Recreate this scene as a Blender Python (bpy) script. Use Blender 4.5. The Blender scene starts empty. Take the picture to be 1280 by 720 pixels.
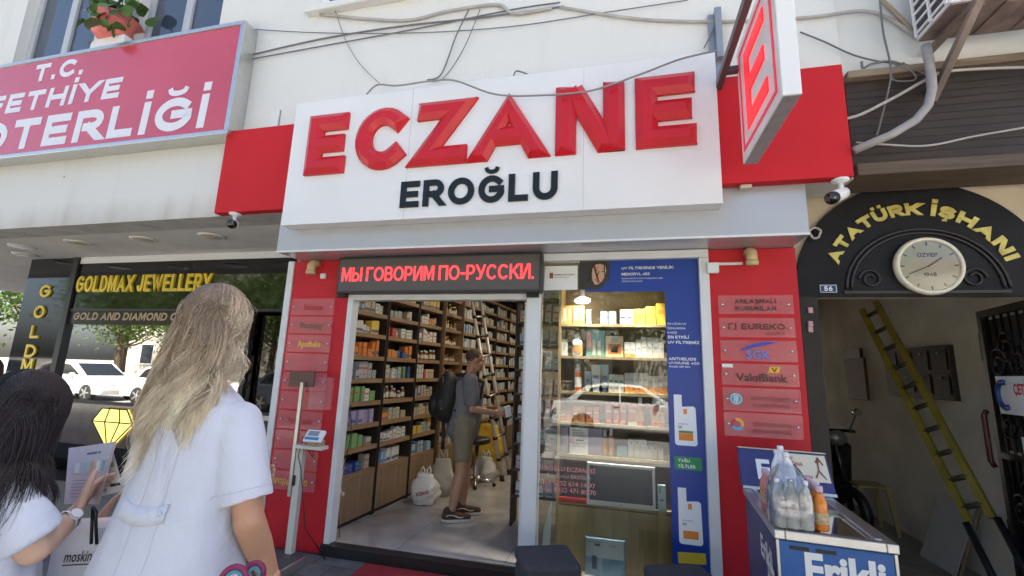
import bpy, bmesh, math, random
import numpy as np
from mathutils import Matrix, Vector, noise
random.seed(7); rng = np.random.default_rng(7)
PI = math.pi; rad = math.radians
S = bpy.context.scene; COL = S.collection

# ---------------------------------------------------------------- camera
CH = 1.55; FPX = 560.0
def cam_axes(yaw, pitch, roll):
    f = Vector((math.sin(yaw)*math.cos(pitch), math.cos(yaw)*math.cos(pitch), math.sin(pitch)))
    r = Vector((math.cos(yaw), -math.sin(yaw), 0)); d = f.cross(r)
    return math.cos(roll)*r + math.sin(roll)*d, -math.sin(roll)*r + math.cos(roll)*d, f
AX = cam_axes(rad(-14.03), rad(10.43), rad(-2.01))
cd = bpy.data.cameras.new('camera'); co = bpy.data.objects.new('camera', cd); COL.objects.link(co)
r_, d_, f_ = AX
co.matrix_world = Matrix(((r_.x, -d_.x, -f_.x, 0), (r_.y, -d_.y, -f_.y, 0), (r_.z, -d_.z, -f_.z, CH), (0, 0, 0, 1)))
cd.sensor_fit = 'HORIZONTAL'; cd.angle_x = 2*math.atan(640/FPX); cd.clip_start = 0.05; cd.clip_end = 600
S.camera = co
def ray(x, y):
    return (x-640)/FPX*AX[0] + (y-360)/FPX*AX[1] + AX[2]
def at(x, y, Y):            # the point of the vertical plane Y that the photo shows at x, y (1280 x 720)
    d = ray(x, y); t = Y/d.y; return Vector((d.x*t, Y, CH+d.z*t))
def atz(x, y, Z):
    d = ray(x, y); t = (Z-CH)/d.z; return Vector((d.x*t, d.y*t, Z))
def atx(x, y, X):
    d = ray(x, y); t = X/d.x; return Vector((X, d.y*t, CH+d.z*t))

# ---------------------------------------------------------------- light
SUN_EL, SUN_AZ = 58.0, 28.0      # the sun stands behind the building, to the right of its normal
w = bpy.data.worlds.new('World'); S.world = w; w.use_nodes = True
nt = w.node_tree; bg = nt.nodes['Background']
sky = nt.nodes.new('ShaderNodeTexSky'); sky.sky_type = 'NISHITA'; sky.sun_disc = False
sky.sun_elevation = rad(SUN_EL); sky.sun_rotation = rad(SUN_AZ)
sky.air_density = 0.8; sky.dust_density = 4.0; sky.ozone_density = 0.6
nt.links.new(sky.outputs[0], bg.inputs[0]); bg.inputs[1].default_value = 0.09
sd = bpy.data.lights.new('sun', 'SUN'); sd.energy = 5.0; sd.angle = rad(0.5); sd.color = (1, .95, .87)
so = bpy.data.objects.new('sun', sd); COL.objects.link(so)
sdir = Vector((math.sin(rad(SUN_AZ))*math.cos(rad(SUN_EL)), math.cos(rad(SUN_AZ))*math.cos(rad(SUN_EL)), math.sin(rad(SUN_EL))))
so.rotation_euler = sdir.to_track_quat('Z', 'Y').to_euler(); so.location = (0, 0, 20)
vs = S.view_settings
S.display_settings.display_device = 'sRGB'
vs.view_transform = 'Standard'; vs.look = 'None'; vs.gamma = 1; vs.use_curve_mapping = False
vs.exposure = 2.33
S.render.engine = 'CYCLES'
S.cycles.use_denoising = True; S.cycles.max_bounces = 8; S.cycles.transparent_max_bounces = 16
S.cycles.caustics_reflective = False; S.cycles.caustics_refractive = False
S.cycles.sample_clamp_indirect = 8

# ---------------------------------------------------------------- materials
MATS = {}
def mat(name, col, rough=.6, metal=0., var=0., vscale=6., bump=0., bscale=80., spec=.5, rvar=0., emit=None, estr=0., coat=0., stretch=None, trans=0., alpha=1., sub=0., attr=None, vcol=None, detail=5.):
    if name in MATS: return MATS[name]
    m = bpy.data.materials.new(name); m.use_nodes = True; MATS[name] = m
    n = m.node_tree.nodes; L = m.node_tree.links; b = n['Principled BSDF']
    b.inputs['Base Color'].default_value = (*col, 1); b.inputs['Roughness'].default_value = rough
    b.inputs['Metallic'].default_value = metal; b.inputs['Specular IOR Level'].default_value = spec
    b.inputs['Coat Weight'].default_value = coat; b.inputs['Coat Roughness'].default_value = .08
    b.inputs['Transmission Weight'].default_value = trans; b.inputs['Alpha'].default_value = alpha
    if sub: b.inputs['Subsurface Weight'].default_value = sub; b.inputs['Subsurface Radius'].default_value = (.012, .005, .003)
    tc = n.new('ShaderNodeTexCoord'); src = tc.outputs['Object']
    if stretch:
        mp = n.new('ShaderNodeMapping'); mp.inputs['Scale'].default_value = stretch; L.new(src, mp.inputs[0]); src = mp.outputs[0]
    if attr:
        a = n.new('ShaderNodeAttribute'); a.attribute_name = attr; L.new(a.outputs['Color'], b.inputs['Base Color'])
    if var or rvar:
        no = n.new('ShaderNodeTexNoise'); no.inputs['Scale'].default_value = vscale; no.inputs['Detail'].default_value = detail; L.new(src, no.inputs['Vector'])
        if var:
            mx = n.new('ShaderNodeMix'); mx.data_type = 'RGBA'
            mr = n.new('ShaderNodeMapRange'); mr.inputs[1].default_value = .3; mr.inputs[2].default_value = .7
            L.new(no.outputs[0], mr.inputs[0]); L.new(mr.outputs[0], mx.inputs['Factor'])
            c2 = vcol if vcol else [c*(1-var) for c in col]
            mx.inputs['A'].default_value = (*[min(1, c*(1+var*.35)) for c in col], 1); mx.inputs['B'].default_value = (*c2, 1)
            L.new(mx.outputs['Result'], b.inputs['Base Color'])
        if rvar:
            m2 = n.new('ShaderNodeMapRange'); m2.inputs[3].default_value = max(.02, rough-rvar); m2.inputs[4].default_value = min(1, rough+rvar)
            L.new(no.outputs[0], m2.inputs[0]); L.new(m2.outputs[0], b.inputs['Roughness'])
    if bump:
        nb = n.new('ShaderNodeTexNoise'); nb.inputs['Scale'].default_value = bscale; nb.inputs['Detail'].default_value = 3; L.new(src, nb.inputs['Vector'])
        bp = n.new('ShaderNodeBump'); bp.inputs['Strength'].default_value = bump; bp.inputs['Distance'].default_value = .01
        L.new(nb.outputs[0], bp.inputs['Height']); L.new(bp.outputs[0], b.inputs['Normal'])
    if emit: b.inputs['Emission Color'].default_value = (*emit, 1); b.inputs['Emission Strength'].default_value = estr
    return m

def nodes_of(m): return m.node_tree.nodes, m.node_tree.links, m.node_tree.nodes['Principled BSDF']

def glass_mat(name, tint=(1, 1, 1), refl=1.0, rough=0.0, dirt=0.0):
    # one thin sheet: clear, with the Fresnel reflection of both faces
    if name in MATS: return MATS[name]
    m = bpy.data.materials.new(name); m.use_nodes = True; MATS[name] = m
    n = m.node_tree.nodes; L = m.node_tree.links; n.remove(n['Principled BSDF']); out = n['Material Output']
    tr = n.new('ShaderNodeBsdfTransparent'); tr.inputs[0].default_value = (*tint, 1)
    gl = n.new('ShaderNodeBsdfGlossy'); gl.inputs['Roughness'].default_value = rough
    fr = n.new('ShaderNodeFresnel'); fr.inputs[0].default_value = 1.52
    mu = n.new('ShaderNodeMath'); mu.operation = 'MULTIPLY'; mu.inputs[1].default_value = 1.9*refl; mu.use_clamp = True
    L.new(fr.outputs[0], mu.inputs[0])
    mx = n.new('ShaderNodeMixShader'); L.new(mu.outputs[0], mx.inputs[0]); L.new(tr.outputs[0], mx.inputs[1]); L.new(gl.outputs[0], mx.inputs[2])
    last = mx.outputs[0]
    if dirt:
        df = n.new('ShaderNodeBsdfDiffuse'); df.inputs[0].default_value = (.75, .75, .72, 1)
        m2 = n.new('ShaderNodeMixShader'); m2.inputs[0].default_value = dirt
        L.new(last, m2.inputs[1]); L.new(df.outputs[0], m2.inputs[2]); last = m2.outputs[0]
    L.new(last, out.inputs[0]); return m

def wood_mat(name, c1, c2, axis=2, scale=3., rough=.5, bump=.05):
    if name in MATS: return MATS[name]
    m = mat(name, c1, rough); n, L, b = nodes_of(m)
    tc = n.new('ShaderNodeTexCoord'); mp = n.new('ShaderNodeMapping'); s = [9., 9., 9.]; s[axis] = .7
    mp.inputs['Scale'].default_value = s; L.new(tc.outputs['Object'], mp.inputs[0])
    no = n.new('ShaderNodeTexNoise'); no.inputs['Scale'].default_value = scale; no.inputs['Detail'].default_value = 7; no.inputs['Distortion'].default_value = .6
    L.new(mp.outputs[0], no.inputs['Vector'])
    cr = n.new('ShaderNodeValToRGB'); cr.color_ramp.elements[0].position = .32; cr.color_ramp.elements[1].position = .68
    cr.color_ramp.elements[0].color = (*c1, 1); cr.color_ramp.elements[1].color = (*c2, 1)
    L.new(no.outputs[0], cr.inputs[0]); L.new(cr.outputs[0], b.inputs['Base Color'])
    bp = n.new('ShaderNodeBump'); bp.inputs['Strength'].default_value = bump; L.new(no.outputs[0], bp.inputs['Height']); L.new(bp.outputs[0], b.inputs['Normal'])
    return m

# ---------------------------------------------------------------- mesh builder
class MB:
    def __init__(s): s.v = []; s.f = []; s.mi = []; s.sm = []; s.cur = 0; s.smooth = False; s.col = []
    def add(s, vs, fs, smooth=None):
        o = len(s.v); s.v += [tuple(v) for v in vs]
        for f in fs: s.f.append(tuple(o+i for i in f)); s.mi.append(s.cur); s.sm.append(s.smooth if smooth is None else smooth)
        return s
    def box(s, x0, x1, y0, y1, z0, z1, bev=0.):
        if x0 > x1: x0, x1 = x1, x0
        if y0 > y1: y0, y1 = y1, y0
        if z0 > z1: z0, z1 = z1, z0
        if bev <= 0:
            v = [(x, y, z) for z in (z0, z1) for y in (y0, y1) for x in (x0, x1)]
            return s.add(v, [(0, 2, 3, 1), (4, 5, 7, 6), (0, 1, 5, 4), (2, 6, 7, 3), (0, 4, 6, 2), (1, 3, 7, 5)])
        b = min(bev, (x1-x0)*.49, (y1-y0)*.49, (z1-z0)*.49)
        bm = bmesh.new(); bmesh.ops.create_cube(bm, size=1)
        for v in bm.verts: v.co = ((x0+x1)/2+v.co.x*(x1-x0), (y0+y1)/2+v.co.y*(y1-y0), (z0+z1)/2+v.co.z*(z1-z0))
        bmesh.ops.bevel(bm, geom=bm.edges[:], offset=b, segments=2, profile=.5, affect='EDGES')
        return s.bm(bm, False)
    def bm(s, bm, smooth=True, M=None):
        bm.verts.index_update()
        vs = [((M @ v.co) if M else v.co)[:] for v in bm.verts]; fs = [[v.index for v in f.verts] for f in bm.faces]; bm.free()
        return s.add(vs, fs, smooth)
    def quad(s, a, b, c, d): return s.add([a, b, c, d], [(0, 1, 2, 3)])
    def prism(s, pts, vec):           # polygon (3-D points) pushed along vec
        n = len(pts); v = [Vector(p) for p in pts]; u = [p+Vector(vec) for p in v]
        return s.add(v+u, [tuple(range(n))[::-1], tuple(range(n, 2*n))]+[(i, (i+1) % n, n+(i+1) % n, n+i) for i in range(n)])
    def obox(s, c, ax, ay, az):       # oriented box: centre and three half-axes
        c, ax, ay, az = map(Vector, (c, ax, ay, az))
        v = [c+i*ax+j*ay+k*az for k in (-1, 1) for j in (-1, 1) for i in (-1, 1)]
        return s.add(v, [(0, 2, 3, 1), (4, 5, 7, 6), (0, 1, 5, 4), (2, 6, 7, 3), (0, 4, 6, 2), (1, 3, 7, 5)])
    def tube(s, pts, r, n=8, caps=True, smooth=True):
        pts = [Vector(p) for p in pts]; m = len(pts); rs = r if hasattr(r, '__len__') else [r]*m
        up = Vector((0, 0, 1)); rings = []; prev = None
        for i, p in enumerate(pts):
            t = (pts[min(i+1, m-1)]-pts[max(i-1, 0)]); t = t.normalized() if t.length > 1e-9 else Vector((0, 0, 1))
            if prev is None:
                a = t.cross(up if abs(t.dot(up)) < .95 else Vector((1, 0, 0))).normalized()
            else:
                a = (prev-t*prev.dot(t)); a = a.normalized() if a.length > 1e-6 else t.orthogonal().normalized()
            prev = a; b = t.cross(a)
            rings.append([p+rs[i]*(math.cos(2*PI*k/n)*a+math.sin(2*PI*k/n)*b) for k in range(n)])
        vs = [q for rg in rings for q in rg]
        fs = [(i*n+k, i*n+(k+1) % n, (i+1)*n+(k+1) % n, (i+1)*n+k) for i in range(m-1) for k in range(n)]
        if caps: fs += [tuple(range(n))[::-1], tuple((m-1)*n+k for k in range(n))]
        return s.add(vs, fs, smooth)
    def lathe(s, prof, c=(0, 0, 0), n=20, M=None, smooth=True, caps=True):   # prof: (radius, height) from the bottom up
        vs = []; M = M or Matrix.Translation(c)
        for r, z in prof:
            for k in range(n): vs.append(M @ Vector((r*math.cos(2*PI*k/n), r*math.sin(2*PI*k/n), z)))
        m = len(prof); fs = [(i*n+k, i*n+(k+1) % n, (i+1)*n+(k+1) % n, (i+1)*n+k) for i in range(m-1) for k in range(n)]
        if caps: fs += [tuple(range(n))[::-1], tuple((m-1)*n+k for k in range(n))]
        return s.add(vs, fs, smooth)
    def ell(s, c, r, M=None, u=16, v=10):
        bm = bmesh.new(); bmesh.ops.create_uvsphere(bm, u_segments=u, v_segments=v, radius=1)
        r = r if hasattr(r, '__len__') else (r, r, r)
        T = Matrix.Translation(c) @ (M.to_4x4() if M else Matrix()) @ Matrix.Diagonal((*r, 1))
        return s.bm(bm, True, T)
    def cap(s, a, b, ra, rb, n=14):   # tapered limb with round ends
        a, b = Vector(a), Vector(b); d = b-a; L = d.length
        q = d.to_track_quat('Z', 'Y').to_matrix().to_4x4()
        prof = [(max(ra*math.sin(t), 1e-4), -ra*math.cos(t)) for t in np.linspace(0, PI/2, 6)] + [(max(rb*math.cos(t), 1e-4), L+rb*math.sin(t)) for t in np.linspace(0, PI/2, 6)]
        return s.lathe(prof, n=n, M=Matrix.Translation(a) @ q)
    def disc(s, c, r, nrm=(0, -1, 0), n=28, ry=None):
        q = Vector(nrm).to_track_quat('Z', 'Y').to_matrix()
        return s.add([Vector(c)+q @ Vector((r*math.cos(2*PI*k/n), (ry or r)*math.sin(2*PI*k/n), 0)) for k in range(n)], [tuple(range(n))])
    def mesh(s, name):
        me = bpy.data.meshes.new(name); me.from_pydata(s.v, [], s.f); me.validate(); me.update()
        if len(me.polygons) == len(s.f):
            me.polygons.foreach_set('use_smooth', s.sm); me.polygons.foreach_set('material_index', s.mi)
        return me

WM = {}
def wmat(o): return WM.get(o.name, Matrix())
def tag(o, label=None, cat=None, group=None, kind=None):
    if label: o['label'] = label
    if cat: o['category'] = cat
    if group: o['group'] = group
    if kind: o['kind'] = kind
    return o
def thing(name, label, cat, loc=(0, 0, 0), rz=0., group=None):
    o = bpy.data.objects.new(name, None); COL.objects.link(o); o.empty_display_size = .1
    o.location = loc; o.rotation_euler = (0, 0, rz); WM[o.name] = Matrix.Translation(loc) @ Matrix.Rotation(rz, 4, 'Z')
    return tag(o, label, cat, group)
def obj(name, mb, mats, parent=None, local=False, origin=None, label=None, smooth_angle=None):
    me = mb.mesh(name) if isinstance(mb, MB) else mb
    for m in (mats if isinstance(mats, (list, tuple)) else [mats]): me.materials.append(m)
    o = bpy.data.objects.new(name, me); COL.objects.link(o)
    if parent is not None:
        o.parent = parent; WM[o.name] = wmat(parent)
        if not local: me.transform(wmat(parent).inverted())
    elif origin is not None:
        me.transform(Matrix.Translation(origin).inverted()); o.location = origin; WM[o.name] = Matrix.Translation(origin)
    if label: o['label'] = label
    return o
def solo(name, mb, mats, label, cat, group=None, origin=None):
    if origin is None:
        a = np.array(mb.v); origin = ((a[:, 0].min()+a[:, 0].max())/2, (a[:, 1].min()+a[:, 1].max())/2, a[:, 2].min())
    return tag(obj(name, mb, mats, origin=origin), label, cat, group)
def struct(name, mb, m):
    return tag(obj(name, mb, m), kind='structure')
def copy_tree(o, parent=None):
    c = o.copy(); COL.objects.link(c); WM[c.name] = wmat(o).copy()
    if parent is not None: c.parent = parent
    for ch in o.children: copy_tree(ch, c)
    return c
def remesh(mb, vox, smooth=4, fac=.5):
    me = mb.mesh('tmp'); o = bpy.data.objects.new('tmp', me); COL.objects.link(o)
    m = o.modifiers.new('r', 'REMESH'); m.mode = 'VOXEL'; m.voxel_size = vox
    if smooth: k = o.modifiers.new('s', 'SMOOTH'); k.iterations = smooth; k.factor = fac
    dg = bpy.context.evaluated_depsgraph_get(); r = bpy.data.meshes.new_from_object(o.evaluated_get(dg))
    bpy.data.objects.remove(o); bpy.data.meshes.remove(me)
    a = np.zeros(len(r.vertices)*3); r.vertices.foreach_get('co', a); a = a.reshape(-1, 3)
    fs = [tuple(p.vertices) for p in r.polygons]; bpy.data.meshes.remove(r)
    return a, fs
def mb_from(a, fs, smooth=True):
    m = MB(); m.v = [tuple(x) for x in a]; m.f = list(fs); m.mi = [0]*len(fs); m.sm = [smooth]*len(fs); return m
# ---------------------------------------------------------------- stroke lettering (bold capitals of flat bars)
def _arc(cx, cy, rx, ry, a0, a1, n=14): return [(cx+rx*math.cos(rad(a0+(a1-a0)*i/n)), cy+ry*math.sin(rad(a0+(a1-a0)*i/n))) for i in range(n+1)]
_S = [(.95, .80)]+_arc(.5, .76, .45, .24, 25, 180, 8)+_arc(.5, .76, .45, .24, 190, 262, 5)+_arc(.5, .25, .5, .26, 82, 0, 5)+_arc(.5, .25, .5, .25, -10, -155, 9)
_S = _S[1:]
GL = {  # width, [strokes]; a stroke that ends on its first point is closed
 'A': (.88, [[(0, 0), (.5, 1), (1, 0)], [(.3, .3), (.7, .3)]]),
 'B': (.72, [[(0, 0), (0, 1), (.6, 1)]+_arc(.62, .77, .3, .23, 80, -80, 6)+[(.6, .54), (.36, .54)], [(.6, .54)]+_arc(.66, .27, .34, .27, 80, -80, 6)+[(.6, 0), (0, 0)]]),
 'C': (.88, [_arc(.52, .5, .52, .5, 48, 312, 20)]),
 'D': (.82, [[(0, 0), (0, 1), (.4, 1)]+_arc(.4, .5, .6, .5, 80, -80, 12)+[(.4, 0), (0, 0)]]),
 'E': (.66, [[(1, 1), (0, 1), (0, 0), (1, 0)], [(0, .5), (.9, .5)]]),
 'F': (.62, [[(1, 1), (0, 1), (0, 0)], [(0, .48), (.9, .48)]]),
 'G': (.90, [_arc(.52, .5, .52, .5, 45, 340, 22)+[(1, .5), (.55, .5)]]),
 'H': (.80, [[(0, 0), (0, 1)], [(1, 0), (1, 1)], [(0, .5), (1, .5)]]),
 'I': (.0, [[(0, 0), (0, 1)]]),
 'J': (.55, [[(1, 1), (1, .3)]+_arc(.5, .28, .5, .28, 0, -170, 10)]),
 'K': (.76, [[(0, 0), (0, 1)], [(.95, 1), (.08, .42)], [(.35, .6), (1, 0)]]),
 'L': (.60, [[(0, 1), (0, 0), (1, 0)]]),
 'M': (.96, [[(0, 0), (0, 1)], [(.09, 1), (.5, .12), (.91, 1)], [(1, 1), (1, 0)]]),
 'N': (.84, [[(0, 0), (0, 1)], [(.2, 1), (.8, 0)], [(1, 0), (1, 1)]]),
 'O': (.96, [_arc(.5, .5, .5, .5, 0, 360, 28)]),
 'P': (.70, [[(0, 0), (0, 1), (.55, 1)]+_arc(.58, .71, .42, .29, 80, -80, 8)+[(.55, .42), (.36, .42)]]),
 'R': (.74, [[(0, 0), (0, 1), (.55, 1)]+_arc(.58, .72, .40, .28, 80, -80, 8)+[(.55, .44), (.36, .44)], [(.5, .44), (1, 0)]]),
 'S': (.66, [_S]),
 'T': (.76, [[(0, 1), (1, 1)], [(.5, 1), (.5, 0)]]),
 'U': (.80, [[(0, 1), (0, .4)]+_arc(.5, .4, .5, .4, 190, 350, 12)+[(1, .4), (1, 1)]]),
 'V': (.86, [[(0, 1), (.5, 0), (1, 1)]]),
 'W': (1.2, [[(0, 1), (.25, 0), (.5, .95), (.75, 0), (1, 1)]]),
 'X': (.84, [[(0, 0), (1, 1)], [(0, 1), (1, 0)]]),
 'Y': (.84, [[(0, 1), (.5, .42), (1, 1)], [(.5, .45), (.5, 0)]]),
 'Z': (.76, [[(0, 1), (1, 1), (0, 0), (1, 0)]]),
 '.': (.0, [[(0, 0), (0, .02)]]), '-': (.3, [[(0, .42), (1, .42)]]), ':': (0, [[(0, .1), (0, .12)], [(0, .6), (0, .62)]]), ' ': (.22, []),
 '0': (.6, [_arc(.5, .5, .5, .5, 0, 360, 20)]), '1': (.3, [[(0, .8), (1, 1), (1, 0)]]),
 '2': (.6, [_arc(.5, .72, .48, .28, 170, -30, 8)+[(0, 0), (1, 0)]]), '3': (.6, [_arc(.48, .75, .46, .25, 150, -80, 8), _arc(.48, .26, .52, .26, 85, -150, 8)]),
 '4': (.66, [[(.75, 0), (.75, 1), (0, .28), (1, .28)]]), '5': (.6, [[(.9, 1), (.15, 1), (.08, .55)]+_arc(.46, .3, .54, .3, 100, -150, 9)]),
 '6': (.62, [_arc(.5, .3, .5, .3, 0, 360, 16), [(.02, .35), (.1, .65), (.6, 1)]]), '7': (.6, [[(0, 1), (1, 1), (.35, 0)]]),
 '8': (.62, [_arc(.5, .76, .42, .24, 0, 360, 14), _arc(.5, .26, .5, .26, 0, 360, 14)]), '9': (.62, [_arc(.5, .7, .5, .3, 0, 360, 16), [(.98, .65), (.9, .35), (.4, 0)]]),
 'Ы': (1.0, [[(0, 1), (0, 0), (.4, 0)]+_arc(.4, .28, .28, .28, -80, 80, 8)+[(.38, .56), (.24, .56)], [(1, 0), (1, 1)]]),
 'Г': (.6, [[(0, 0), (0, 1), (1, 1)]]), 'И': (.84, [[(0, 0), (0, 1)], [(.2, 0), (.8, 1)], [(1, 0), (1, 1)]]), 'П': (.8, [[(0, 0), (0, 1), (1, 1), (1, 0)]]),
 'У': (.8, [[(0, 1), (.52, .36)], [(1, 1), (.42, 0), (.1, 0)]]),
}
for a, b in (('М', 'M'), ('О', 'O'), ('В', 'B'), ('Р', 'P'), ('С', 'C'), ('К', 'K'), ('Е', 'E'), ('А', 'A')): GL[a] = GL[b]
GL['Ğ'] = (GL['G'][0], GL['G'][1]+['breve']); GL['İ'] = (0, [[(0, 0), (0, 1)], 'dot']); GL['Ş'] = (GL['S'][0], [_S, 'ced'])
GL['Ü'] = (GL['U'][0], GL['U'][1]+['dots']); GL['Ö'] = (GL['O'][0], GL['O'][1]+['dots']); GL['Ç'] = (GL['C'][0], GL['C'][1]+['ced'])

def stroke_outline(pts, t, lim=None):
    """left and right offset points of a centre line, mitred; ends run on by t/2, or to the letter's top or bottom line"""
    P = [np.array(p, float) for p in pts]
    closed = np.linalg.norm(P[0]-P[-1]) < 1e-6 and len(P) > 3
    if closed: P = P[:-1]
    n = len(P); Lf = []; Rt = []
    for i in range(n):
        a = P[i-1] if (i > 0 or closed) else None; c = P[(i+1) % n] if (i < n-1 or closed) else None
        d1 = (P[i]-a) if a is not None else None; d2 = (c-P[i]) if c is not None else None
        d1 = d1/np.linalg.norm(d1) if d1 is not None else None; d2 = d2/np.linalg.norm(d2) if d2 is not None else None
        if d1 is None or d2 is None:
            d = d2 if d1 is None else d1; s = -1 if d1 is None else 1
            nn = np.array([-d[1], d[0]]); l = P[i]+nn*t/2; r = P[i]-nn*t/2
            ext = t/2
            if lim and abs(d[1]) > .3 and (P[i][1] <= lim[0]+t*.55 or P[i][1] >= lim[1]-t*.55):
                Y = lim[0] if P[i][1] <= (lim[0]+lim[1])/2 else lim[1]
                l = l+d*((Y-l[1])/d[1]); r = r+d*((Y-r[1])/d[1])
            else: l = l+d*s*ext; r = r+d*s*ext
        else:
            m = d1+d2; m = m/np.linalg.norm(m) if np.linalg.norm(m) > 1e-6 else np.array([-d1[1], d1[0]])
            nn = np.array([-m[1], m[0]]); k = 1/max(.35, abs(nn @ np.array([-d1[1], d1[0]])))
            l = P[i]+nn*t/2*k; r = P[i]-nn*t/2*k
            if lim:
                l[1] = min(max(l[1], lim[0]), lim[1]); r[1] = min(max(r[1], lim[0]), lim[1])
        Lf.append(l); Rt.append(r)
    return Lf, Rt, closed
def layout(txt, H, t, width=None, gap=None):
    """strokes of a line of capitals, left end at x = 0, foot at y = 0: list per letter of (centre lines, limits)"""
    gap = t*.9 if gap is None else gap
    tw = sum(GL[c][0]*H+t if c != ' ' else .28*H for c in txt)+gap*(len(txt)-1)
    ws = [GL[c][0] for c in txt]; k = 1.
    if width:
        fixed = len([c for c in txt if c != ' '])*t; k = (width-fixed)/(tw-fixed)
    x = 0; out = []
    for c in txt:
        if c == ' ': x += .28*H*k+gap*k; continue
        W = GL[c][0]*H*k; sts = []
        for s in GL[c][1]:
            if s == 'breve': sts.append(([(x+t/2+W*(.5+.26*math.cos(rad(a))), H*1.24+H*.10*math.sin(rad(a))) for a in range(180, 361, 20)], None, .62)); continue
            if s == 'dot': sts.append(([(x+t/2, H*1.10+t*.5), (x+t/2, H*1.10+t*.52)], None, 1.)); continue
            if s == 'dots': sts += [([(x+t/2+W*q, H*1.08+t*.4), (x+t/2+W*q, H*1.08+t*.42)], None, .8) for q in (.2, .8)]; continue
            if s == 'ced': sts.append(([(x+t/2+W*.5, 0), (x+t/2+W*.6, -H*.14), (x+t/2+W*.35, -H*.18)], None, .5)); continue
            sts.append(([(x+t/2+px*W, t/2+py*(H-t)) for px, py in s], (0, H), 1.))
        out.append(sts); x += W+t+gap*k
    return out
def frame(o, X, Yv):
    o, X, Yv = Vector(o), Vector(X).normalized(), Vector(Yv).normalized(); return o, X, Yv, X.cross(Yv)
def put(mb, letters, t, fr, depth=.002, shear=0., base=0., cham=0., warp=None):
    """raise the strokes on a plane; cham > 0 gives each bar a flat top between two slopes"""
    o, X, Y, N = fr
    def P(q, d):
        x, y = q[0]+shear*q[1], q[1]
        if warp: return warp(x, y, d)
        return o+X*x+Y*y+N*d
    k = 0
    for sts in letters:
        for pts, lim, tf in sts:
            k += 1; e = base+depth+(k % 4)*.0004
            Lf, Rt, closed = stroke_outline(pts, t*tf, lim); n = len(Lf)
            Lf = [np.array(a) for a in Lf]; Rt = [np.array(a) for a in Rt]
            if cham:
                c = cham/t; cen = [(a+b)/2 for a, b in zip(Lf, Rt)]
                if not closed:   # ends slope too
                    d0 = cen[0]-cen[1]; d0 = d0/np.linalg.norm(d0); d1 = cen[-1]-cen[-2]; d1 = d1/np.linalg.norm(d1)
                top = [(a+(b-a)*c, b+(a-b)*c) for a, b in zip(Lf, Rt)]
                if not closed: top[0] = tuple(q-d0*cham for q in top[0]); top[-1] = tuple(q-d1*cham for q in top[-1])
                low = e*.45; rows = []
                for i in range(n): rows.append([P(Lf[i], base), P(Lf[i], low), P(top[i][0], e), P(top[i][1], e), P(Rt[i], low), P(Rt[i], base)])
            else:
                rows = [[P(Lf[i], base), P(Lf[i], e), P(Rt[i], e), P(Rt[i], base)] for i in range(n)]
            m = len(rows[0]); vs = [v for r in rows for v in r]; fs = []
            for i in range(n if closed else n-1):
                j = (i+1) % n
                for q in range(m-1): fs.append((i*m+q, j*m+q, j*m+q+1, i*m+q+1)[::-1])
            if not closed:
                fs.append(tuple(range(m))[::-1]); fs.append(tuple((n-1)*m+q for q in range(m)))
            mb.add(vs, fs)
    return mb
FRONT = ((1, 0, 0), (0, 0, 1))
def cap_text(mb, txt, x0, x1, z0, H, Y, t=.18, depth=.002, shear=0., cham=0.):
    """capitals on a wall that faces the street, between x0 and x1, feet at z0"""
    return put(mb, layout(txt, H, t*H, x1-x0), t*H, frame((x0, Y, z0), *FRONT), depth, shear, cham=cham)
def font_text(mb, txt, o, X, Yv, H, width=None, depth=.0008, bold=0., shear=0.):
    """small print with the built-in font; H is the height of a capital"""
    c = bpy.data.curves.new('t', 'FONT'); c.body = txt; c.size = H/.72; c.offset = bold*H; c.shear = shear; c.resolution_u = 2
    ob = bpy.data.objects.new('t', c); COL.objects.link(ob)
    me = bpy.data.meshes.new_from_object(ob.evaluated_get(bpy.context.evaluated_depsgraph_get()))
    bpy.data.objects.remove(ob); bpy.data.curves.remove(c)
    o, X, Y, N = frame(o, X, Yv)
    if len(me.vertices):
        xs = [v.co.x for v in me.vertices]; k = width/(max(xs)-min(xs)) if width else 1; x0 = min(xs)
        mb.add([o+X*((v.co.x-x0)*k)+Y*v.co.y+N*depth for v in me.vertices], [tuple(p.vertices) for p in me.polygons])
    bpy.data.meshes.remove(me); return mb
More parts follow.
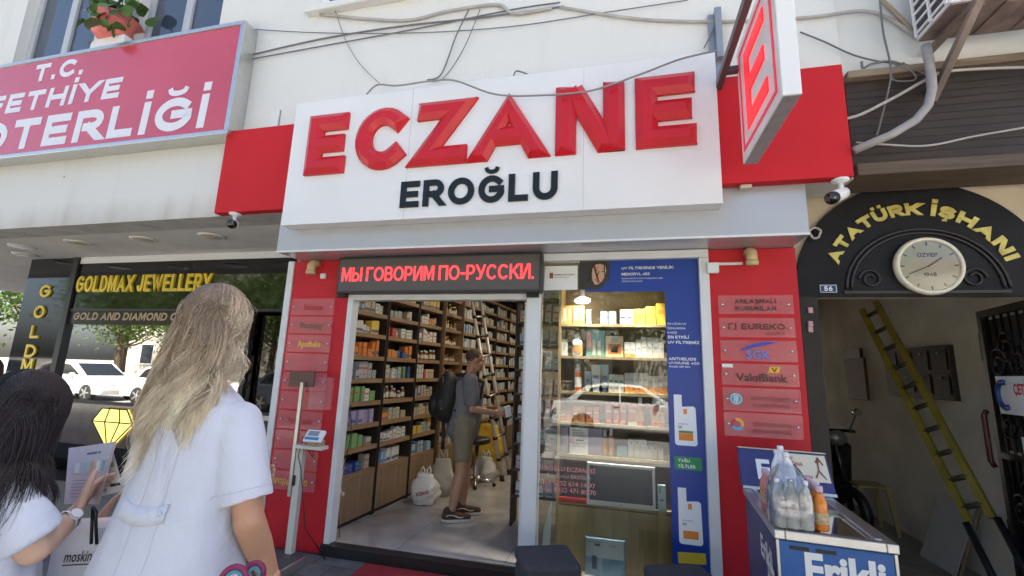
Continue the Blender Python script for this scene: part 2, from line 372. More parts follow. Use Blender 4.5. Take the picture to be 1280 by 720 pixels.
# ---------------------------------------------------------------- shared materials
M_plaster = mat('white_plaster', (.70, .70, .67), .85, var=.10, vscale=1.3, bump=.25, bscale=45)
def streaked_plaster():
    m = mat('stained_plaster', (.66, .66, .63), .88, bump=.25, bscale=40); n, L, b = nodes_of(m)
    tc = n.new('ShaderNodeTexCoord'); mp = n.new('ShaderNodeMapping'); mp.inputs['Scale'].default_value = (2.2, 2.2, .35); L.new(tc.outputs['Object'], mp.inputs[0])
    n1 = n.new('ShaderNodeTexNoise'); n1.inputs['Scale'].default_value = 1.6; n1.inputs['Detail'].default_value = 8; L.new(mp.outputs[0], n1.inputs[0])
    n2 = n.new('ShaderNodeTexNoise'); n2.inputs['Scale'].default_value = .7; n2.inputs['Detail'].default_value = 4; L.new(tc.outputs['Object'], n2.inputs[0])
    sx = n.new('ShaderNodeSeparateXYZ'); L.new(tc.outputs['Object'], sx.inputs[0])
    # rain-washed dirt band along the lower edge of the overhang (object origin is at the foot of the wall)
    mr = n.new('ShaderNodeMapRange'); mr.inputs[1].default_value = .0; mr.inputs[2].default_value = .28; mr.inputs[3].default_value = 1; mr.inputs[4].default_value = 0; L.new(sx.outputs['Z'], mr.inputs[0])
    mu = n.new('ShaderNodeMath'); mu.operation = 'MULTIPLY'; L.new(mr.outputs[0], mu.inputs[0]); L.new(n1.outputs[0], mu.inputs[1])
    ad = n.new('ShaderNodeMath'); ad.operation = 'MULTIPLY_ADD'; ad.inputs[1].default_value = 1.0; L.new(mu.outputs[0], ad.inputs[0])
    m3 = n.new('ShaderNodeMapRange'); m3.inputs[1].default_value = .50; m3.inputs[2].default_value = .72; m3.inputs[4].default_value = .16; L.new(n1.outputs[0], m3.inputs[0]); L.new(m3.outputs[0], ad.inputs[2])
    ra = n.new('ShaderNodeValToRGB'); e = ra.color_ramp.elements; e[0].position = .05; e[0].color = (.70, .70, .67, 1); e[1].position = .75; e[1].color = (.47, .44, .39, 1)
    L.new(ad.outputs[0], ra.inputs[0])
    vo = n.new('ShaderNodeTexVoronoi'); vo.inputs['Scale'].default_value = 1.7; L.new(tc.outputs['Object'], vo.inputs[0])      # old fixing holes
    lt = n.new('ShaderNodeMath'); lt.operation = 'LESS_THAN'; lt.inputs[1].default_value = .022; L.new(vo.outputs['Distance'], lt.inputs[0])
    m5 = n.new('ShaderNodeMix'); m5.data_type = 'RGBA'; m5.inputs['B'].default_value = (.16, .14, .12, 1); L.new(lt.outputs[0], m5.inputs['Factor']); L.new(ra.outputs[0], m5.inputs['A']); L.new(m5.outputs['Result'], b.inputs['Base Color']); return m
M_stain = streaked_plaster()
M_soffit = mat('soffit_plaster', (.84, .82, .78), .9, var=.12, vscale=2, bump=.15)
M_beige = mat('beige_wall', (.55, .46, .33), .85, var=.18, vscale=3, bump=.3, bscale=60)
M_red = mat('red_lacquer_panel', (.56, .026, .036), .45, var=.10, vscale=2.5, spec=.2)
M_redp = mat('red_composite', (.56, .022, .030), .6, var=.08, vscale=1.5, spec=.15)
M_white = mat('white_lacquer', (.78, .79, .79), .3, var=.04, vscale=2)
M_alu = mat('white_aluminium', (.72, .74, .74), .32, var=.05, vscale=4)
M_silver = mat('silver_composite', (.52, .52, .54), .28, .35, var=.05, vscale=3)
M_under = mat('grey_underside', (.16, .16, .17), .5)
M_blk = mat('black_plastic', (.012, .012, .013), .4)
M_blkgl = mat('black_glass_cladding', (.008, .008, .009), .04, var=.3, vscale=3, spec=.9)
M_dgrey = mat('dark_grey_metal', (.10, .10, .105), .45, .3, var=.15, vscale=10)
M_grey = mat('grey_metal', (.35, .36, .37), .35, .6, var=.1, vscale=15)
M_chrome = mat('chrome', (.7, .7, .7), .12, 1.)
M_alu2 = mat('bare_aluminium', (.62, .62, .60), .3, .9, var=.08, vscale=20)
M_cable = mat('grey_cable', (.16, .16, .16), .6)
M_cablel = mat('pale_cable', (.45, .42, .38), .6, var=.2)
M_gold = mat('yellow_gold_letters', (.85, .62, .06), .3, .25)
M_wood = wood_mat('light_oak', (.30, .20, .118), (.20, .125, .07), 2)
M_woodx = wood_mat('oak_shelf_board', (.34, .215, .12), (.22, .135, .07), 1)
M_oak = wood_mat('pale_oak_panel', (.46, .36, .20), (.34, .255, .13), 2, 2.5)
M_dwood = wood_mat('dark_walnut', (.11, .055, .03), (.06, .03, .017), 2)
M_paper = mat('white_paper', (.8, .8, .78), .7)
M_ink = mat('black_ink', (.02, .02, .022), .5)
M_glass = glass_mat('shop_window_glass', (.96, .98, .97), .72)
M_clear = glass_mat('clear_plastic', (.96, .97, .98), 1.0, .06)

# ---------------------------------------------------------------- ground
def paving():
    m = mat('grey_paving', (.10, .10, .105), .75); n, L, b = nodes_of(m)
    tc = n.new('ShaderNodeTexCoord'); br = n.new('ShaderNodeTexBrick'); br.inputs['Scale'].default_value = 1
    br.inputs['Brick Width'].default_value = .4; br.inputs['Row Height'].default_value = .2; br.inputs['Mortar Size'].default_value = .006
    br.inputs['Color1'].default_value = (.12, .12, .125, 1); br.inputs['Color2'].default_value = (.085, .085, .09, 1); br.inputs['Mortar'].default_value = (.05, .05, .048, 1)
    L.new(tc.outputs['Object'], br.inputs[0])
    no = n.new('ShaderNodeTexNoise'); no.inputs['Scale'].default_value = 7; no.inputs['Detail'].default_value = 8; L.new(tc.outputs['Object'], no.inputs[0])
    mx = n.new('ShaderNodeMix'); mx.data_type = 'RGBA'; mx.blend_type = 'MULTIPLY'; mx.inputs['Factor'].default_value = .8
    cr = n.new('ShaderNodeValToRGB'); cr.color_ramp.elements[0].position = .3; cr.color_ramp.elements[0].color = (.55, .55, .55, 1); cr.color_ramp.elements[1].position = .7; cr.color_ramp.elements[1].color = (1.35, 1.35, 1.3, 1)
    L.new(no.outputs[0], cr.inputs[0]); L.new(br.outputs[0], mx.inputs['A']); L.new(cr.outputs[0], mx.inputs['B']); L.new(mx.outputs['Result'], b.inputs['Base Color'])
    bp = n.new('ShaderNodeBump'); bp.inputs['Strength'].default_value = .5; L.new(br.outputs['Fac'], bp.inputs['Height']); bp.invert = True; L.new(bp.outputs[0], b.inputs['Normal']); return m
M_pave = paving()
M_asph = mat('asphalt', (.25, .245, .235), .9, var=.25, vscale=5, bump=.4, bscale=160)
M_earth = mat('pale_dry_ground', (.30, .27, .22), .95, var=.2, vscale=.6)
struct('ground', MB().box(-220, 220, -220, 220, -.62, -.16), M_earth)
struct('road', MB().box(-120, 120, -11.5, -3.0, -.5, -.14), M_asph)
struct('bounce_pavement', MB().box(-60, 40, -2.84, 1.195, -.4, -.001), mat('pale_bounce_slabs', (.38, .365, .335), .85, var=.15, vscale=3, bump=.2))  # unseen slabs made pale to bounce sunlight up at the soffit
struct('pavement', MB().box(-60, 40, 1.2, 3.555, -.4, 0).box(-60, -8.6, 3.559, 30, -.4, 0), M_pave)
struct('kerb', MB().box(-60, 40, -3.0, -2.845, -.4, .012, .015), mat('kerb_stone', (.34, .33, .31), .85, var=.15))
struct('far_pavement', MB().box(-120, 120, -30, -11.5, -.5, -.02), mat('far_paving', (.50, .47, .42), .9, var=.15))

def tiles():
    m = mat('grey_floor_tile', (.36, .34, .32), .18, rvar=.08, vscale=3, spec=.55); n, L, b = nodes_of(m)
    tc = n.new('ShaderNodeTexCoord'); br = n.new('ShaderNodeTexBrick'); br.offset = 0; br.inputs['Scale'].default_value = 1
    br.inputs['Brick Width'].default_value = .9; br.inputs['Row Height'].default_value = .9; br.inputs['Mortar Size'].default_value = .003
    br.inputs['Color1'].default_value = (.43, .41, .40, 1); br.inputs['Color2'].default_value = (.39, .375, .365, 1); br.inputs['Mortar'].default_value = (.2, .19, .18, 1)
    L.new(tc.outputs['Object'], br.inputs[0])
    no = n.new('ShaderNodeTexNoise'); no.inputs['Scale'].default_value = 1.8; no.inputs['Detail'].default_value = 9; no.inputs['Distortion'].default_value = 1.2; L.new(tc.outputs['Object'], no.inputs[0])
    cr = n.new('ShaderNodeValToRGB'); cr.color_ramp.elements[0].position = .35; cr.color_ramp.elements[0].color = (.72, .70, .68, 1); cr.color_ramp.elements[1].position = .62; cr.color_ramp.elements[1].color = (1.05, 1.04, 1.03, 1)
    mx = n.new('ShaderNodeMix'); mx.data_type = 'RGBA'; mx.blend_type = 'MULTIPLY'; mx.inputs['Factor'].default_value = 1
    L.new(no.outputs[0], cr.inputs[0]); L.new(br.outputs[0], mx.inputs['A']); L.new(cr.outputs[0], mx.inputs['B']); L.new(mx.outputs['Result'], b.inputs['Base Color']); return m
struct('pharmacy_floor', MB().box(-3.3, 1.24, 3.62, 10.2, -.3, .088), tiles())
struct('passage_floor', MB().box(1.245, 3.5, 3.56, 11, -.3, .02), mat('worn_concrete', (.24, .21, .17), .8, var=.3, vscale=4, bump=.3))
struct('jewellery_floor', MB().box(-8.2, -3.13, 4.50, 9, -.3, .03), mat('jewellery_floor_tile', (.3, .27, .24), .3, var=.1))

# ---------------------------------------------------------------- the building
YW = 3.27                                 # face of the upper storeys
bld = thing('corner_building', 'white plastered building over the shops, upper storeys overhanging the pharmacy', 'building', (-3, YW, 0))
ZS = 2.89                                 # underside of the overhang
# upper wall with two window openings behind the pink sign
wx = [(-7.20, -5.90), (-5.30, -4.10)]; wz = (4.62, 6.5)
m = MB(); x = -13.2
for a, b in wx+[(1.515, 1.515)]:
    m.box(x, a, YW, YW+.3, ZS, 7.7) if a < 1 else m.box(x, 1.515, YW, YW+.3, ZS, 7.7); x = b
for a, b in wx: m.box(a, b, YW, YW+.3, ZS, wz[0]); m.box(a, b, YW, YW+.3, wz[1], 7.7)
for i, v in enumerate(m.v): m.v[i] = v
uw = obj('wall', m, M_stain, bld)
uw.data.transform(Matrix.Translation((0, 0, -ZS))); uw.location = (0, 0, ZS)
obj('wall', MB().box(1.518, 7.0, YW+.012, YW+.3, 3.66, 7.7), M_plaster, bld, label='white plaster wall above the brown beam')
obj('wall', MB().box(-13.2, -12.9, YW+.305, 16, 2.9, 7.7).box(6.7, 7, YW+.305, 16, 0, 7.7).box(-13.2, 7, 15.7, 16, 2.9, 7.7), M_plaster, bld, label='plain side and rear walls')
obj('roof', MB().box(-13.4, 7.2, 3.0, 16.2, 7.7, 7.95), M_soffit, bld)
obj('soffit', MB().box(-13.2, -8.3, 4.755, 9.0, ZS+.002, ZS+.10).box(-13.2, -3.66, YW+.004, 4.75, ZS+.002, ZS+.10), M_soffit, bld)
obj('soffit', MB().box(-3.66, -3.05, 3.45, 4.75, ZS+.002, ZS+.10), M_soffit, bld)
obj('end_face', MB().box(-3.655, -3.645, YW+.305, 4.0, ZS+.10, 3.2), M_under, bld)
# inside walls that the shops share
obj('wall', MB().box(-3.125, -3.05, 3.69, 10.3, 0, 3.0), mat('inner_partition', (.42, .36, .29), .8, var=.1), bld, label='partition wall between jewellery shop and pharmacy'); obj('wall', MB().box(1.242, 1.30, 3.66, 11, 0, 3.2), M_beige, bld, label='partition wall between pharmacy and passage')
obj('wall', MB().box(-3.05, 1.242, 10.0, 10.3, .088, 3.0), MATS['inner_partition'], bld, label='rear wall of the pharmacy')
obj('ceiling', MB().box(-3.32, 1.242, 3.66, 10.3, 3.0, 3.12), mat('white_ceiling', (.6, .58, .54), .9), bld, label='pharmacy ceiling')
obj('wall', MB().box(-8.27, -3.13, 8.6, 8.8, 0, 2.86).box(-8.27, -8.1, 4.97, 8.59, 0, 2.86), mat('jewellery_wall', (.30, .22, .15), .7, var=.15), bld, label='brown walls inside the jewellery shop')
obj('ceiling', MB().box(-8.27, -3.13, 4.76, 8.8, 2.862, 2.888), MATS['white_ceiling'], bld, label='jewellery ceiling')
def upper_window(x0, x1):
    fr = MB(); f = .075
    for a, b in ((x0, x0+f), (x1-f, x1), ((x0+x1)/2-.05, (x0+x1)/2+.05)): fr.box(a, b, YW+.10, YW+.17, wz[0], wz[1], .008)
    fr.box(x0+f, x1-f, YW+.102, YW+.168, wz[0], wz[0]+f).box(x0+f, x1-f, YW+.102, YW+.168, wz[1]-f, wz[1])
    o = obj('window', fr, mat('grey_window_frame', (.48, .50, .52), .4), bld)
    obj('pane', MB().box(x0+f, x1-f, YW+.13, YW+.136, wz[0]+f, wz[1]-f), mat('upper_window_glass', (.05, .07, .10), .03, spec=1.), o)
    obj('curtain', MB().box(x0+f, x0+.42, YW+.2, YW+.21, wz[0], wz[1]), mat('grey_curtain', (.5, .5, .52), .9), o)
    return o
for a, b in wx: upper_window(a, b)
obj('window_sill', MB().box(-7.35, -4.0, YW-.05, YW+.10, 4.55, 4.615, .01), M_plaster, bld)
obj('beam', MB().box(-13.2, -8.3, 7.6, 7.9, 2.50, 2.885), wood_mat('arcade_beam_board', (.20, .14, .10), (.12, .085, .06), 0, 3., .6), bld, label='brown beam at the back of the arcade')
# brown beam over the passage
bm_ = MB().box(1.52, 7.0, YW-.0, YW+.25, 2.98, 3.60)
for k in range(10): bm_.box(1.522, 7.0, YW-.004, YW-.0005, 3.055+k*.052, 3.103+k*.052)
M_brown = wood_mat('dark_brown_boards', (.042, .027, .020), (.024, .015, .011), 0, 3., .6, .2)
obj('beam', bm_, M_brown, bld)
obj('beam_lip', MB().box(1.52, 7.0, YW-.05, YW+.28, 2.895, 2.978, .006), wood_mat('worn_brown_board', (.13, .09, .06), (.07, .048, .033), 0, 3., .7, .2), bld)
obj('beam_cap', MB().box(1.52, 7.0, YW-.06, YW+.28, 3.602, 3.655, .006), wood_mat('weathered_board', (.30, .24, .17), (.16, .115, .08), 0, 3., .8, .2), bld)
# beige wall round the arch, with the passage opening below the panel
obj('wall', MB().box(1.245, 7.0, 3.63, 3.72, 2.15, 3.3).box(2.86, 7.0, 3.632, 3.72, 0, 2.148), M_beige, bld, label='beige wall round the black arch')
obj('soffit', MB().box(1.24, 7.0, YW+.305, 3.72, 3.302, 3.36), M_soffit, bld)
M_pass = mat('passage_plaster', (.82, .78, .70), .85, var=.25, vscale=2, bump=.2)
obj('wall', MB().box(2.86, 3.0, 3.73, 11, .02, 3.0), M_pass, bld, label='right wall of the dim passage')
obj('lintel', MB().box(1.30, 2.86, 8.4, 8.6, 2.3, 3.0), mat('passage_back', (.42, .38, .33), .85, var=.3, vscale=3), bld, label='lintel over the rear opening of the passage')  # rear end opened out of view so daylight brightens the passage
obj('ceiling', MB().box(1.30, 3.0, 3.73, 11, 3.0, 3.1), M_pass, bld)
# ---------------------------------------------------------------- pharmacy shop front
YF = 3.57; ZT = 2.508
sf = thing('pharmacy_shopfront', 'red and white pharmacy shop front with open door, tall window and silver canopy', 'shopfront', (-.9, YF, 0))
obj('pillar', MB().box(-3.045, -2.42, YF, YF+.1, 0, ZT, .004), M_red, sf, label='red pillar panel beside the scale')
obj('pillar', MB().box(.64, 1.235, YF, YF+.08, 0, ZT, .004), M_red, sf, label='red pillar panel beside the passage')
obj('corner_strip', MB().box(-3.115, -3.048, YF-.01, YF+.1, 0, ZT, .006), M_alu, sf)
obj('door_frame', MB().box(-2.418, -2.365, YF-.02, YF+.08, .09, 2.20, .004).box(-2.365, -.762, YF-.018, YF+.08, 2.128, 2.20, .004), M_alu, sf)
obj('door_post', MB().box(-.760, -.640, YF-.022, YF+.09, 0, ZT, .006), M_alu, sf)
obj('head_panel', MB().box(-2.418, -.762, YF, YF+.08, 2.202, ZT), M_alu, sf)
obj('window_frame', MB().box(-.638, .638, YF-.03, YF+.06, 2.445, ZT, .005).box(.567, .638, YF-.03, YF+.06, .0, 2.443, .005).box(-.638, .565, YF-.02, YF+.06, 0, .07, .004), M_alu, sf)
obj('pane', MB().box(-.638, .566, YF+.012, YF+.018, .07, 2.444), M_glass, sf)
obj('threshold', MB().box(-2.44, -.62, YF-.03, YF+.06, 0, .088, .004), mat('black_granite', (.022, .020, .021), .35, var=.3, vscale=30), sf)
obj('sensor', MB().box(-2.52, -2.42, YF-.05, YF-.001, 2.15, 2.185, .004), M_blk, sf)
obj('sensor', MB().box(-.755, -.655, YF-.06, YF-.023, 2.14, 2.178, .004), M_blk, sf)
obj('canopy', MB().box(-2.985, 1.218, 3.25, YF+.1, 2.512, 2.885, .004), M_silver, sf)
obj('canopy_lip', MB().box(-2.985, 1.218, 3.246, 3.262, 2.508, 2.524), M_alu, sf)
# door leaf slid open behind the post
obj('door_leaf', MB().box(-.80, -.765, YF+.10, YF+.13, .09, 2.12), M_alu, sf)

# window stickers, flat on the glass
YG = YF+.0105
M_blue = mat('blue_sticker', (.012, .05, .30), .35, var=.05, vscale=2)
st = MB().box(.323, .566, YG-.001, YG, .07, 2.19).box(-.285, .566, YG-.001, YG, 2.1905, 2.444)
stk = obj('window_sticker', st, M_blue, sf, label='blue sun cream sticker')
def L4(mb, pts, Y, dy=.0012):   # a flat shape on a street-facing plane from its photo corners
    p = [at(x, y, Y) for x, y in pts]; return mb.prism(p, (0, dy, 0))
obj('sticker_face', L4(MB(), [(724, 326), (762, 326), (762, 347), (750, 362), (724, 362)], YG-.0022), mat('dark_photo', (.035, .03, .03), .4), stk)
c = at(747, 343, YG-.0035); skin = mat('printed_skin', (.58, .33, .21), .5); dk = mat('printed_shadow', (.05, .03, .022), .5)
F2 = lambda x, z, d=0.: c+Vector((x*.97+z*.22, -d, z*.97-x*.22))
fc = MB(); fc.add([F2(x, z) for x, z in ((-.035, .075), (.0, .09), (.042, .085), (.06, .05), (.058, -.01), (.045, -.05), (.018, -.082), (-.005, -.085), (-.03, -.055), (-.045, -.01), (-.05, .04))], [tuple(range(11))])
obj('sticker_face', fc, skin, stk)
fs = MB()
for pts in (((-.034, .030), (-.02, .036), (-.002, .030), (-.018, .026)), ((.020, .030), (.034, .036), (.052, .030), (.036, .026)), ((-.036, .048), (-.016, .056), (.0, .050), (-.016, .050)), ((.018, .050), (.036, .056), (.054, .048), (.036, .050)), ((.004, .03), (.010, .03), (.004, -.018), (-.008, -.020)), ((-.05, .06), (-.038, .07), (.03, -.06), (.018, -.07)), ((.030, .088), (.042, .084), (.060, .0), (.056, -.01))):
    fs.add([F2(x, z, .0012) for x, z in pts], [(0, 1, 2, 3)])
obj('sticker_face', fs, dk, stk)
obj('sticker_face', MB().add([F2(x, z, .0014) for x, z in ((-.016, -.046), (.006, -.038), (.028, -.045), (.006, -.056))], [(0, 1, 2, 3)]), mat('printed_lips', (.33, .09, .08), .5), stk)
obj('sticker_face', MB().add([F2(x, z, -.0004) for x, z in ((-.06, .09), (.05, .11), (.066, .06), (.06, .0), (.05, .09), (-.03, .08), (-.05, .03), (-.045, -.06), (-.07, -.09))], [tuple(range(9))]), mat('printed_hair', (.02, .014, .011), .5), stk)
obj('sticker_face', L4(MB(), [(681, 333), (722, 332), (722, 362), (680, 363)], YG-.002), M_paper, sf, label='white sticker with a small brown logo').name = 'window_sticker'
lg = MB(); font_text(lg, 'DERMATOLOGLARIN', at(693, 344.5, YG-.003), *FRONT, .012, .165, bold=.02); font_text(lg, 'ÖNERDİĞİ MARKA', at(693, 347.5, YG-.003), *FRONT, .008, .12)
obj('lettering', lg, M_ink, sf)
obj('logo', L4(MB(), [(687, 341), (691.5, 341), (691.5, 348), (687, 348)], YG-.003), mat('brown_logo', (.25, .09, .02), .5), sf)
tx = MB()
cap_text(tx, 'UV FİLTRESİNDE YENİLİK:', at(777, 337, YG).x, at(842, 335, YG).x, at(777, 337, YG).z, .021, YG-.002, .17, .0008)
cap_text(tx, 'MEXORYL 400', at(777, 344.5, YG).x, at(812, 342, YG).x, at(777, 344.5, YG).z, .021, YG-.002, .17, .0008)
font_text(tx, 'MEXORYL 400 İLE EN UZUN UVA IŞINLARINA KARŞI', at(777, 349, YG-.002), *FRONT, .010, .31); font_text(tx, 'CİLDİNİZ İÇİN GÜÇLÜ KORUMA', at(777, 352.5, YG-.002), *FRONT, .010, .16); obj('lettering', tx, mat('white_print', (.85, .86, .88), .5), stk); tx = MB()
def fline(s, x0, y0, x1, H, bold=.03): font_text(tx, s, at(x0, y0, YG-.002), *FRONT, H, (at(x1, y0, YG)-at(x0, y0, YG)).x, bold=bold)
fline('EN UZUN UV', 834.5, 406, 858, .017, 0); fline('IŞINLARINA', 834.5, 411.5, 857, .017, 0); fline('KARŞI', 834.5, 417, 846, .017, 0)
cap_text(tx, 'EN ETKİLİ', at(835, 423, YG).x, at(861, 423, YG).x, at(835, 423, YG).z, .021, YG-.002, .2, .0008)
cap_text(tx, 'UV FİLTREMİZ', at(835, 429.5, YG).x, at(874, 428, YG).x, at(835, 429.5, YG).z, .021, YG-.002, .2, .0008)
obj('lettering', tx, MATS['white_print'], stk); tx = MB()
cap_text(tx, 'ANTHELIOS', at(836, 450, YG).x, at(870, 449, YG).x, at(836, 450, YG).z, .021, YG-.002, .2, .0008)
cap_text(tx, 'UVMUNE 400', at(836, 455, YG).x, at(874, 455, YG).x, at(836, 455, YG).z, .019, YG-.002, .17, .0008)
fline('FLUID SPF 50+', 836.5, 459, 863, .012)
obj('lettering', tx, mat('white_print', (.85, .86, .88), .5), stk)
# printed bottles of sun cream on the blue strip
def printed_bottle(x0, x1, yt, yb, k):
    a = at(x0, yt, YG).x, at(x1, yb, YG).x; z1, z0 = at(x0, yt, YG).z, at(x0, yb, YG).z; W = a[1]-a[0]; H = z1-z0; X = a[0]
    Y = YG-.0024; b = MB(); pts = []
    for cx, cz, a0 in ((X+.02, z0+.02, 180), (X+W-.02, z0+.02, 270), (X+W-.025, z0+H*.72, 0)):
        pts += [(cx+.02*math.cos(rad(a0+q)), Y, cz+.02*math.sin(rad(a0+q))) for q in (0, 30, 60, 90)]
    pts += [(X+W*.36, Y, z0+H*.76), (X+W*.36, Y, z1), (X, Y, z1)]
    o = obj('printed_bottle', b.prism(pts, (0, .0012, 0)), mat('white_print', (.85, .86, .88), .5), stk)
    obj('label_patch', MB().box(X+W*.18, X+W*.82, Y-.001, Y-.0004, z0+H*.10, z0+H*.24), mat('orange_print', (.75, .25, .04), .5), o)
    if k == 0: obj('label_patch', MB().box(X+W*.18, X+W*.82, Y-.001, Y-.0004, z0+H*.245, z0+H*.29), mat('green_print', (.10, .25, .06), .5), o)
    obj('label_patch', MB().box(X+W*.42, X+W*.58, Y-.001, Y-.0004, z0+H*.62, z0+H*.72), mat('orange_print', (.75, .25, .04), .5), o)
    t = MB(); font_text(t, '50', (X+W*.16, Y-.0004, z0+H*.33), *FRONT, .02, bold=.02); font_text(t, 'ANTHELIOS', (X+W*.16, Y-.0004, z0+H*.41), *FRONT, .008, W*.45)
    obj('lettering', t, M_ink, o)
printed_bottle(842, 872, 493, 556, 0); printed_bottle(847, 879, 609, 679, 1)
gp = MB().box(at(843, 570, YG).x, at(877, 570, YG).x, YG-.003, YG-.0018, at(843, 586, YG).z, at(843, 570, YG).z)
o = obj('green_patch', gp, mat('green_sticker', (.02, .28, .09), .4), stk)
t = MB(); a = at(848, 577, YG-.003)
cap_text(t, 'YAĞLI', a.x, at(862, 577, YG).x, a.z, .022, YG-.0035, .2, .0008); a = at(848, 584, YG)
cap_text(t, 'CİLTLER', a.x, at(869, 584, YG).x, a.z, .022, YG-.0035, .2, .0008); obj('lettering', t, MATS['white_print'], o)
obj('yellow_patch', L4(MB(), [(847, 690), (882, 692), (883, 706), (848, 704)], YG-.0022), mat('yellow_sticker', (.75, .50, .04), .45), stk)
# red outlined address on the glass
M_rprint = mat('red_print', (.60, .02, .03), .5)
o = None
rt = MB(); wt_ = MB()
for s, x0, x1, y, H in (('EROĞLU ECZANESİ', 678, 744, 586.5, .032), ('Ecz. Serhat EROĞLU', 684, 738, 595.5, .027), ('Tel: 0252 614 14 97', 677.5, 744, 604.5, .034), ('Cep: 0532 471 80 70', 676, 745, 612.5, .034)):
    a = at(x0, y, YG-.002); W = at(x1, y, YG).x-a.x
    font_text(rt, s, a, *FRONT, H, W, bold=.03 if y != 595.5 else .0); font_text(wt_, s, a+Vector((.0, -.001, .0)), *FRONT, H, W, bold=-.035 if y != 595.5 else -.03)
obj('lettering', rt, M_rprint, sf); obj('lettering', wt_, MATS['white_print'], sf)

# ---------------------------------------------------------------- main sign
YS = 3.12
sg = thing('pharmacy_sign', 'long white pharmacy sign with raised red ECZANE letters above the canopy', 'sign', (-1.1, 3.2, 2.72))
obj('board', MB().box(-2.858, .669, YS, 3.246, 2.712, 3.875, .004), M_white, sg)
for jx in (-1.70, -.27): obj('panel_joint', MB().box(jx, jx+.0025, YS-.0012, YS-.0002, 2.716, 3.871), mat('grey_joint_strip', (.45, .45, .46), .6), sg)  # thin grey seam lines between the panels of the board
obj('side_panel', MB().box(-3.63, -2.862, 3.15, 3.235, 2.875, 3.69, .003), M_redp, sg)
obj('side_panel', MB().box(.672, 1.464, 3.15, 3.235, 2.862, 3.672, .003), M_redp, sg)
M_rlet = mat('glossy_red_plastic', (.58, .016, .026), .28, spec=.28, coat=.12, var=.10, vscale=4)
bx = [(377, 430, 142, 211), (438, 509, 131, 211), (515, 583, 122, 204), (588, 680, 113, 199), (693, 781, 99, 190), (795, 871, 88, 184)]   # each letter in the photo
for ch, (x0, x1, y0, y1) in zip('ECZANE', bx):
    Z0, Z1 = 3.09, 3.58
    xm = {'E': ((x0+13), x0), 'C': (x0, x1), 'Z': (x0, x1), 'A': (x0, x1), 'N': (x0, x1)}
    YM = YS-.05
    lx0, lx1 = at(x0, y1, YM).x, at(x1, (y0+y1)/2, YM).x
    zl = at((x0+x1)/2, y1-1, YM).z; zh = at((x0+x1)/2, y0+1, YM).z
    bx_ = (round(lx0, 3), round(lx1, 3), round(zl, 3), round(zh, 3))
    H = .56; t = .156
    mb = put(MB(), layout(ch, H, t, lx1-lx0), t, frame((lx0, YS, 3.148), *FRONT), .058, cham=.046)
    obj('raised_letter', mb, M_rlet, sg)
t = MB(); a = at(500, 259, YS); b = at(697, 250, YS)
cap_text(t, 'EROĞLU', a.x, b.x, 2.806, .222, YS-.001, .225, .012)
obj('lettering', t, mat('black_gloss_letters', (.010, .012, .010), .16, spec=.35), sg)
obj('bracket', MB().box(-3.20, -3.165, 3.245, 3.268, 3.70, 3.93).box(-3.27, -3.165, 3.262, 3.268, 3.70, 3.93), M_alu, sg)
obj('bracket', MB().box(.80, .87, 3.18, 3.23, 2.836, 2.860), mat('pale_clip', (.6, .5, .42), .5), sg)

# ---------------------------------------------------------------- running-text display over the door
LY = 3.45
a, b = at(422, 321, LY), at(677, 316.5, LY); c_, d_2 = at(422, 367, LY), at(677, 364, LY)
ld = thing('led_display', 'dark running-text display with red Russian letters over the door', 'sign', (-1.5, LY, 2.2))
lx0, lx1, lz0, lz1 = (a.x+c_.x)/2, (b.x+d_2.x)/2, (c_.z+d_2.z)/2, (a.z+b.z)/2
obj('housing', MB().box(lx0, lx1, LY, YF-.02, lz0, lz1, .006), mat('display_frame', (.03, .03, .032), .5), ld)
obj('screen', MB().box(lx0+.02, lx1-.02, LY-.004, LY+.002, lz0+.02, lz1-.02), mat('display_face', (.10, .088, .082), .5), ld)
t = MB(); a, b = at(426, 362, LY), at(667, 359, LY)
cap_text(t, 'МЫ ГОВОРИМ ПО-РУССКИ.', a.x, b.x, lz0+.105, .125, LY-.005, .135, .002)
obj('led_lettering', t, mat('red_leds', (.5, .01, .01), .5, emit=(1, .04, .045), estr=.6), ld)

# ---------------------------------------------------------------- projecting E sign, seen from below and the side
pj_x = 1.01
pj_x = .776
pj = thing('projecting_sign', 'white box sign with a red lit E, sticking out over the right red panel', 'sign', (pj_x, 2.6, 2.92))
PZ0, PZ1, PY0, PY1 = 2.925, 3.735, 2.24, 3.0
obj('housing', MB().box(pj_x, pj_x+.088, PY0, PY1, PZ0, PZ1, .006), M_white, pj)
obj('base_plate', MB().box(pj_x+.006, pj_x+.082, PY0+.006, PY1-.006, PZ0-.004, PZ0-.0005), mat('weathered_sheet', (.33, .30, .31), .6, var=.2, vscale=12), pj)
def side(y, z, d=0.): return (pj_x-d, y, z)          # the face that looks along the wall
fm = MB(); q = .06
for (ya, yb, za, zb) in ((PY0+q, PY1-q, PZ0+q, PZ0+q+.02), (PY0+q, PY1-q, PZ1-q-.02, PZ1-q), (PY0+q, PY0+q+.02, PZ0+q+.02, PZ1-q-.02), (PY1-q-.02, PY1-q, PZ0+q+.02, PZ1-q-.02)):
    fm.box(pj_x-.006, pj_x-.0005, ya, yb, za, zb)
obj('led_border', fm, mat('unlit_red_leds', (.45, .03, .06), .4, emit=(1, .03, .06), estr=.08), pj)
e = put(MB(), layout('E', .52, .088, .40), .088, frame((pj_x-.0005, PY1-.18, PZ0+.145), (0, -1, 0), (0, 0, 1)), .008)
M_lit = mat('lit_red_leds', (.6, .015, .02), .4, emit=(1, .012, .02), estr=.28)
n, L, b = nodes_of(M_lit)
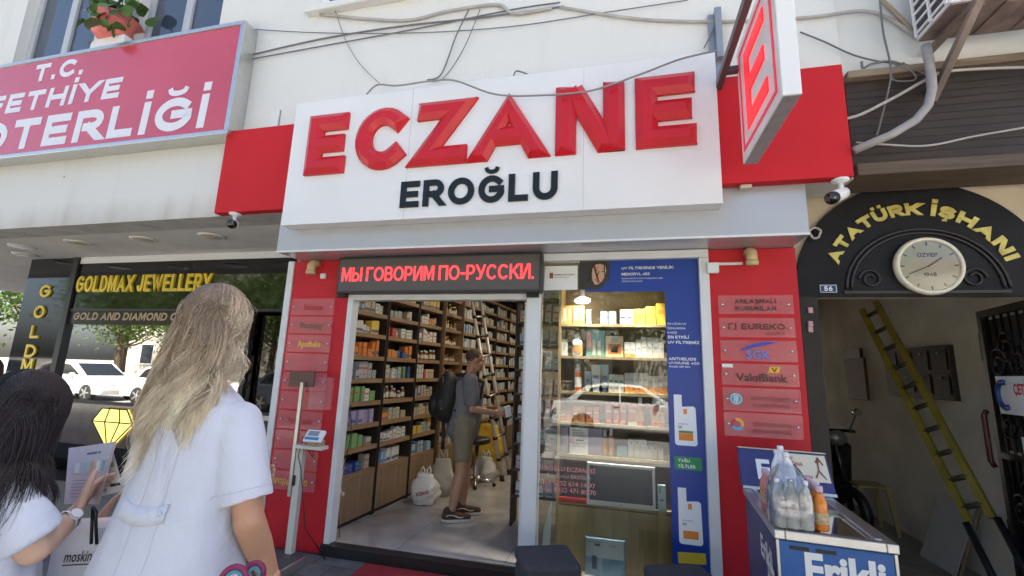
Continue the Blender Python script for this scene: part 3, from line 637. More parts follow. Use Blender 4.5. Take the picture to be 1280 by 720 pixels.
tc = n.new('ShaderNodeTexCoord'); wv = n.new('ShaderNodeTexWave'); wv.bands_direction = 'Z'; wv.inputs['Scale'].default_value = 12; wv.inputs['Distortion'].default_value = 0
L.new(tc.outputs['Object'], wv.inputs[0]); mr = n.new('ShaderNodeMapRange'); mr.inputs[3].default_value = .12; mr.inputs[4].default_value = .5; L.new(wv.outputs['Fac'], mr.inputs[0]); L.new(mr.outputs[0], b.inputs['Emission Strength'])
obj('lit_letter', e, M_lit, pj)
obj('support_arm', MB().box(.665, .705, 2.0, 3.27, 3.575, 3.625).box(.705, pj_x-.001, 2.955, 2.995, 3.58, 3.62), M_dgrey, pj)
obj('support_post', MB().box(.70, .745, 3.20, 3.245, 3.88, 4.30).box(.66, .745, 3.245, 3.268, 3.60, 4.28), M_grey, pj)

# ---------------------------------------------------------------- notary sign
NY = 3.10
M_rose = mat('rose_sign_sheet', (.58, .050, .078), .22, spec=.7, coat=.35, var=.12, vscale=.9)
nz0, nz1, nx1 = 3.64, 4.855, -3.575
ns = thing('notary_sign', 'long rose red notary sign with white letters and a silver frame', 'sign', (-6, NY, 3.6))
obj('board', MB().box(-8.6, nx1-.03, NY+.012, YW-.005, nz0+.03, nz1-.03), M_rose, ns)
obj('frame', MB().box(-8.63, nx1, NY, YW-.004, nz1-.045, nz1, .006).box(-8.63, nx1, NY, YW-.004, nz0, nz0+.045, .006).box(nx1-.045, nx1, NY+.001, YW-.004, nz0+.046, nz1-.046, .004), M_alu2, ns)
M_nl = mat('pale_sign_letters', (.74, .74, .78), .3)
for txt, x0, x1, z0, H, sh in (('T.C.', -6.42, at(101, 92, NY).x, 4.55, .215, .05), ('FETHİYE', at(5, 138, NY).x-.29, at(146, 121, NY).x, 4.20, .235, .10), ('NOTERLİĞİ', -7.62, at(254, 157, NY).x-.01, 3.735, .36, .04)):
    obj('lettering', cap_text(MB(), txt, x0, x1, z0, H, NY+.011, .25, .0012, sh), M_nl, ns)
# flower box in the upper window
pt = thing('window_plant', 'green leafy plant in a pink wrapped pot on the upper window ledge', 'plant', (-6.1, 3.2, 4.7))
a = at(140, 34, 3.14); obj('planter', MB().box(a.x-.24, a.x+.24, 3.12, 3.26, 4.62, 4.98, .01), M_white, pt)
m = MB()
mp = Matrix.Translation((a.x, 3.18, 4.98)); m.lathe([(.15, 0), (.19, .05), (.17, .12), (.22, .24), (.2, .26)], n=18, M=mp)
for i, v in enumerate(m.v):
    k = noise.noise(Vector(v)*14)*.03; m.v[i] = (v[0]+k, v[1]+k, v[2])
obj('pot_wrap', m, mat('pink_wrap', (.75, .20, .17), .5, var=.25, vscale=9), pt)
m = MB(); ctr = Vector((a.x-.02, 3.10, 5.30))
for k in range(70):
    d = Vector((rng.normal(0, .26), rng.normal(0, .10), rng.normal(-.02, .15))); c = ctr+d; r = rng.uniform(.05, .09)
    q = Vector((rng.normal(), -1+rng.normal()*.5, rng.normal()*.7+.3)).to_track_quat('Z', 'Y').to_matrix()
    vs = [c+q @ Vector((r*math.cos(s)*(1+.25*math.sin(2*s)), r*math.sin(s), .012*math.cos(2*s))) for s in np.linspace(0, 2*PI, 11)[:-1]]
    m.add([c]+vs, [(0, i+1, (i+1) % 10+1) for i in range(10)], True)
obj('leaves', m, mat('round_leaf', (.075, .16, .03), .5, var=.5, vscale=3), pt)
# small upper window at the top edge of the photo
a, b = at(398, 15, YW), at(540, -8, YW)
ow = obj('window', MB().box(a.x+.05, a.x+.12, YW-.02, YW-.001, a.z+.02, a.z+1.2).box(a.x+.12, a.x+1.6, YW-.02, YW-.001, a.z+.02, a.z+.08).box(a.x+1.1, a.x+1.17, YW-.02, YW-.001, a.z+.08, a.z+1.2), M_white, bld)
obj('pane', MB().box(a.x+.12, a.x+1.6, YW-.012, YW-.003, a.z+.08, a.z+1.2), MATS['upper_window_glass'], ow)
obj('window_sill', MB().box(a.x-.1, a.x+1.7, YW-.08, YW-.001, a.z-.05, a.z+.018, .008), M_plaster, bld)

# ---------------------------------------------------------------- jewellery shop
YJ = 4.46
jw = thing('jewellery_shopfront', 'black glass jewellery shop front with yellow letters beside the pharmacy', 'shopfront', (-6, YJ, 0))
obj('column', MB().box(-8.27, -7.40, YJ, YJ+.5, 0, ZS-.002, .004), M_blkgl, jw)
obj('window_frame', MB().box(-7.398, -7.30, YJ-.03, YJ+.05, 0, ZS-.002, .004).box(-4.36, -4.30, YJ-.01, YJ+.05, 0, 2.14, .004).box(-7.298, -3.13, YJ-.01, YJ+.05, .95, .985).box(-7.298, -3.13, YJ-.012, YJ+.05, 2.14, 2.17), M_blk, jw)
obj('head_strip', MB().box(-7.298, -3.13, YJ-.005, YJ+.06, 2.80, ZS-.003), M_white, jw)
obj('sign_board', MB().box(-7.298, -3.13, YJ, YJ+.05, 2.172, 2.798), M_blkgl, jw)
obj('name_strip', MB().box(-7.298, -4.362, YJ+.002, YJ+.04, 1.96, 2.138), mat('dark_strip', (.04, .035, .03), .15), jw)
obj('pane', MB().box(-7.298, -4.362, YJ+.02, YJ+.026, .986, 1.958), glass_mat('jewellery_glass', (.50, .48, .42), 5.0), jw)
obj('base_panel', MB().box(-7.298, -4.362, YJ, YJ+.05, .45, .948), mat('brown_gloss_panel', (.16, .125, .105), .10, spec=.7, var=.2), jw)
obj('base_panel', MB().box(-7.298, -4.362, YJ+.01, YJ+.05, 0, .448), M_blkgl, jw)
obj('door', MB().box(-4.298, -3.9, YJ+.1, YJ+.14, .03, 2.1), glass_mat('jewellery_door_glass', (.7, .68, .62), 1.3), jw)
t = MB(); cap_text(t, 'GOLDMAX JEWELLERY', -7.255, -4.98, 2.395, .225, YJ-.001, .17, .025, -.0)
obj('lettering', t, M_gold, jw)
t = MB(); cap_text(t, 'GOLD AND DIAMOND COLLECTION', -7.22, -4.55, 2.02, .10, YJ+.001, .2, .004, .15)
obj('lettering', t, mat('pale_brown_letters', (.50, .36, .22), .5), jw)
for ch, (px, py) in zip('GOLDM', ((57, 371), (49.5, 397), (44, 422), (38.5, 446), (34, 464))):
    a = at(px, py, YJ); W = .20 if ch != 'L' else .16
    obj('raised_letter', cap_text(MB(), ch, a.x-W/2, a.x+W/2, a.z-.01, .175, YJ-.001, .2, .02), M_gold, jw)
# lit diamond emblem on the base panel
dm = MB(); c = at(141, 533, YJ-.02); pts = [(-.20, .19), (.20, .19), (.33, .03), (.0, -.30), (-.33, .03)]
P2 = lambda x, z, d=0: Vector((c.x+x, YJ-.005-d, c.z+.02+z))
dm.prism([P2(*p) for p in pts], (0, -.03, 0))
de = thing('diamond_emblem', 'yellow lit diamond shape on the jewellery shop base panel', 'emblem', (c.x, YJ-.005, c.z))
obj('light_face', dm, mat('lit_yellow_plastic', (.8, .66, .1), .3, emit=(1, .82, .18), estr=.35), de)
ln = MB()
for a, b in (((-.20, .19), (.20, .19)), ((.20, .19), (.33, .03)), ((.33, .03), (0, -.3)), ((0, -.3), (-.33, .03)), ((-.33, .03), (-.20, .19)), ((-.33, .03), (.33, .03)), ((-.12, .03), (0, -.3)), ((.12, .03), (0, -.3)), ((-.12, .03), (-.08, .19)), ((.12, .03), (.08, .19))):
    ln.tube([P2(*a, .032), P2(*b, .032)], .008, 6)
obj('outline', ln, M_ink, de)
# inside the jewellery shop
cb = thing('wall_cabinet', 'dark walnut cabinet with cream drawers inside the jewellery doorway', 'cabinet', (-4.6, 5.6, .03))
obj('body', MB().box(-5.6, -3.4, 5.6, 6.1, .03, .96), mat('cream_drawers', (.6, .55, .42), .4), cb)
obj('top', MB().box(-5.62, -3.38, 5.57, 6.12, .962, 1.0), M_dwood, cb)
obj('back', MB().box(-5.6, -3.4, 5.95, 6.1, 1.002, 2.6).box(-5.6, -3.4, 5.6, 5.94, 1.95, 2.6).box(-4.72, -4.62, 5.65, 5.94, 1.002, 1.948).box(-3.75, -3.65, 5.65, 5.94, 1.002, 1.948), mat('red_brown_wood', (.17, .075, .045), .35, var=.2), cb)
for k in range(4): obj('handle', MB().box(-5.3+k*.55, -5.14+k*.55, 5.575, 5.598, .78, .80), M_blk, cb)
M_vel = mat('cream_velvet', (.70, .64, .52), .8); M_jg = mat('jewellery_gold', (.75, .50, .12), .2, 1.)
for k, x in enumerate((-7.0, -6.55, -6.1, -5.65, -5.2, -4.75)):
    y = 4.85+.12*(k % 2)
    b = thing('necklace_bust', 'cream display bust with a gold necklace in the jewellery window', 'display bust', (x, y, .99), 0, 'necklace busts in the jewellery window')
    m = MB().lathe([(.08, 0), (.10, .02), (.09, .05), (.13, .12), (.15, .20), (.09, .28), (.05, .33), (.045, .40)], n=16)
    for i, v in enumerate(m.v): m.v[i] = (v[0], v[1]*.55, v[2])
    obj('stand', m, M_vel, b, local=True)
    obj('necklace', MB().tube([(.085*math.sin(a), -.065-.02*math.cos(a), .24-.07*math.cos(a)) for a in np.linspace(-2, 2, 13)], .006, 6), M_jg, b, local=True)
solo('display_shelf', MB().box(-7.25, -4.4, 4.62, 5.25, .955, .985), M_vel, 'cream covered display shelf behind the jewellery window', 'shelf')
# round ceiling lamps under the overhang
for k, (px, py) in enumerate(((28, 308), (98, 303), (180, 299), (264, 295), (32, 318))):
    p = atz(px, py, ZS)
    if k == 4: p = Vector((-9.05, 4.2, ZS)) if False else p
    rl = thing('recessed_lamp', ['leftmost round ceiling lamp above the GOLD column', 'second round ceiling lamp along the overhang, above the jewellery window', 'third round ceiling lamp along the overhang, between two others', 'round ceiling lamp nearest the pharmacy camera', 'round lamp close behind the leftmost ceiling lamp'][k], 'ceiling lamp', p, 0, 'round lamps under the overhang')
    obj('rim', MB().lathe([(.105, -.012), (.13, -.010), (.135, .0)], n=28), M_white, rl, local=True)
    obj('lens', MB().lathe([(.001, -.014), (.10, -.013), (.104, -.011)], n=28), mat('lamp_lens_warm', (.62, .55, .40) if k else (.8, .8, .78), .4) if k else mat('lamp_lens_clear', (.85, .85, .82), .3), rl, local=True)

# ---------------------------------------------------------------- cameras, pipes, cables, air conditioner
def bullet_cam(p, aim, label):
    t = thing('security_camera', label, 'camera', p)
    d = Vector(aim).normalized(); q = d.to_track_quat('Z', 'Y').to_matrix().to_4x4()
    obj('mount', MB().lathe([(.05, -.001), (.052, -.012), (.03, -.022), (.02, -.03)], n=20).tube([(0, 0, -.025), (0, 0, -.07), tuple(Vector((0, 0, -.085))+d*.02)], .016, 10), M_white, t, local=True)
    M = Matrix.Translation(Vector((0, 0, -.10))-d*.04) @ q
    obj('body', MB().lathe([(.025, 0), (.037, .01), (.040, .05), (.040, .15)], n=20, M=M), M_white, t, local=True)
    obj('lens_ring', MB().lathe([(.0405, .14), (.041, .172), (.036, .175)], n=20, M=M), M_blk, t, local=True)
    obj('lens', MB().lathe([(.001, .1755), (.034, .1752)], n=20, M=M), mat('camera_glass', (.02, .015, .015), .03, spec=1), t, local=True)
bullet_cam((-3.42, 3.18, 2.872), (.62, -.72, -.28), 'white bullet camera hanging below the left red panel')
bullet_cam((1.40, 3.19, 2.86), (-.70, -.55, -.42), 'white bullet camera hanging below the right red panel')
M_pvc = mat('tan_pvc', (.62, .47, .27), .5, var=.1)
def elbow(p, label):
    t = thing('vent_elbow', label, 'pipe', p)
    obj('pipe', MB().tube([(0, .02, 0), (0, -.05, 0), (0, -.075, -.01), (0, -.09, -.035), (0, -.092, -.11)], [.036, .036, .037, .037, .037], 16), M_pvc, t, local=True)
    obj('flange', MB().tube([(0, -.092, -.075), (0, -.092, -.112)], .042, 16), M_pvc, t, local=True)
elbow(at(935, 317, YF)+Vector((0, -.002, 0)), 'tan pipe elbow coming out of the pillar beside the passage')
elbow(at(398, 331, YF)+Vector((0, -.002, 0)), 'tan pipe elbow coming out of the pillar above the plaques')
a, b = at(886, 331, YF), at(928, 330, YF)
solo('cable_duct', MB().box(a.x, b.x, YF-.016, YF-.002, a.z-.008, a.z+.012, .002), M_white, 'thin white cable duct leading to the tan pipe elbow', 'cable duct')
solo('junction_box', MB().box(.62, .70, YF-.07, YF-.032, at(888, 337, YF).z-.04, at(888, 337, YF).z+.04, .006), M_white, 'small white junction box at the top corner of the window frame', 'box')
solo('junction_box', MB().box(at(405, 345, YF).x-.02, at(405, 345, YF).x+.03, YF-.03, YF-.002, 2.33, 2.38, .004), M_white, 'small white box on the pillar beside the running-text display', 'box')
def cable(pts, Y, r, label, m=M_cable, sag=0.):
    P = [at(p[0], p[1], p[2] if len(p) > 2 else Y) for p in pts]; out = []
    for i in range(len(P)-1):
        p0, p1, p2, p3 = P[max(i-1, 0)], P[i], P[i+1], P[min(i+2, len(P)-1)]
        for k in range(6):
            s = k/6; out.append(.5*((2*p1)+(p2-p0)*s+(2*p0-5*p1+4*p2-p3)*s*s+(3*p1-p0-3*p2+p3)*s**3))
    out.append(P[-1]); return solo('cable', MB().tube(out, r, 6), m, label, 'cable')
cable([(458, 118), (472, 106), (497, 107), (540, 101), (570, 101), (620, 118), (680, 119), (740, 113), (800, 93), (850, 74), (897, 63)], 3.02, .007, 'grey cable sagging in front of the ECZANE letters', mat('dusty_cable', (.30, .29, .28), .6))
cable([(586, 12), (570, 45), (552, 92), (534, 100)], 3.24, .006, 'thin cable dropping from the conduit to the sign, right one')
cable([(600, 12), (580, 60), (556, 96), (540, 102)], 3.235, .004, 'thin cable looping down beside another above the letter Z')
cable([(418, 10), (432, 50), (450, 80), (475, 105)], 3.24, .0035, 'thinnest cable running down the bare wall above the letter C')
cable([(642, 95), (645, 89), (652, 90), (660, 93)], 3.15, .006, 'short cable end poking up behind the sign board')
cable([(400, 18), (500, 26), (560, 14), (620, 6), (643, 17), (690, 10)], 3.245, .014, 'thick pale conduit running under the upper window', M_cablel)
cable([(300, 72), (400, 49), (500, 33), (600, 22), (705, 8)], 3.25, .008, 'long straight cable climbing across the bare wall', M_cable)
cable([(302, 76), (400, 58), (520, 36), (640, 12), (700, 3)], 3.25, .006, 'lower of the two long cables climbing across the wall', M_cable)
cable([(308, 36), (400, 41), (520, 41), (640, 33), (760, 15), (860, 0)], 3.25, .004, 'thin wire crossing the wall from the notary sign', M_cable)
cable([(700, 9), (800, 24), (900, 27), (1010, 22), (1070, 14), (1105, 20), (1145, 45)], 3.25, .012, 'pale conduit running behind the projecting sign to the air conditioner', M_cablel)
cable([(1102, 0), (1118, 15), (1140, 38)], 3.25, .014, 'short tan hose dropping to the air conditioner', mat('tan_hose', (.40, .31, .21), .7, var=.2))
cable([(1000, 40), (1030, 52), (1065, 68), (1100, 77), (1130, 80), (1158, 92)], 3.23, .006, 'thin wire running down to the drain pipe')
cable([(1077, 77), (1079, 85), (1090, 80), (1115, 77), (1145, 88), (1157, 94)], 3.22, .008, 'loose black cable with a hooked end beside the drain pipe')
cable([(1100, 0), (1104, 40), (1113, 80), (1113, 100), (1105, 135), (1096, 170)], 3.21, .006, 'grey cable hanging over the brown beam')
cable([(1113, 78), (1140, 90), (1143, 100), (1120, 101), (1113, 92), (1130, 78)], 3.21, .005, 'tangled loop of wire at the end of the beam')
cable([(997, 150), (1060, 148), (1110, 126), (1157, 100), (1180, 90), (1230, 86), (1290, 84)], 3.19, .010, 'beige cable crossing the brown beam diagonally', M_cablel)
cable([(1070, 178), (1110, 181), (1160, 182), (1220, 170), (1290, 158)], 3.20, .007, 'thin beige cable drooping along the brown beam', M_cablel)
cable([(880, 60), (890, 40), (897, 20), (893, 10)], 3.22, .005, 'short black wire beside the grey sign post')
M_pipe = mat('grey_drain_pipe', (.36, .34, .33), .6, var=.2, vscale=14)
P = [at(*p, 3.13) for p in ((1157, 56), (1161, 75), (1164, 95), (1165, 112), (1160, 132), (1145, 150), (1115, 168), (1068, 188))]
solo('drain_pipe', MB().tube(P, .026, 12), M_pipe, 'bent grey drain pipe below the air conditioner', 'pipe')
ac = thing('air_conditioner', 'white outdoor air conditioner unit on a bracket above the beam', 'air conditioner', (2.3, 3.05, 3.78))
ax0, ax1, ay0, ay1, az0, az1 = 1.90, 2.72, 2.84, 3.17, 3.79, 4.38
obj('casing', MB().box(ax0+.012, ax1, ay0, ay1, az0, az1, .012), M_white, ac)
obj('base', MB().box(ax0+.02, ax1-.01, ay0+.01, ay1-.01, az0-.012, az0-.001), mat('rusty_base', (.26, .19, .17), .6, var=.4, vscale=8), ac)
m = MB()
for k in range(3): m.box(ax0+.1+k*.2, ax0+.2+k*.2, ay0+.03, ay1-.03, az0-.022, az0-.0125, .006)
obj('base_rib', m, MATS['rusty_base'], ac)
m = MB()
for j in range(8): m.box(ax0, ax0+.011, ay0+.015, ay1-.015, az0+.03+j*.068, az0+.045+j*.068)
for k in range(3): m.box(ax0-.001, ax0+.0105, ay0+.016+k*.142, ay0+.032+k*.142, az0+.01, az1-.01)
obj('side_grille', m, M_white, ac)
obj('coil', MB().box(ax0+.0105, ax0+.0115, ay0+.02, ay1-.02, az0+.02, az1-.02), mat('dark_coil', (.045, .045, .05), .6, var=.4, vscale=60), ac)
for x in (2.0, 2.6):
    br = MB().box(x, x+.04, ay0-.05, YW-.002, az0-.055, az0-.024); br.prism([(x, YW-.003, 3.40), (x, YW-.003, 3.46), (x, ay0, az0-.056), (x, ay0-.05, az0-.056)], (.04, 0, 0))
    obj('bracket', br, mat('galvanised_bracket', (.30, .24, .20), .5, .4, var=.3), ac)

# ---------------------------------------------------------------- arch, clock, number plate
AY = 3.60; AC, AR = (2.0, 2.21), .765
am = MB(); N = 48; za = 2.145
pts = [(AC[0]+AR*math.cos(a), AY, AC[1]+AR*math.sin(a)) for a in np.linspace(0, PI, N)]
pts = [(AC[0]+AR, AY, za)]+pts+[(AC[0]-AR, AY, za)]
arch = thing('arch_panel', 'black semicircular entrance panel with an arc of yellow letters', 'sign', (AC[0], AY, za))
obj('panel', am.prism(pts, (0, .028, 0)), mat('black_painted_iron', (.010, .010, .012), .55, spec=.22, var=.4, vscale=5, bump=.1), arch)
m = MB()
for R_ in (.47, .44): m.tube([(AC[0]+.02+R_*math.cos(a), AY-.006, AC[1]-.02+R_*.92*math.sin(a)) for a in np.linspace(.02, PI-.02, 30)], .010, 6)
for sx in (-1, 1):
    m.tube([(AC[0]+sx*(.30+.07*math.cos(a)*(1-a/14)), AY-.008, AC[1]+.06+.07*math.sin(a)*(1-a/14)) for a in np.linspace(0, 9, 30)], .008, 6)
m.box(AC[0]-.47, AC[0]+.49, AY-.012, AY-.001, AC[1]-.045, AC[1]-.025)
obj('scroll_trim', m, mat('worn_black_iron', (.03, .028, .028), .4, .3), arch)
# letters set round the arc
pl = [at(*p, AY) for p in ((1035, 318), (1048, 325))]
tcx, tcz = 2.0, 2.215
def curved(txt, a0, a1, H, r0):
    mb = MB(); L = layout(txt, H, .31*H, gap=.16*H); W = max(p[0] for s in L for q in s for p in q[0])+.155*H; k = (rad(a0)-rad(a1))*r0/W
    def wp(x, y, d):
        a = rad(a0)-x*k/r0; r = r0+y; return Vector((tcx+r*math.cos(a), AY-d, tcz+r*math.sin(a)))
    return put(mb, L, .31*H, frame((0, 0, 0), *FRONT), .008, warp=wp)
def ang(px, py): p = at(px, py, AY); return math.degrees(math.atan2(p.z-tcz, p.x-tcx)), math.hypot(p.z-tcz, p.x-tcx)
t = curved('ATATÜRK', 160.5, 85, .088, .513); t2 = curved('İŞHANI', 78.5, 18.5, .088, .513)
for t in (t, t2): obj('lettering', t, mat('old_gold_letters', (.62, .50, .13), .35, .3, var=.3, vscale=12), arch)
cl = thing('wall_clock', 'round cream wall clock with a white rim on the black arch panel', 'clock', (2.035, AY-.01, 2.345))
M_ = Matrix.Translation((2.04, AY-.002, 2.352)) @ Matrix.Rotation(PI/2, 4, 'X')
obj('rim', MB().lathe([(.197, 0), (.203, .02), (.198, .045), (.184, .052), (.176, .045), (.174, .03)], n=48, M=M_, caps=False), mat('cream_rim', (.78, .72, .56), .35), cl)
obj('dial', MB().disc((2.04, AY-.032, 2.352), .176, n=48), mat('cream_dial', (.60, .57, .44), .4, var=.06), cl)
m = MB(); C_ = Vector((2.04, AY-.036, 2.352))
for k in range(12):
    a = k*PI/6; d = Vector((math.sin(a), 0, math.cos(a))); n_ = Vector((d.z, 0, -d.x))
    m.obox(C_+d*.155, d*.012, n_*.004, (0, .0006, 0))
obj('hour_mark', m, M_ink, cl)
h1, h2 = at(1166, 325, AY-.04)-C_, at(1124, 348, AY-.04)-C_
for v, L_, w_ in ((Vector((.70, 0, .50)), .095, .0045), (Vector((-.90, 0, -.42)), .135, .003)):
    d = v.normalized(); n_ = Vector((d.z, 0, -d.x)); obj('hand', MB().obox(C_+d*L_*.42+Vector((0, -.003, 0)), d*L_*.58, n_*w_, (0, .0007, 0)), M_ink, cl)
t = MB(); cap_text(t, 'ÖZYEP', C_.x-.062, C_.x+.055, C_.z+.062, .028, C_.y, .16, .0008); cap_text(t, '1948', C_.x-.04, C_.x+.035, C_.z-.075, .028, C_.y, .16, .0008)
obj('lettering', t, M_ink, cl)
obj('glass', MB().disc((2.04, AY-.047, 2.352), .175, n=48), M_clear, cl)
a = at(1035, 361, AY)
np_ = thing('number_plate', 'small blue house number plate reading 56', 'plate', (a.x, AY, a.z))
obj('plate', MB().box(a.x-.055, a.x+.055, AY-.006, AY-.001, a.z-.03, a.z+.03, .001), mat('blue_enamel', (.02, .04, .14), .3), np_)
bd = MB(); 
for (x0, x1, z0, z1) in ((-.052, .052, .024, .027), (-.052, .052, -.027, -.024), (-.052, -.049, -.0238, .0238), (.049, .052, -.0238, .0238)): bd.box(a.x+x0, a.x+x1, AY-.0075, AY-.0062, a.z+z0, a.z+z1)
obj('border', bd, M_white, np_)
t = MB(); cap_text(t, '56', a.x-.026, a.x+.026, a.z-.017, .034, AY-.0065, .2, .001); obj('lettering', t, M_white, np_)
c = at(1019, 291, 3.56)
solo('cable_coil', MB().tube([(c.x+(.035+.006*math.sin(3*a))*math.cos(a), 3.57-.004*a/6, c.z+.04*math.sin(a)) for a in np.linspace(0, 12, 60)], .008, 7), mat('pale_coil', (.5, .45, .42), .5), 'small coil of pale cable at the canopy corner', 'cable')

# ---------------------------------------------------------------- acrylic plaques on both pillars
M_acr = mat('clear_acrylic', (.85, .55, .55), .05, alpha=.12, spec=.8)
def plaque(x0, x1, z0, z1, lines, label, studs=2, extra=None):
    t = thing('plaque', label, 'plaque', ((x0+x1)/2, YF-.03, z0), 0, 'acrylic plaques on the red pillars')
    obj('plate', MB().box(x0, x1, YF-.034, YF-.029, z0, z1, .001), M_acr, t)
    for sx in (x0+.03, x1-.03):
        obj('stud', MB().lathe([(.009, 0), (.009, .03), (.006, .036)], n=10, M=Matrix.Translation((sx, YF-.002, (z0+z1)/2)) @ Matrix.Rotation(PI/2, 4, 'X')), M_chrome, t)
    for (txt, cx, cz, H, W, m_, bold) in lines:
        b = MB()
        if bold == 'cap': cap_text(b, txt, cx-W/2, cx+W/2, cz, H, YF-.0345, .2, .0008)
        else: font_text(b, txt, (cx-W/2, YF-.0345, cz), *FRONT, H, W, bold=bold)
        obj('lettering', b, m_, t)
    return t
M_txd = mat('dark_brown_print', (.07, .02, .015), .5); M_txr = mat('deep_red_print', (.42, .01, .015), .4); M_txy = mat('yellow_print', (.80, .52, .08), .4)
M_txg = mat('dull_green_print', (.10, .11, .05), .5)
px0, px1 = -3.0, -2.545; pz1, pz0 = at(395, 373, YF).z, at(370, 613, YF).z; ph = (pz1-pz0)/10
words = {0: ('Eczane', M_txr, .20), 1: ('Pharmacy', M_txg, .24), 2: ('Apotheke', M_txy, .24), 6: ('Farmacia', M_txr, .24), 9: ('φαρμακείο', M_txy, .34)}
labs = ['clear acrylic plaque reading Eczane, topmost on the left pillar', 'clear acrylic plaque reading Pharmacy in green on the left pillar', 'clear acrylic plaque reading Apotheke in yellow', 'blank acrylic plaque below the Apotheke plaque', 'blank acrylic plaque behind the brown board of the scale', 'blank acrylic plaque below the brown board of the scale', 'acrylic plaque with faint red letters beside the scale post', 'blank acrylic plaque level with the scale display', 'blank acrylic plaque just above the Greek one', 'acrylic plaque with yellow Greek letters, lowest on the left pillar']
for k in range(10):
    z1 = pz1-k*ph; ls = []
    if k in words: wd, m_, W = words[k]; ls = [(wd, -2.76 if k != 9 else -2.79, z1-ph*.68, .055, W, m_, .02)]
    plaque(px0, px1, z1-ph+.006, z1-.006, ls, labs[k])
qx0, qx1 = at(897, 385, YF).x, at(990, 385, YF).x; cx = (qx0+qx1)/2
rows = [(370, 393), (398, 422), (426, 452), (455, 482), (485, 514), (516, 546)]
def row(k): return at(945, rows[k][1], YF).z, at(945, rows[k][0], YF).z
z0, z1 = row(0); plaque(qx0, qx1, z0, z1, [('ANLAŞMALI', cx, z0+.075, .034, .27, M_txd, 'cap'), ('KURUMLAR', cx, z0+.022, .034, .27, M_txd, 'cap')], 'acrylic plaque reading ANLAŞMALI KURUMLAR, topmost on the right pillar')
z0, z1 = row(1); t = plaque(qx0, qx1, z0, z1, [('EUREKO', cx+.04, z0+.055, .042, .28, M_txd, 'cap'), ('SIGORTA', cx+.12, z0+.018, .022, .12, M_txd, 0)], 'acrylic plaque with dark capitals and a small square bracket mark')
b = MB(); x = qx0+.06; z = z0+.05
b.box(x, x+.007, YF-.036, YF-.0348, z, z+.05).box(x+.008, x+.03, YF-.036, YF-.0348, z+.043, z+.05).box(x+.045, x+.052, YF-.036, YF-.0348, z, z+.05).box(x+.03, x+.044, YF-.036, YF-.0348, z, z+.007); obj('logo', b, M_txd, t)
z0, z1 = row(2); t = plaque(qx0, qx1, z0, z1, [], 'acrylic plaque with pale blue letters under a blue swoosh')
b = MB(); font_text(b, 'SGK', (cx-.08, YF-.0348, z0+.02), *FRONT, .058, .16, bold=.03); obj('lettering', b, mat('plaque_blue', (.10, .22, .62), .4), t)
b = MB(); A = [Vector((cx-.12+.28*s, YF-.0348, z0+.075+.065*math.sin(s*2.2)**.8)) for s in np.linspace(0.02, 1, 16)]
for i in range(15): w0, w1 = .026*math.sin(PI*min(1, .1+i/15)), .026*math.sin(PI*min(1, .1+(i+1)/15)); b.quad(A[i], A[i+1], A[i+1]-Vector((0, 0, w1)), A[i]-Vector((0, 0, w0)))
obj('logo', b, mat('swoosh_blue', (.03, .05, .42), .4), t)
z0, z1 = row(3); t = plaque(qx0, qx1, z0, z1, [('VakıfBank', cx+.01, z0+.03, .055, .33, M_txd, .03)], 'acrylic plaque with a yellow emblem and a white sticker at its corner')
b = MB().prism([(cx+.055, YF-.0352, z0+.092), (cx+.125, YF-.0352, z0+.092), (cx+.135, YF-.0352, z0+.135), (cx+.065, YF-.0352, z0+.135)], (0, .0006, 0)); o = obj('logo', b, mat('emblem_yellow', (.80, .42, .02), .4), t)
b = MB(); b.prism([(cx+.075, YF-.036, z0+.128), (cx+.085, YF-.036, z0+.128), (cx+.095, YF-.036, z0+.108), (cx+.105, YF-.036, z0+.128), (cx+.113, YF-.036, z0+.128), (cx+.098, YF-.036, z0+.098), (cx+.092, YF-.036, z0+.098)], (0, .0006, 0)); obj('emblem_mark', b, M_ink, o)
obj('sticker', MB().box(qx0+.005, qx0+.075, YF-.036, YF-.0347, z1-.03, z1-.006), M_paper, t)
for k, (l1, l2, lab, col) in ((4, ('FETHİYE TİCARET', 'VE SANAYİ ODASI', 'acrylic plaque with a round blue and white emblem', (.06, .30, .45))), (5, ('TÜRKİYE ODALAR VE', 'BORSALAR BİRLİĞİ', 'acrylic plaque with an orange and blue ring emblem, lowest on the right pillar', (.10, .25, .55)))):
    z0, z1 = row(k); t = plaque(qx0, qx1, z0, z1, [(l1, cx+.055, z0+.075, .026, .24, M_txd, 0), (l2, cx+.055, z0+.03, .026, .24, M_txd, 0)], lab)
    c = (qx0+.085, YF-.0352, (z0+z1)/2)
    if k == 4:
        o = obj('logo', MB().disc(c, .042), mat('emblem_blue', col, .4), t); obj('emblem_mark', MB().tube([(c[0]+.034*math.cos(a), c[1]-.001, c[2]+.034*math.sin(a)) for a in np.linspace(0, 2*PI, 25)], .003, 5).box(c[0]-.014, c[0]-.008, c[1]-.002, c[1]-.0005, c[2]-.022, c[2]+.022).box(c[0]+.008, c[0]+.014, c[1]-.002, c[1]-.0005, c[2]-.022, c[2]+.022).box(c[0]-.003, c[0]+.003, c[1]-.002, c[1]-.0005, c[2]-.026, c[2]+.026), M_white, o)
    else:
        for a0, a1, mm in ((-.4, 1.9, mat('emblem_orange', (.80, .38, .08), .4)), (2.0, 3.6, mat('emblem_red', (.45, .03, .06), .4)), (3.5, 5.9, mat('emblem_sky', (.12, .35, .65), .4))):
            q = MB()
            A = np.linspace(a0, a1, 12)
            for i in range(11): q.quad(*[(c[0]+r*math.cos(a), c[1], c[2]+r*math.sin(a)) for r, a in ((.022, A[i]), (.043, A[i]), (.043, A[i+1]), (.022, A[i+1]))])
            obj('logo', q, mm, t)
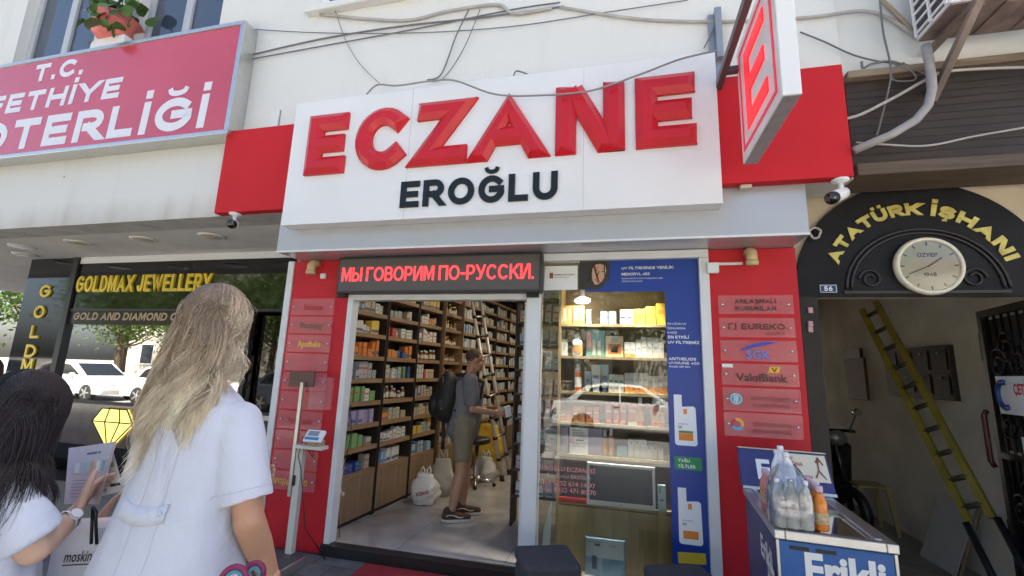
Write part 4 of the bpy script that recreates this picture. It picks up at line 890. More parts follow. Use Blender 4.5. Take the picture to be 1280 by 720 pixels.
# ---------------------------------------------------------------- pharmacy interior: the long left wall of shelves
WX, WY, WK = -2.50, 3.77, .09           # the wall runs back and a little to the right
wang = math.atan(WK)
def wp(y, depth, z):                     # a point of the shelf wall: y along, depth into it
    return Vector((WX+WK*(y-WY)-depth*math.cos(wang), y+depth*math.sin(wang), z))
def wbox(mb, y0, y1, d0, d1, z0, z1):
    return mb.add([wp(y, d, z) for z in (z0, z1) for y in (y0, y1) for d in (d0, d1)], [(0, 2, 3, 1), (4, 5, 7, 6), (0, 1, 5, 4), (2, 6, 7, 3), (0, 4, 6, 2), (1, 3, 7, 5)])
bays = [(3.74, 4.35), (4.37, 4.98), (5.0, 5.58), (5.62, 6.20), (6.24, 6.90), (6.92, 7.60), (7.62, 8.30), (8.32, 9.0), (9.02, 9.7)]
shz = [.54, .77, .985, 1.20, 1.42, 1.645, 1.87, 2.085, 2.30, 2.52, 2.73]
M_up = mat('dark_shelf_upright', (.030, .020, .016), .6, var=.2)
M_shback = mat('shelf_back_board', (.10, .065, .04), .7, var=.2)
ordn = ['first', 'second', 'third', 'fourth', 'fifth', 'sixth', 'seventh', 'eighth', 'ninth', 'tenth', 'eleventh']
blab = ['tall oak medicine shelf unit just inside the open door', 'second tall oak medicine shelf unit from the door', 'third tall oak shelf unit, before the framed bottle cabinet', 'framed narrow cabinet of brown bottles behind the man', 'shelf unit just behind the ladder, past the bottle cabinet', 'shelf unit under the head of the ladder', 'shelf unit right of the ladder, third past the bottle cabinet', 'last but one shelf unit at the dim end of the shop', 'last shelf unit at the dim end of the shop']
for bi, (y0, y1) in enumerate(bays):
    t = thing('shelf_unit', blab[bi], 'shelf unit', wp((y0+y1)/2, .15, .088), 0, 'shelf units along the left wall of the pharmacy')
    m = MB()
    for z in shz: wbox(m, y0+.012, y1-.012, 0, .30, z-.042, z)
    obj('shelf', m, M_woodx, t)['kind'] = 'stuff'
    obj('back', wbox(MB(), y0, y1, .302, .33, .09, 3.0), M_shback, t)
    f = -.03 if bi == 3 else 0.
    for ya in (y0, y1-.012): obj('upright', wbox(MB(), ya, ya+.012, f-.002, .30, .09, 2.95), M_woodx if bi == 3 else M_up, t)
    obj('door', wbox(MB(), y0+.014, y1-.014, .0, .02, .13, .505), M_wood, t); obj('plinth', wbox(MB(), y0+.012, y1-.012, .03, .30, .09, .125), M_up, t)
# what stands on the shelves
BOXC = {'white': (.64, .63, .60), 'cream': (.50, .44, .33), 'pale blue': (.35, .52, .66), 'orange': (.70, .25, .05), 'green': (.22, .38, .14), 'navy blue': (.04, .07, .24), 'lilac': (.40, .34, .50), 'yellow': (.72, .52, .10), 'red': (.50, .05, .05), 'grey': (.40, .41, .42)}
MC = {k: mat('carton_'+k.replace(' ', '_'), v, .5, var=.06, vscale=20) for k, v in BOXC.items()}
M_lab = mat('carton_print_dark', (.10, .13, .22), .5); M_lab2 = mat('carton_print_red', (.5, .10, .08), .5); M_lab3 = mat('carton_print_green', (.12, .35, .22), .5)
M_amber = mat('amber_glass', (.16, .055, .012), .12, spec=.7); M_capw = mat('white_cap', (.75, .75, .73), .4); M_labelw = mat('cream_label', (.66, .62, .52), .5)
far_box = MB(); far_mats = [MC['white'], MC['cream'], MC['grey'], MC['pale blue']]
box_mesh = {}
def carton_mesh(w_, d_, h_, k):
    key = (round(w_, 2), round(h_, 2), k)
    if key in box_mesh: return box_mesh[key]
    m = MB(); m.box(-w_/2, w_/2, -d_/2, d_/2, 0, h_, .0015)
    m.cur = 1                                 # a printed band on the front and a mark above it
    e = -d_/2-.0006
    if k % 3 == 0: m.quad((-w_/2+.002, e, h_*.12), (w_/2-.002, e, h_*.12), (w_/2-.002, e, h_*.34), (-w_/2+.002, e, h_*.34))
    elif k % 3 == 1: m.quad((-w_/2+.002, e, h_*.55), (w_/2-.002, e, h_*.55), (w_/2-.002, e, h_*.66), (-w_/2+.002, e, h_*.66)); m.quad((-w_*.3, e, h_*.2), (w_*.1, e, h_*.2), (w_*.1, e, h_*.28), (-w_*.3, e, h_*.28))
    else: m.quad((-w_*.35, e, h_*.7), (w_*.35, e, h_*.7), (w_*.35, e, h_*.8), (-w_*.35, e, h_*.8)); m.quad((-w_*.2, e, h_*.3), (w_*.3, e, h_*.3), (w_*.3, e, h_*.42), (-w_*.2, e, h_*.42))
    me = m.mesh('carton'); box_mesh[key] = me; return me
carton_v = {}
def place_carton(loc, rz, w_, d_, h_, colname, pr, label, group, name='medicine_box', cat='medicine box'):
    k = (round(w_, 2), round(h_, 2), pr % 3, colname)
    if k not in carton_v:
        me = carton_mesh(w_, d_, h_, pr % 3).copy(); me.materials.append(MC[colname]); me.materials.append((M_lab, M_lab2, M_lab3)[pr % 3]); carton_v[k] = me
    o = bpy.data.objects.new(name, carton_v[k]); COL.objects.link(o); o.location = loc; o.rotation_euler = (0, 0, rz)
    WM[o.name] = Matrix.Translation(loc) @ Matrix.Rotation(rz, 4, 'Z')
    return tag(o, label, cat, group)
def bottle_meshes(r, h_, squat=False):
    b = MB().lathe([(r*.96, 0), (r, .004), (r, h_*.66), (r*.8, h_*.74), (r*.45, h_*.80), (r*.45, h_*.84)], n=14)
    lb = MB().lathe([(r*1.012, h_*.12), (r*1.014, h_*.13), (r*1.014, h_*.52), (r*1.012, h_*.53)], n=14, caps=False)
    cp = MB().lathe([(r*.58, h_*.83), (r*.60, h_*.84), (r*.60, h_*.985), (r*.56, h_)], n=14); return b, lb, cp
bot_proto = {}
def place_bottle(loc, r, h_, body, label_m, cap_m, label, group, cat='bottle', name='medicine_bottle'):
    k = (r, h_, body.name, label_m.name, cap_m.name, name)
    if k in bot_proto:
        o = copy_tree(bot_proto[k]); o.location = loc; o['label'] = label; o['group'] = group; return o
    b, lb, cp = bottle_meshes(r, h_)
    t = tag(obj(name, b, body), label, cat, group); t.location = loc
    c = obj('label', lb, label_m, t, local=True); c2 = obj('cap', cp, cap_m, t, local=True); bot_proto[k] = t; return t
# colour of each shelf compartment, read from the photo: bay, shelf (from the foot)
THEME = {(0, 0): 'navy blue', (0, 1): 'pale blue', (0, 2): 'lilac', (0, 3): 'green', (0, 4): 'grey', (0, 5): 'orange', (0, 6): 'white', (0, 7): 'pale blue', (0, 8): 'cream',
         (1, 0): 'red', (1, 1): 'white', (1, 2): 'orange', (1, 3): 'bottle', (1, 4): 'white', (1, 5): 'orange', (1, 6): 'white', (1, 7): 'green', (1, 8): 'white',
         (2, 0): 'pale blue', (2, 1): 'yellow', (2, 2): 'cream', (2, 3): 'cream', (2, 4): 'cream', (2, 5): 'bottle', (2, 6): 'white', (2, 7): 'white', (2, 8): 'cream'}
r2 = random.Random(3); n_ind = 0
posn = ['first', 'second', 'third']
for bi, (y0, y1) in enumerate(bays):
    for si, z in enumerate(shz[:-1]):
        hmax = shz[si+1]-z-.05; y = y0+.04
        th = THEME.get((bi, si), r2.choice(['cream', 'white', 'cream', 'grey']))
        if bi == 3: th = 'bottle' if si >= 3 else 'cream'
        run = 0; col = th; size = None
        while y < y1-.07:
            if run <= 0:
                run = r2.randint(1, 3); size = (r2.uniform(.035, .085), r2.uniform(.45, .95)*hmax); pr = r2.randint(0, 5)
                col = th if (th == 'bottle' or r2.random() < .55) else r2.choice(['white', 'cream', 'cream', 'grey', 'pale blue', 'white', 'orange', 'lilac', 'red', 'green', 'navy blue', 'yellow', 'grey'])
                if r2.random() < .22: y += r2.uniform(.03, .09)
            run -= 1
            bw, bh = round(size[0]/.012)*.012, round(size[1]*r2.choice((1, 1, 1, .86, .93))/.012)*.012
            if y+bw > y1-.03: break
            dep = r2.uniform(.02, .05)
            p = wp(y+bw/2, dep+.045, z+.0005)
            if bi > 3:
                far_box.cur = r2.randint(0, 3); wbox(far_box, y, y+bw*.96, dep, dep+.09, z+.0005, z+bh)
            elif col == 'bottle':
                r = min(bw/2, .026); place_bottle(p, round(r, 3), round(min(bh, .15), 2), M_amber, M_labelw, M_capw if bi != 3 else mat('gold_cap', (.55, .40, .15), .3, .6), 'brown medicine bottle, %s shelf above the doors, %s' % (ordn[si], 'framed cabinet' if bi == 3 else '%s unit from the door' % ordn[bi]), 'brown bottles on the pharmacy shelves'); n_ind += 1
            else:
                place_carton(p, PI/2-wang+r2.uniform(-.12, .12), bw*.94, .085, bh, col, pr, '%s medicine box, %s shelf above the doors, %s' % (col, ordn[si], 'framed cabinet' if bi == 3 else '%s unit from the door' % ordn[bi]), 'medicine boxes on the pharmacy shelves'); n_ind += 1
            y += bw+.003
print('shelf items', n_ind)
tag(obj('medicine_boxes', far_box, far_mats), 'rows of pale medicine boxes on the far shelves behind the ladder', 'medicine boxes', None, 'stuff')
# ceiling lamps added out of view to light the pharmacy inside
for k, (x, y) in enumerate(((-.9, 4.9), (-.9, 6.6), (-.7, 8.6))):
    cl_ = thing('added_ceiling_lamp', ['round white ceiling lamp near the pharmacy door', 'round white ceiling lamp in the middle of the pharmacy', 'round white ceiling lamp at the rear of the pharmacy'][k], 'ceiling lamp', (x, y, 3.0), 0, 'pharmacy ceiling lamps')
    obj('lamp_body', MB().lathe([(.17, -.05), (.18, -.04), (.18, -.001)], n=28), M_white, cl_, local=True)
    obj('diffuser', MB().lathe([(.001, -.064), (.10, -.062), (.165, -.051)], n=28, caps=False), mat('lamp_diffuser', (.9, .85, .75), .5, emit=(1, .80, .55), estr=2), cl_, local=True)
    ld_ = bpy.data.lights.new('lamp_light', 'AREA'); ld_.shape = 'DISK'; ld_.size = .34; ld_.energy = 3.4; ld_.color = (1, .88, .70)
    lo = bpy.data.objects.new('lamp_light', ld_); COL.objects.link(lo); lo.parent = cl_; lo.location = (0, 0, -.08)
# counter at the right and rear
ct = thing('sales_counter', 'brown wooden counter at the rear of the pharmacy beside the ladder', 'counter', (-.9, 8.2, .088))
obj('body', MB().box(-1.62, .6, 8.0, 8.5, .09, 1.02), M_dwood, ct); obj('top', MB().box(-1.66, .64, 7.95, 8.52, 1.022, 1.06, .006), M_wood, ct)
# telescopic ladder leaning on the shelves
f1 = atz(634, 599, .095); f2 = atz(638, 594, .095)
f1 = Vector((-1.62, 6.02, .09)); f2 = Vector((-1.48, 6.40, .09))
f1, f2 = atz(628, 601, .09), atz(637, 593, .09)
tp1, tp2 = wp(f1.y+.35, -.03, 2.45), wp(f2.y+.35, -.03, 2.45)
tp1, tp2 = at(589, 372, 5.95), at(600, 372, 6.30)
la = thing('telescopic_ladder', 'aluminium telescopic ladder leaning on the medicine shelves', 'ladder', f1)
M_bl = M_blk
for a, b in ((f1, tp1), (f2, tp2)):
    obj('rail', MB().tube([a+(b-a)*.0, a+(b-a)*1.0], [.029, .022], 10), mat('ladder_aluminium', (.62, .58, .50), .4, .2), la)
    obj('foot', MB().tube([a-(b-a)*.004, a+(b-a)*.03], .033, 10), M_blk, la)
    m = MB()
    for k in range(1, 9): s = k/9; m.tube([a+(b-a)*(s-.008), a+(b-a)*(s+.008)], .033, 10)
    obj('collar', m, M_blk, la)
for k in range(1, 9):
    s = k/9; obj('rung', MB().tube([f1+(tp1-f1)*s, f2+(tp2-f2)*s], .017, 8), M_blk if k % 2 else M_alu2, la)
# stool
sp = atz(594, 606, .09)
stl = thing('swivel_stool', 'black swivel stool with chrome post behind the man', 'stool', sp)
obj('seat', MB().lathe([(.12, .50), (.17, .52), (.175, .56), (.15, .585), (.02, .59)], n=24), M_blk, stl, local=True)
obj('post', MB().lathe([(.045, .06), (.03, .10), (.028, .49)], n=14), M_chrome, stl, local=True)
m = MB()
for k in range(5): a = k*2*PI/5; m.tube([(0, 0, .09), (.13*math.cos(a), .13*math.sin(a), .075), (.25*math.cos(a), .25*math.sin(a), .05)], [.024, .018, .014], 8)
obj('base', m, M_chrome, stl, local=True)
for k in range(5): a = k*2*PI/5; obj('caster', MB().lathe([(.02, -.012), (.025, 0), (.02, .012)], n=12, M=Matrix.Translation((.25*math.cos(a), .25*math.sin(a), .025)) @ Matrix.Rotation(PI/2, 4, 'X')), M_blk, stl, local=True)
# bags on the floor
def bag(p, w_, d_, h_, m_, label, seed, name='plastic_bag', cat='bag', handles=True):
    m = MB(); nl, nk = 16, 28
    for i in range(nl+1):
        s = i/nl
        for k in range(nk):
            a = 2*PI*k/nk; pinch = 1-.30*max(0, (s-.55)/.45)**1.5
            c, sn = math.cos(a), math.sin(a); e = .72
            x = math.copysign(abs(c)**e, c)*w_/2*(.86+.25*math.sin(PI*min(1, s*1.15)))*pinch; y = math.copysign(abs(sn)**e, sn)*d_/2*(.95+.15*math.sin(PI*min(1, s*1.1)))*(1-.75*max(0, (s-.35)/.65)**1.3)
            q = Vector((x*7+seed, y*7, s*4)); k_ = noise.noise(q*1.4)*.06+noise.noise(q*4)*.04+abs(noise.noise(q*2.3))*.05
            m.v.append((x*(1+k_*3), y*(1+k_*3), s*h_*(1+.05*noise.noise(q))))
    for i in range(nl):
        for k in range(nk): m.f.append((i*nk+k, i*nk+(k+1) % nk, (i+1)*nk+(k+1) % nk, (i+1)*nk+k))
    m.f.append(tuple(range(nk))[::-1]); m.f.append(tuple(nl*nk+k for k in range(nk)))
    m.mi = [0]*len(m.f); m.sm = [True]*len(m.f)
    t = thing(name, label, cat, p); obj('body', m, m_, t, local=True)
    if handles:
        for sx in (-1, 1): obj('handle', MB().tube([(sx*w_*.16, .0, h_*.95), (sx*w_*.20, .01*sx, h_*1.12), (sx*w_*.12, .02*sx, h_*1.25), (sx*w_*.05, .0, h_*1.12), (sx*w_*.07, 0, h_*.95)], .010, 6), m_, t, local=True)
    return t
M_bagw = mat('white_plastic_bag', (.70, .69, .66), .35, sub=0, var=.05); M_bagg = mat('grey_paper_bag', (.50, .49, .43), .7, var=.1); M_bagy = mat('yellow_plastic_bag', (.62, .40, .04), .35, var=.15)
b = bag(atz(530, 628, .09), .28, .24, .30, M_bagw, 'crumpled white plastic bag with red print on the pharmacy floor', 2)
t = MB(); q = atz(530, 628, .09); font_text(t, 'ECZANE', q+Vector((-.02, -.165, .10)), (1, 0, .3), (-.3, 0, 1), .035, .15, bold=.03); obj('lettering', t, M_txr, b)
bag(atz(551, 618, .09), .26, .2, .40, M_bagg, 'pale carrier bag with looped handles behind the crumpled bag', 9)
pb = thing('paper_bag', 'tall pale paper bag standing against the shelf doors', 'bag', atz(548, 596, .09)); p = atz(548, 596, .09)
obj('body', MB().box(-.13, .13, -.06, .06, 0, .68, .004), M_bagg, pb, local=True); obj('handle', MB().tube([(-.05, -.03, .68), (-.05, -.03, .78), (.05, -.03, .78), (.05, -.03, .68)], .006, 6), M_bagw, pb, local=True)
bag(atz(608, 583, .09), .46, .34, .62, M_bagy, 'large yellow plastic bag standing behind the stool', 5, handles=False)
bag(atz(606, 600, .09), .28, .22, .30, M_bagw, 'small white bag lying beside the stool base', 13)
# white cable hanging from the lowest shelf by the door
solo('cable', MB().tube([wp(3.80+.05*math.sin(a*1.3), -.02-.015*math.cos(a*2), .66-.035*a+.07*math.sin(a*1.9)) for a in np.linspace(0, 6.5, 40)], .006, 6), M_white, 'white coiled cable hanging from the shelf beside the door jamb', 'cable')
solo('power_cable', MB().tube([Vector((-2.36+.03*math.sin(a*1.1), 3.66, 1.2-.17*a)) for a in np.linspace(0, 6.4, 24)], .004, 5), M_blk, 'thin black cable running down inside the door jamb', 'cable')
# ---------------------------------------------------------------- window display
DY0, DY1 = 3.74, 4.02
sx0, sx1 = at(697, 500, DY0).x, .60
dc = thing('display_case', 'pale oak display case of shelves behind the shop window', 'display case', ((sx0+sx1)/2, 3.88, .088))
zs = [at(770, y, DY0).z for y in (572, 531, 491, 446, 405)]
ztop = at(770, 367, DY0).z; 
dl = thing('display_lamp', 'round lit lamp over the topmost shelf of the window display', 'lamp', at(728, 378, 3.86)); p = at(728, 378, 3.86)
obj('lamp_body', MB().lathe([(.06, .012), (.075, .03), (.02, .05), (.012, .25)], n=24), M_white, dl, local=True)
obj('diffuser', MB().lathe([(.001, -.012), (.05, -.004), (.07, .0118)], n=24, caps=False), mat('display_lamp_glow', (.9, .9, .88), .4, emit=(1, .95, .85), estr=3), dl, local=True)
for k, x in enumerate((-.28, .12)):  # hidden spots added to brighten the goods on the display shelves
    q = thing('added_display_spot', ['left small spot lamp under the canopy of the window display', 'right small spot lamp under the canopy of the window display'][k], 'lamp', (x, 3.665, 2.40), 0, 'spot lamps of the window display')
    obj('lamp_body', MB().lathe([(.03, 0), (.035, .01), (.035, .06)], n=16), M_white, q, local=True); obj('diffuser', MB().disc((0, 0, -.001), .028, (0, 0, -1)), MATS['display_lamp_glow'], q, local=True)
    l_ = bpy.data.lights.new('lamp_light', 'AREA'); l_.shape = 'DISK'; l_.size = .06; l_.energy = 1.7; l_.spread = rad(75); l_.color = (1, .92, .80); lo = bpy.data.objects.new('lamp_light', l_); COL.objects.link(lo); lo.parent = q; lo.location = (0, 0, -.01); lo.rotation_euler = (rad(6), 0, 0)

obj('back', MB().box(sx0, sx1, DY1, DY1+.02, .09, 2.42), mat('display_back', (.20, .15, .09), .6, var=.2, vscale=4), dc)
for x in (sx0, sx1-.022): obj('side', MB().box(x, x+.022, DY0, DY1-.002, .09, 2.42), M_oak, dc)
for z in zs: obj('shelf', MB().box(sx0+.024, sx1-.024, DY0+.004, DY1-.002, z-.022, z), M_oak, dc)
obj('counter_front', MB().box(sx0+.01, sx1-.025, DY0-.02, DY0+.0, .09, at(770, 637, DY0).z), M_oak, dc)
obj('counter_top', MB().box(sx0+.024, sx1-.024, DY0-.018, DY1-.002, at(770, 636, DY0).z+.002, at(770, 636, DY0).z+.022), M_oak, dc)
obj('red_shelf_liner', MB().box(sx0+.024, -.28, DY0-.02, DY0-.001, at(720, 628, DY0).z, at(720, 622, DY0).z), mat('red_liner', (.45, .02, .02), .4), dc)
GR = 'goods in the shop window display'
def zx(px, py, Y=DY0+.05): p = at(px, py, Y); return p
def dcar(px0, px1, pyt, si, col, pr, label, deep=.06, Y=DY0+.06, bands=(), cap=None):
    z = zs[si]; a, b = at(px0, pyt, Y), at(px1, pyt, Y); w_ = b.x-a.x; h_ = a.z-z
    t = thing('product_box', label, 'product box', ((a.x+b.x)/2, Y, z+.0005), 0, GR)
    obj('carton', MB().box(-w_/2, w_/2, -deep/2, deep/2, 0, h_, .002), MC.get(col) or mat(col[0], col[1], .45), t, local=True)
    for (z0, z1, mm, x0, x1) in bands:
        obj('printed_panel', MB().box((x0-.5)*w_, (x1-.5)*w_, -deep/2-.0012, -deep/2-.0004, z0*h_, z1*h_), mm, t, local=True)
    return t
def dbot(px, wpx, pyt, si, body, lab, cp, label, Y=DY0+.05, hs=1.):
    z = zs[si]; a, b = at(px-wpx/2, pyt, Y), at(px+wpx/2, pyt, Y); r = (b.x-a.x)/2; h_ = at(px, pyt, Y).z-z
    t = thing('lotion_bottle', label, 'lotion bottle', ((a.x+b.x)/2, Y, z+.0005), 0, GR)
    obj('bottle', MB().lathe([(r*.94, 0), (r, .006), (r, h_*.68), (r*.86, h_*.73), (r*.5, h_*.755)], n=20), body, t, local=True)
    obj('label', MB().lathe([(r*1.015, h_*.14), (r*1.018, h_*.15), (r*1.018, h_*.5), (r*1.015, h_*.51)], n=20, caps=False), lab, t, local=True)
    obj('cap', MB().lathe([(r*.62, h_*.757), (r*.64, h_*.77), (r*.58, h_*.98), (r*.52, h_)], n=16), cp, t, local=True); return t
def dtube(px, wpx, pyt, si, body, cp, label, Y=DY0+.05):
    z = zs[si]; a, b = at(px-wpx/2, pyt, Y), at(px+wpx/2, pyt, Y); r = (b.x-a.x)/2; h_ = at(px, pyt, Y).z-z
    m = MB(); n = 18
    for s, rx, ry in ((.16, .72, .72), (.2, .8, .8), (.55, .92, .5), (.97, 1, .08), (1, 1, .05)):
        for k in range(n): q = 2*PI*k/n; m.v.append((r*rx*math.cos(q), r*ry*math.sin(q), h_*s))
    for i in range(4):
        for k in range(n): m.f.append((i*n+k, i*n+(k+1) % n, (i+1)*n+(k+1) % n, (i+1)*n+k))
    m.f += [tuple(range(n))[::-1], tuple(4*n+k for k in range(n))]; m.mi = [0]*len(m.f); m.sm = [True]*len(m.f)
    t = thing('cream_tube', label, 'cream tube', ((a.x+b.x)/2, Y, z+.0005), 0, GR)
    obj('tube', m, body, t, local=True); obj('cap', MB().lathe([(r*.66, 0), (r*.68, .004), (r*.68, h_*.15), (r*.64, h_*.158)], n=18), cp, t, local=True)
    obj('label', MB().quad((-r*.5, -r*.80, h_*.35), (r*.5, -r*.80, h_*.35), (r*.55, -r*.62, h_*.6), (-r*.55, -r*.62, h_*.6)), M_lab, t, local=True); return t
M_or = mat('orange_bottle', (.70, .12, .015), .25, spec=.6); M_orl = mat('orange_label', (.72, .30, .08), .4); M_wb = mat('white_bottle', (.72, .74, .74), .25); M_pb = mat('pale_blue_bottle', (.42, .55, .62), .3); M_pch = mat('peach_bottle', (.62, .36, .22), .3)
M_ob = mat('orange_band', (.75, .28, .04), .45); M_gb = mat('grey_print', (.38, .42, .45), .5); M_tl = mat('teal_print', (.10, .35, .48), .45); M_yb = mat('yellow_carton', (.70, .48, .06), .45)
ob = ((.05, .38, M_ob, .04, .96), (.6, .7, M_gb, .2, .8))
# topmost shelf
for k, (x0, x1) in enumerate(((703, 716), (717, 731))):
    dcar(x0, x1, 383, 4, ('gold_gift_box', (.62, .30, .10)), k, ['orange gift set box at the end of the topmost window shelf', 'second orange gift set box on the topmost window shelf'][k], bands=((.15, .85, mat('pale_print', (.70, .60, .45), .5), .12, .42), (.15, .85, M_pch, .55, .88)))
dcar(733, 739, 388, 4, 'grey', 0, 'narrow grey box beside the gift sets on the topmost window shelf', bands=((.4, .6, M_lab, .2, .8),))
for k, (x0, x1) in enumerate(((751, 759.5), (761, 770))): dcar(x0, x1, 390, 4, 'pale blue', k, ['left pale blue box of a pair on the topmost window shelf', 'right pale blue box of a pair on the topmost window shelf'][k], bands=((.42, .58, M_gb, .1, .9),))
for k, (x0, x1) in enumerate(((775, 783), (783.6, 791.6))): dcar(x0, x1, 388, 4, 'white', k, ['white box at the middle of the topmost window shelf', 'white box next to the yellow cartons on the topmost window shelf'][k], bands=((.4, .55, M_lab, .1, .9),))
for k, (x0, x1, yt) in enumerate(((793, 806, 387), (807, 819, 384), (820, 831, 380))): dcar(x0, x1, yt, 4, ('yellow_carton', (.70, .48, .06)), k, ['shortest of the yellow cartons on the topmost window shelf', 'middle yellow carton on the topmost window shelf', 'tallest yellow carton, beside the blue sticker'][k], bands=((.5, .7, M_ob, .15, .85),))
# second shelf
dcar(703, 710, 424, 3, 'white', 1, 'slim white box beside the big white bottle', bands=((.3, .7, M_gb, .3, .6),))
dbot(722, 13, 418, 3, M_wb, M_orl, M_wb, 'large white lotion bottle with an orange label, second shelf')
dcar(733, 756, 413, 3, ('teal_card', (.16, .42, .50)), 0, 'teal and pink display card with two white tubes printed on it', deep=.02, bands=((.06, .62, M_wb, .34, .5), (.06, .6, M_wb, .6, .78), (.3, .9, mat('pink_print', (.62, .30, .30), .5), .02, .28)))
dcar(757, 779, 420, 3, ('cream_card', (.70, .58, .40)), 0, 'cream display box with an orange emblem on the second shelf', deep=.03, bands=((.12, .62, mat('burnt_orange_print', (.55, .20, .05), .5), .15, .85), (.2, .5, M_wb, .3, .7), (.66, .92, M_gb, .3, .7)))
xs = [780.5, 787.5, 794.5, 801.5, 808.5, 815.5, 822.5]
for k, x0 in enumerate(xs): dcar(x0, x0+6.6, 428-(k > 1)*3-(2 < k < 6)*3, 3, 'white', k, ['white carton with an orange foot beside the cream display box', 'second white carton right of the cream display box', 'third white carton right of the cream display box', 'fourth white carton, one of the tallest on the second shelf', 'fifth white carton on the second shelf, right of the middle', 'last but one white carton on the second shelf', 'last white carton on the second shelf by the blue sticker'][k], bands=((.45, .55, M_gb, .2, .8),)+(((.02, .25, M_ob, .05, .95),) if k < 2 else ()))
# third shelf
dbot(723, 9, 455, 2, M_or, M_wb, M_wb, 'orange pump bottle with a white cap on the third shelf'); dtube(735, 9, 464, 2, M_pb, M_wb, 'short pale cream tube next to the orange pump bottle')
dtube(745, 12, 456, 2, M_wb, M_pb, 'white cream tube standing on a blue cap'); dtube(756, 10, 456, 2, M_pb, mat('navy_cap', (.05, .08, .2), .4), 'pale blue cream tube standing on a navy cap')
for k in range(3): dcar(761+k*6.3, 761+k*6.3+6, 468+k*.3, 2, 'white', k, ['first of three tall white cartons beside the cream tubes', 'middle of three tall white cartons beside the cream tubes', 'last of three tall white cartons beside the orange footed row'][k], bands=((.55, .7, M_lab3, .15, .85), (.2, .3, M_gb, .2, .8)))
for k in range(9): dcar(780.5+k*5.9, 780.5+k*5.9+5.7, 466 if k < 5 else 470, 2, 'white', k, '%s white carton with an orange foot in the row on the third window shelf' % ordn[k], bands=ob)
# fourth shelf: orange goods
for k, x0 in enumerate((701, 708.5, 716.5, 724)): dcar(x0, x0+7, 512 if k < 2 else 508, 1, 'orange', k, ['low orange carton at the end of the fourth shelf', 'second low orange carton on the fourth shelf', 'third orange carton on the fourth shelf', 'fourth orange carton on the fourth shelf'][k], bands=((.5, .6, M_wb, .1, .9),))
for k, (x0, yt) in enumerate(((733, 508), (742, 507), (757, 503), (766, 504), (775, 503))): dcar(x0, x0+7.6, yt, 1, ('deep_orange_carton', (.66, .13, .02)), k, ['deep orange carton before the gap on the fourth shelf', 'second deep orange carton, before the gap', 'deep orange carton just past the gap on the fourth shelf', 'tall deep orange carton next to the wide one', 'tall deep orange carton beside the white based box'][k], bands=((.55, .66, M_wb, .1, .9), (.1, .2, M_pch, .2, .8)))
dcar(784.5, 796, 504, 1, ('deep_orange_carton', (.66, .13, .02)), 0, 'wide orange carton with a white base on the fourth shelf', bands=((.0, .16, M_wb, .02, .98), (.6, .75, M_wb, .15, .85)))
for k, (x, wd, yt) in enumerate(((800, 9, 497), (818, 11, 497), (826.5, 7, 499))): dbot(x, wd, yt, 1, M_or, M_orl, M_wb, ['orange sun spray bottle with a white cap next to the wide carton', 'widest orange spray bottle on the fourth shelf', 'slim orange spray bottle by the blue sticker'][k])
# fifth shelf
dcar(701, 711, 533, 0, 'lilac', 0, 'lilac folded box at the end of the lowest window shelf'); dcar(735, 753, 535, 0, 'lilac', 1, 'wide lilac box behind the white notice')
nt_ = thing('notice_card', 'white notice card with a square camera symbol on the lowest window shelf', 'notice', at(723, 568, DY0+.015), 0)
a, b = at(712, 534, DY0+.01), at(735, 568, DY0+.01); nz0_ = zs[0]+.001
obj('card', MB().box(a.x, b.x, DY0+.014, DY0+.016, nz0_, a.z), M_paper, nt_)
t = MB()
for k, (s, wd) in enumerate((('EROĞLU', .07), ('ECZANESİ', .09), ('BİZİ TAKİP', .09), ('EDİN', .05), ('İNDİRİMLER', .10))): font_text(t, s, (a.x+.025, DY0+.0135, a.z-.026-.019*k-(.045 if k > 2 else 0)), *FRONT, .010, wd)
obj('lettering', t, M_ink, nt_)
q = MB(); cx_, cz_ = a.x+.022, (a.z+nz0_)/2+.004
q.tube([(cx_+.016*sx_, DY0+.0125, cz_+.016*sz_) for sx_, sz_ in ((-1, -1), (1, -1), (1, 1), (-1, 1), (-1, -1))], .003, 5).tube([(cx_+.008*math.cos(s), DY0+.0125, cz_+.008*math.sin(s)) for s in np.linspace(0, 2*PI, 13)], .002, 5)
obj('camera_symbol', q, mat('magenta_print', (.45, .03, .14), .5), nt_); obj('name_patch', MB().box(cx_+.03, cx_+.09, DY0+.0125, DY0+.0135, cz_-.006, cz_+.007), M_lab, nt_)
for k, x in enumerate((756, 764)): dbot(x, 7, 537 if k == 0 else 536, 0, M_pch, M_orl, M_wb, ['peach spray bottle beside the lilac box', 'second peach spray bottle on the lowest shelf'][k])
dcar(771, 784, 556, 0, 'pale blue', 0, 'short pale blue box on the lowest window shelf', bands=((.4, .5, M_gb, .1, .6),))
for k in range(3):
    dcar(785+k*7.7, 785+k*7.7+7.2, 548+k*.4, 0, 'white', 0, ['first tall white box marked with a V', 'middle tall white box marked with a V', 'last tall white box marked with a V'][k], bands=((.0, .06, M_gb, 0, 1),))
    dcar(808+k*7, 808+k*7+6.4, 556+k, 0, 'white', 0, ['first shorter white box marked with a V', 'middle shorter white box marked with a V', 'last shorter white box marked with a V, by the blue sticker'][k], bands=((.0, .06, M_gb, 0, 1),))
for o in [o for o in list(bpy.data.objects) if o.name.startswith('product_box') and 'marked with a V' in o.get('label', '')]:
    bb = o.children[0].data.vertices; h_ = max(v.co.z for v in bb); y = min(v.co.y for v in bb)
    obj('lettering', put(MB(), layout('V', .03, .004, .024), .004, frame((-.012, y-.0002, h_*.72), *FRONT), .0008), M_ink, o, local=True)
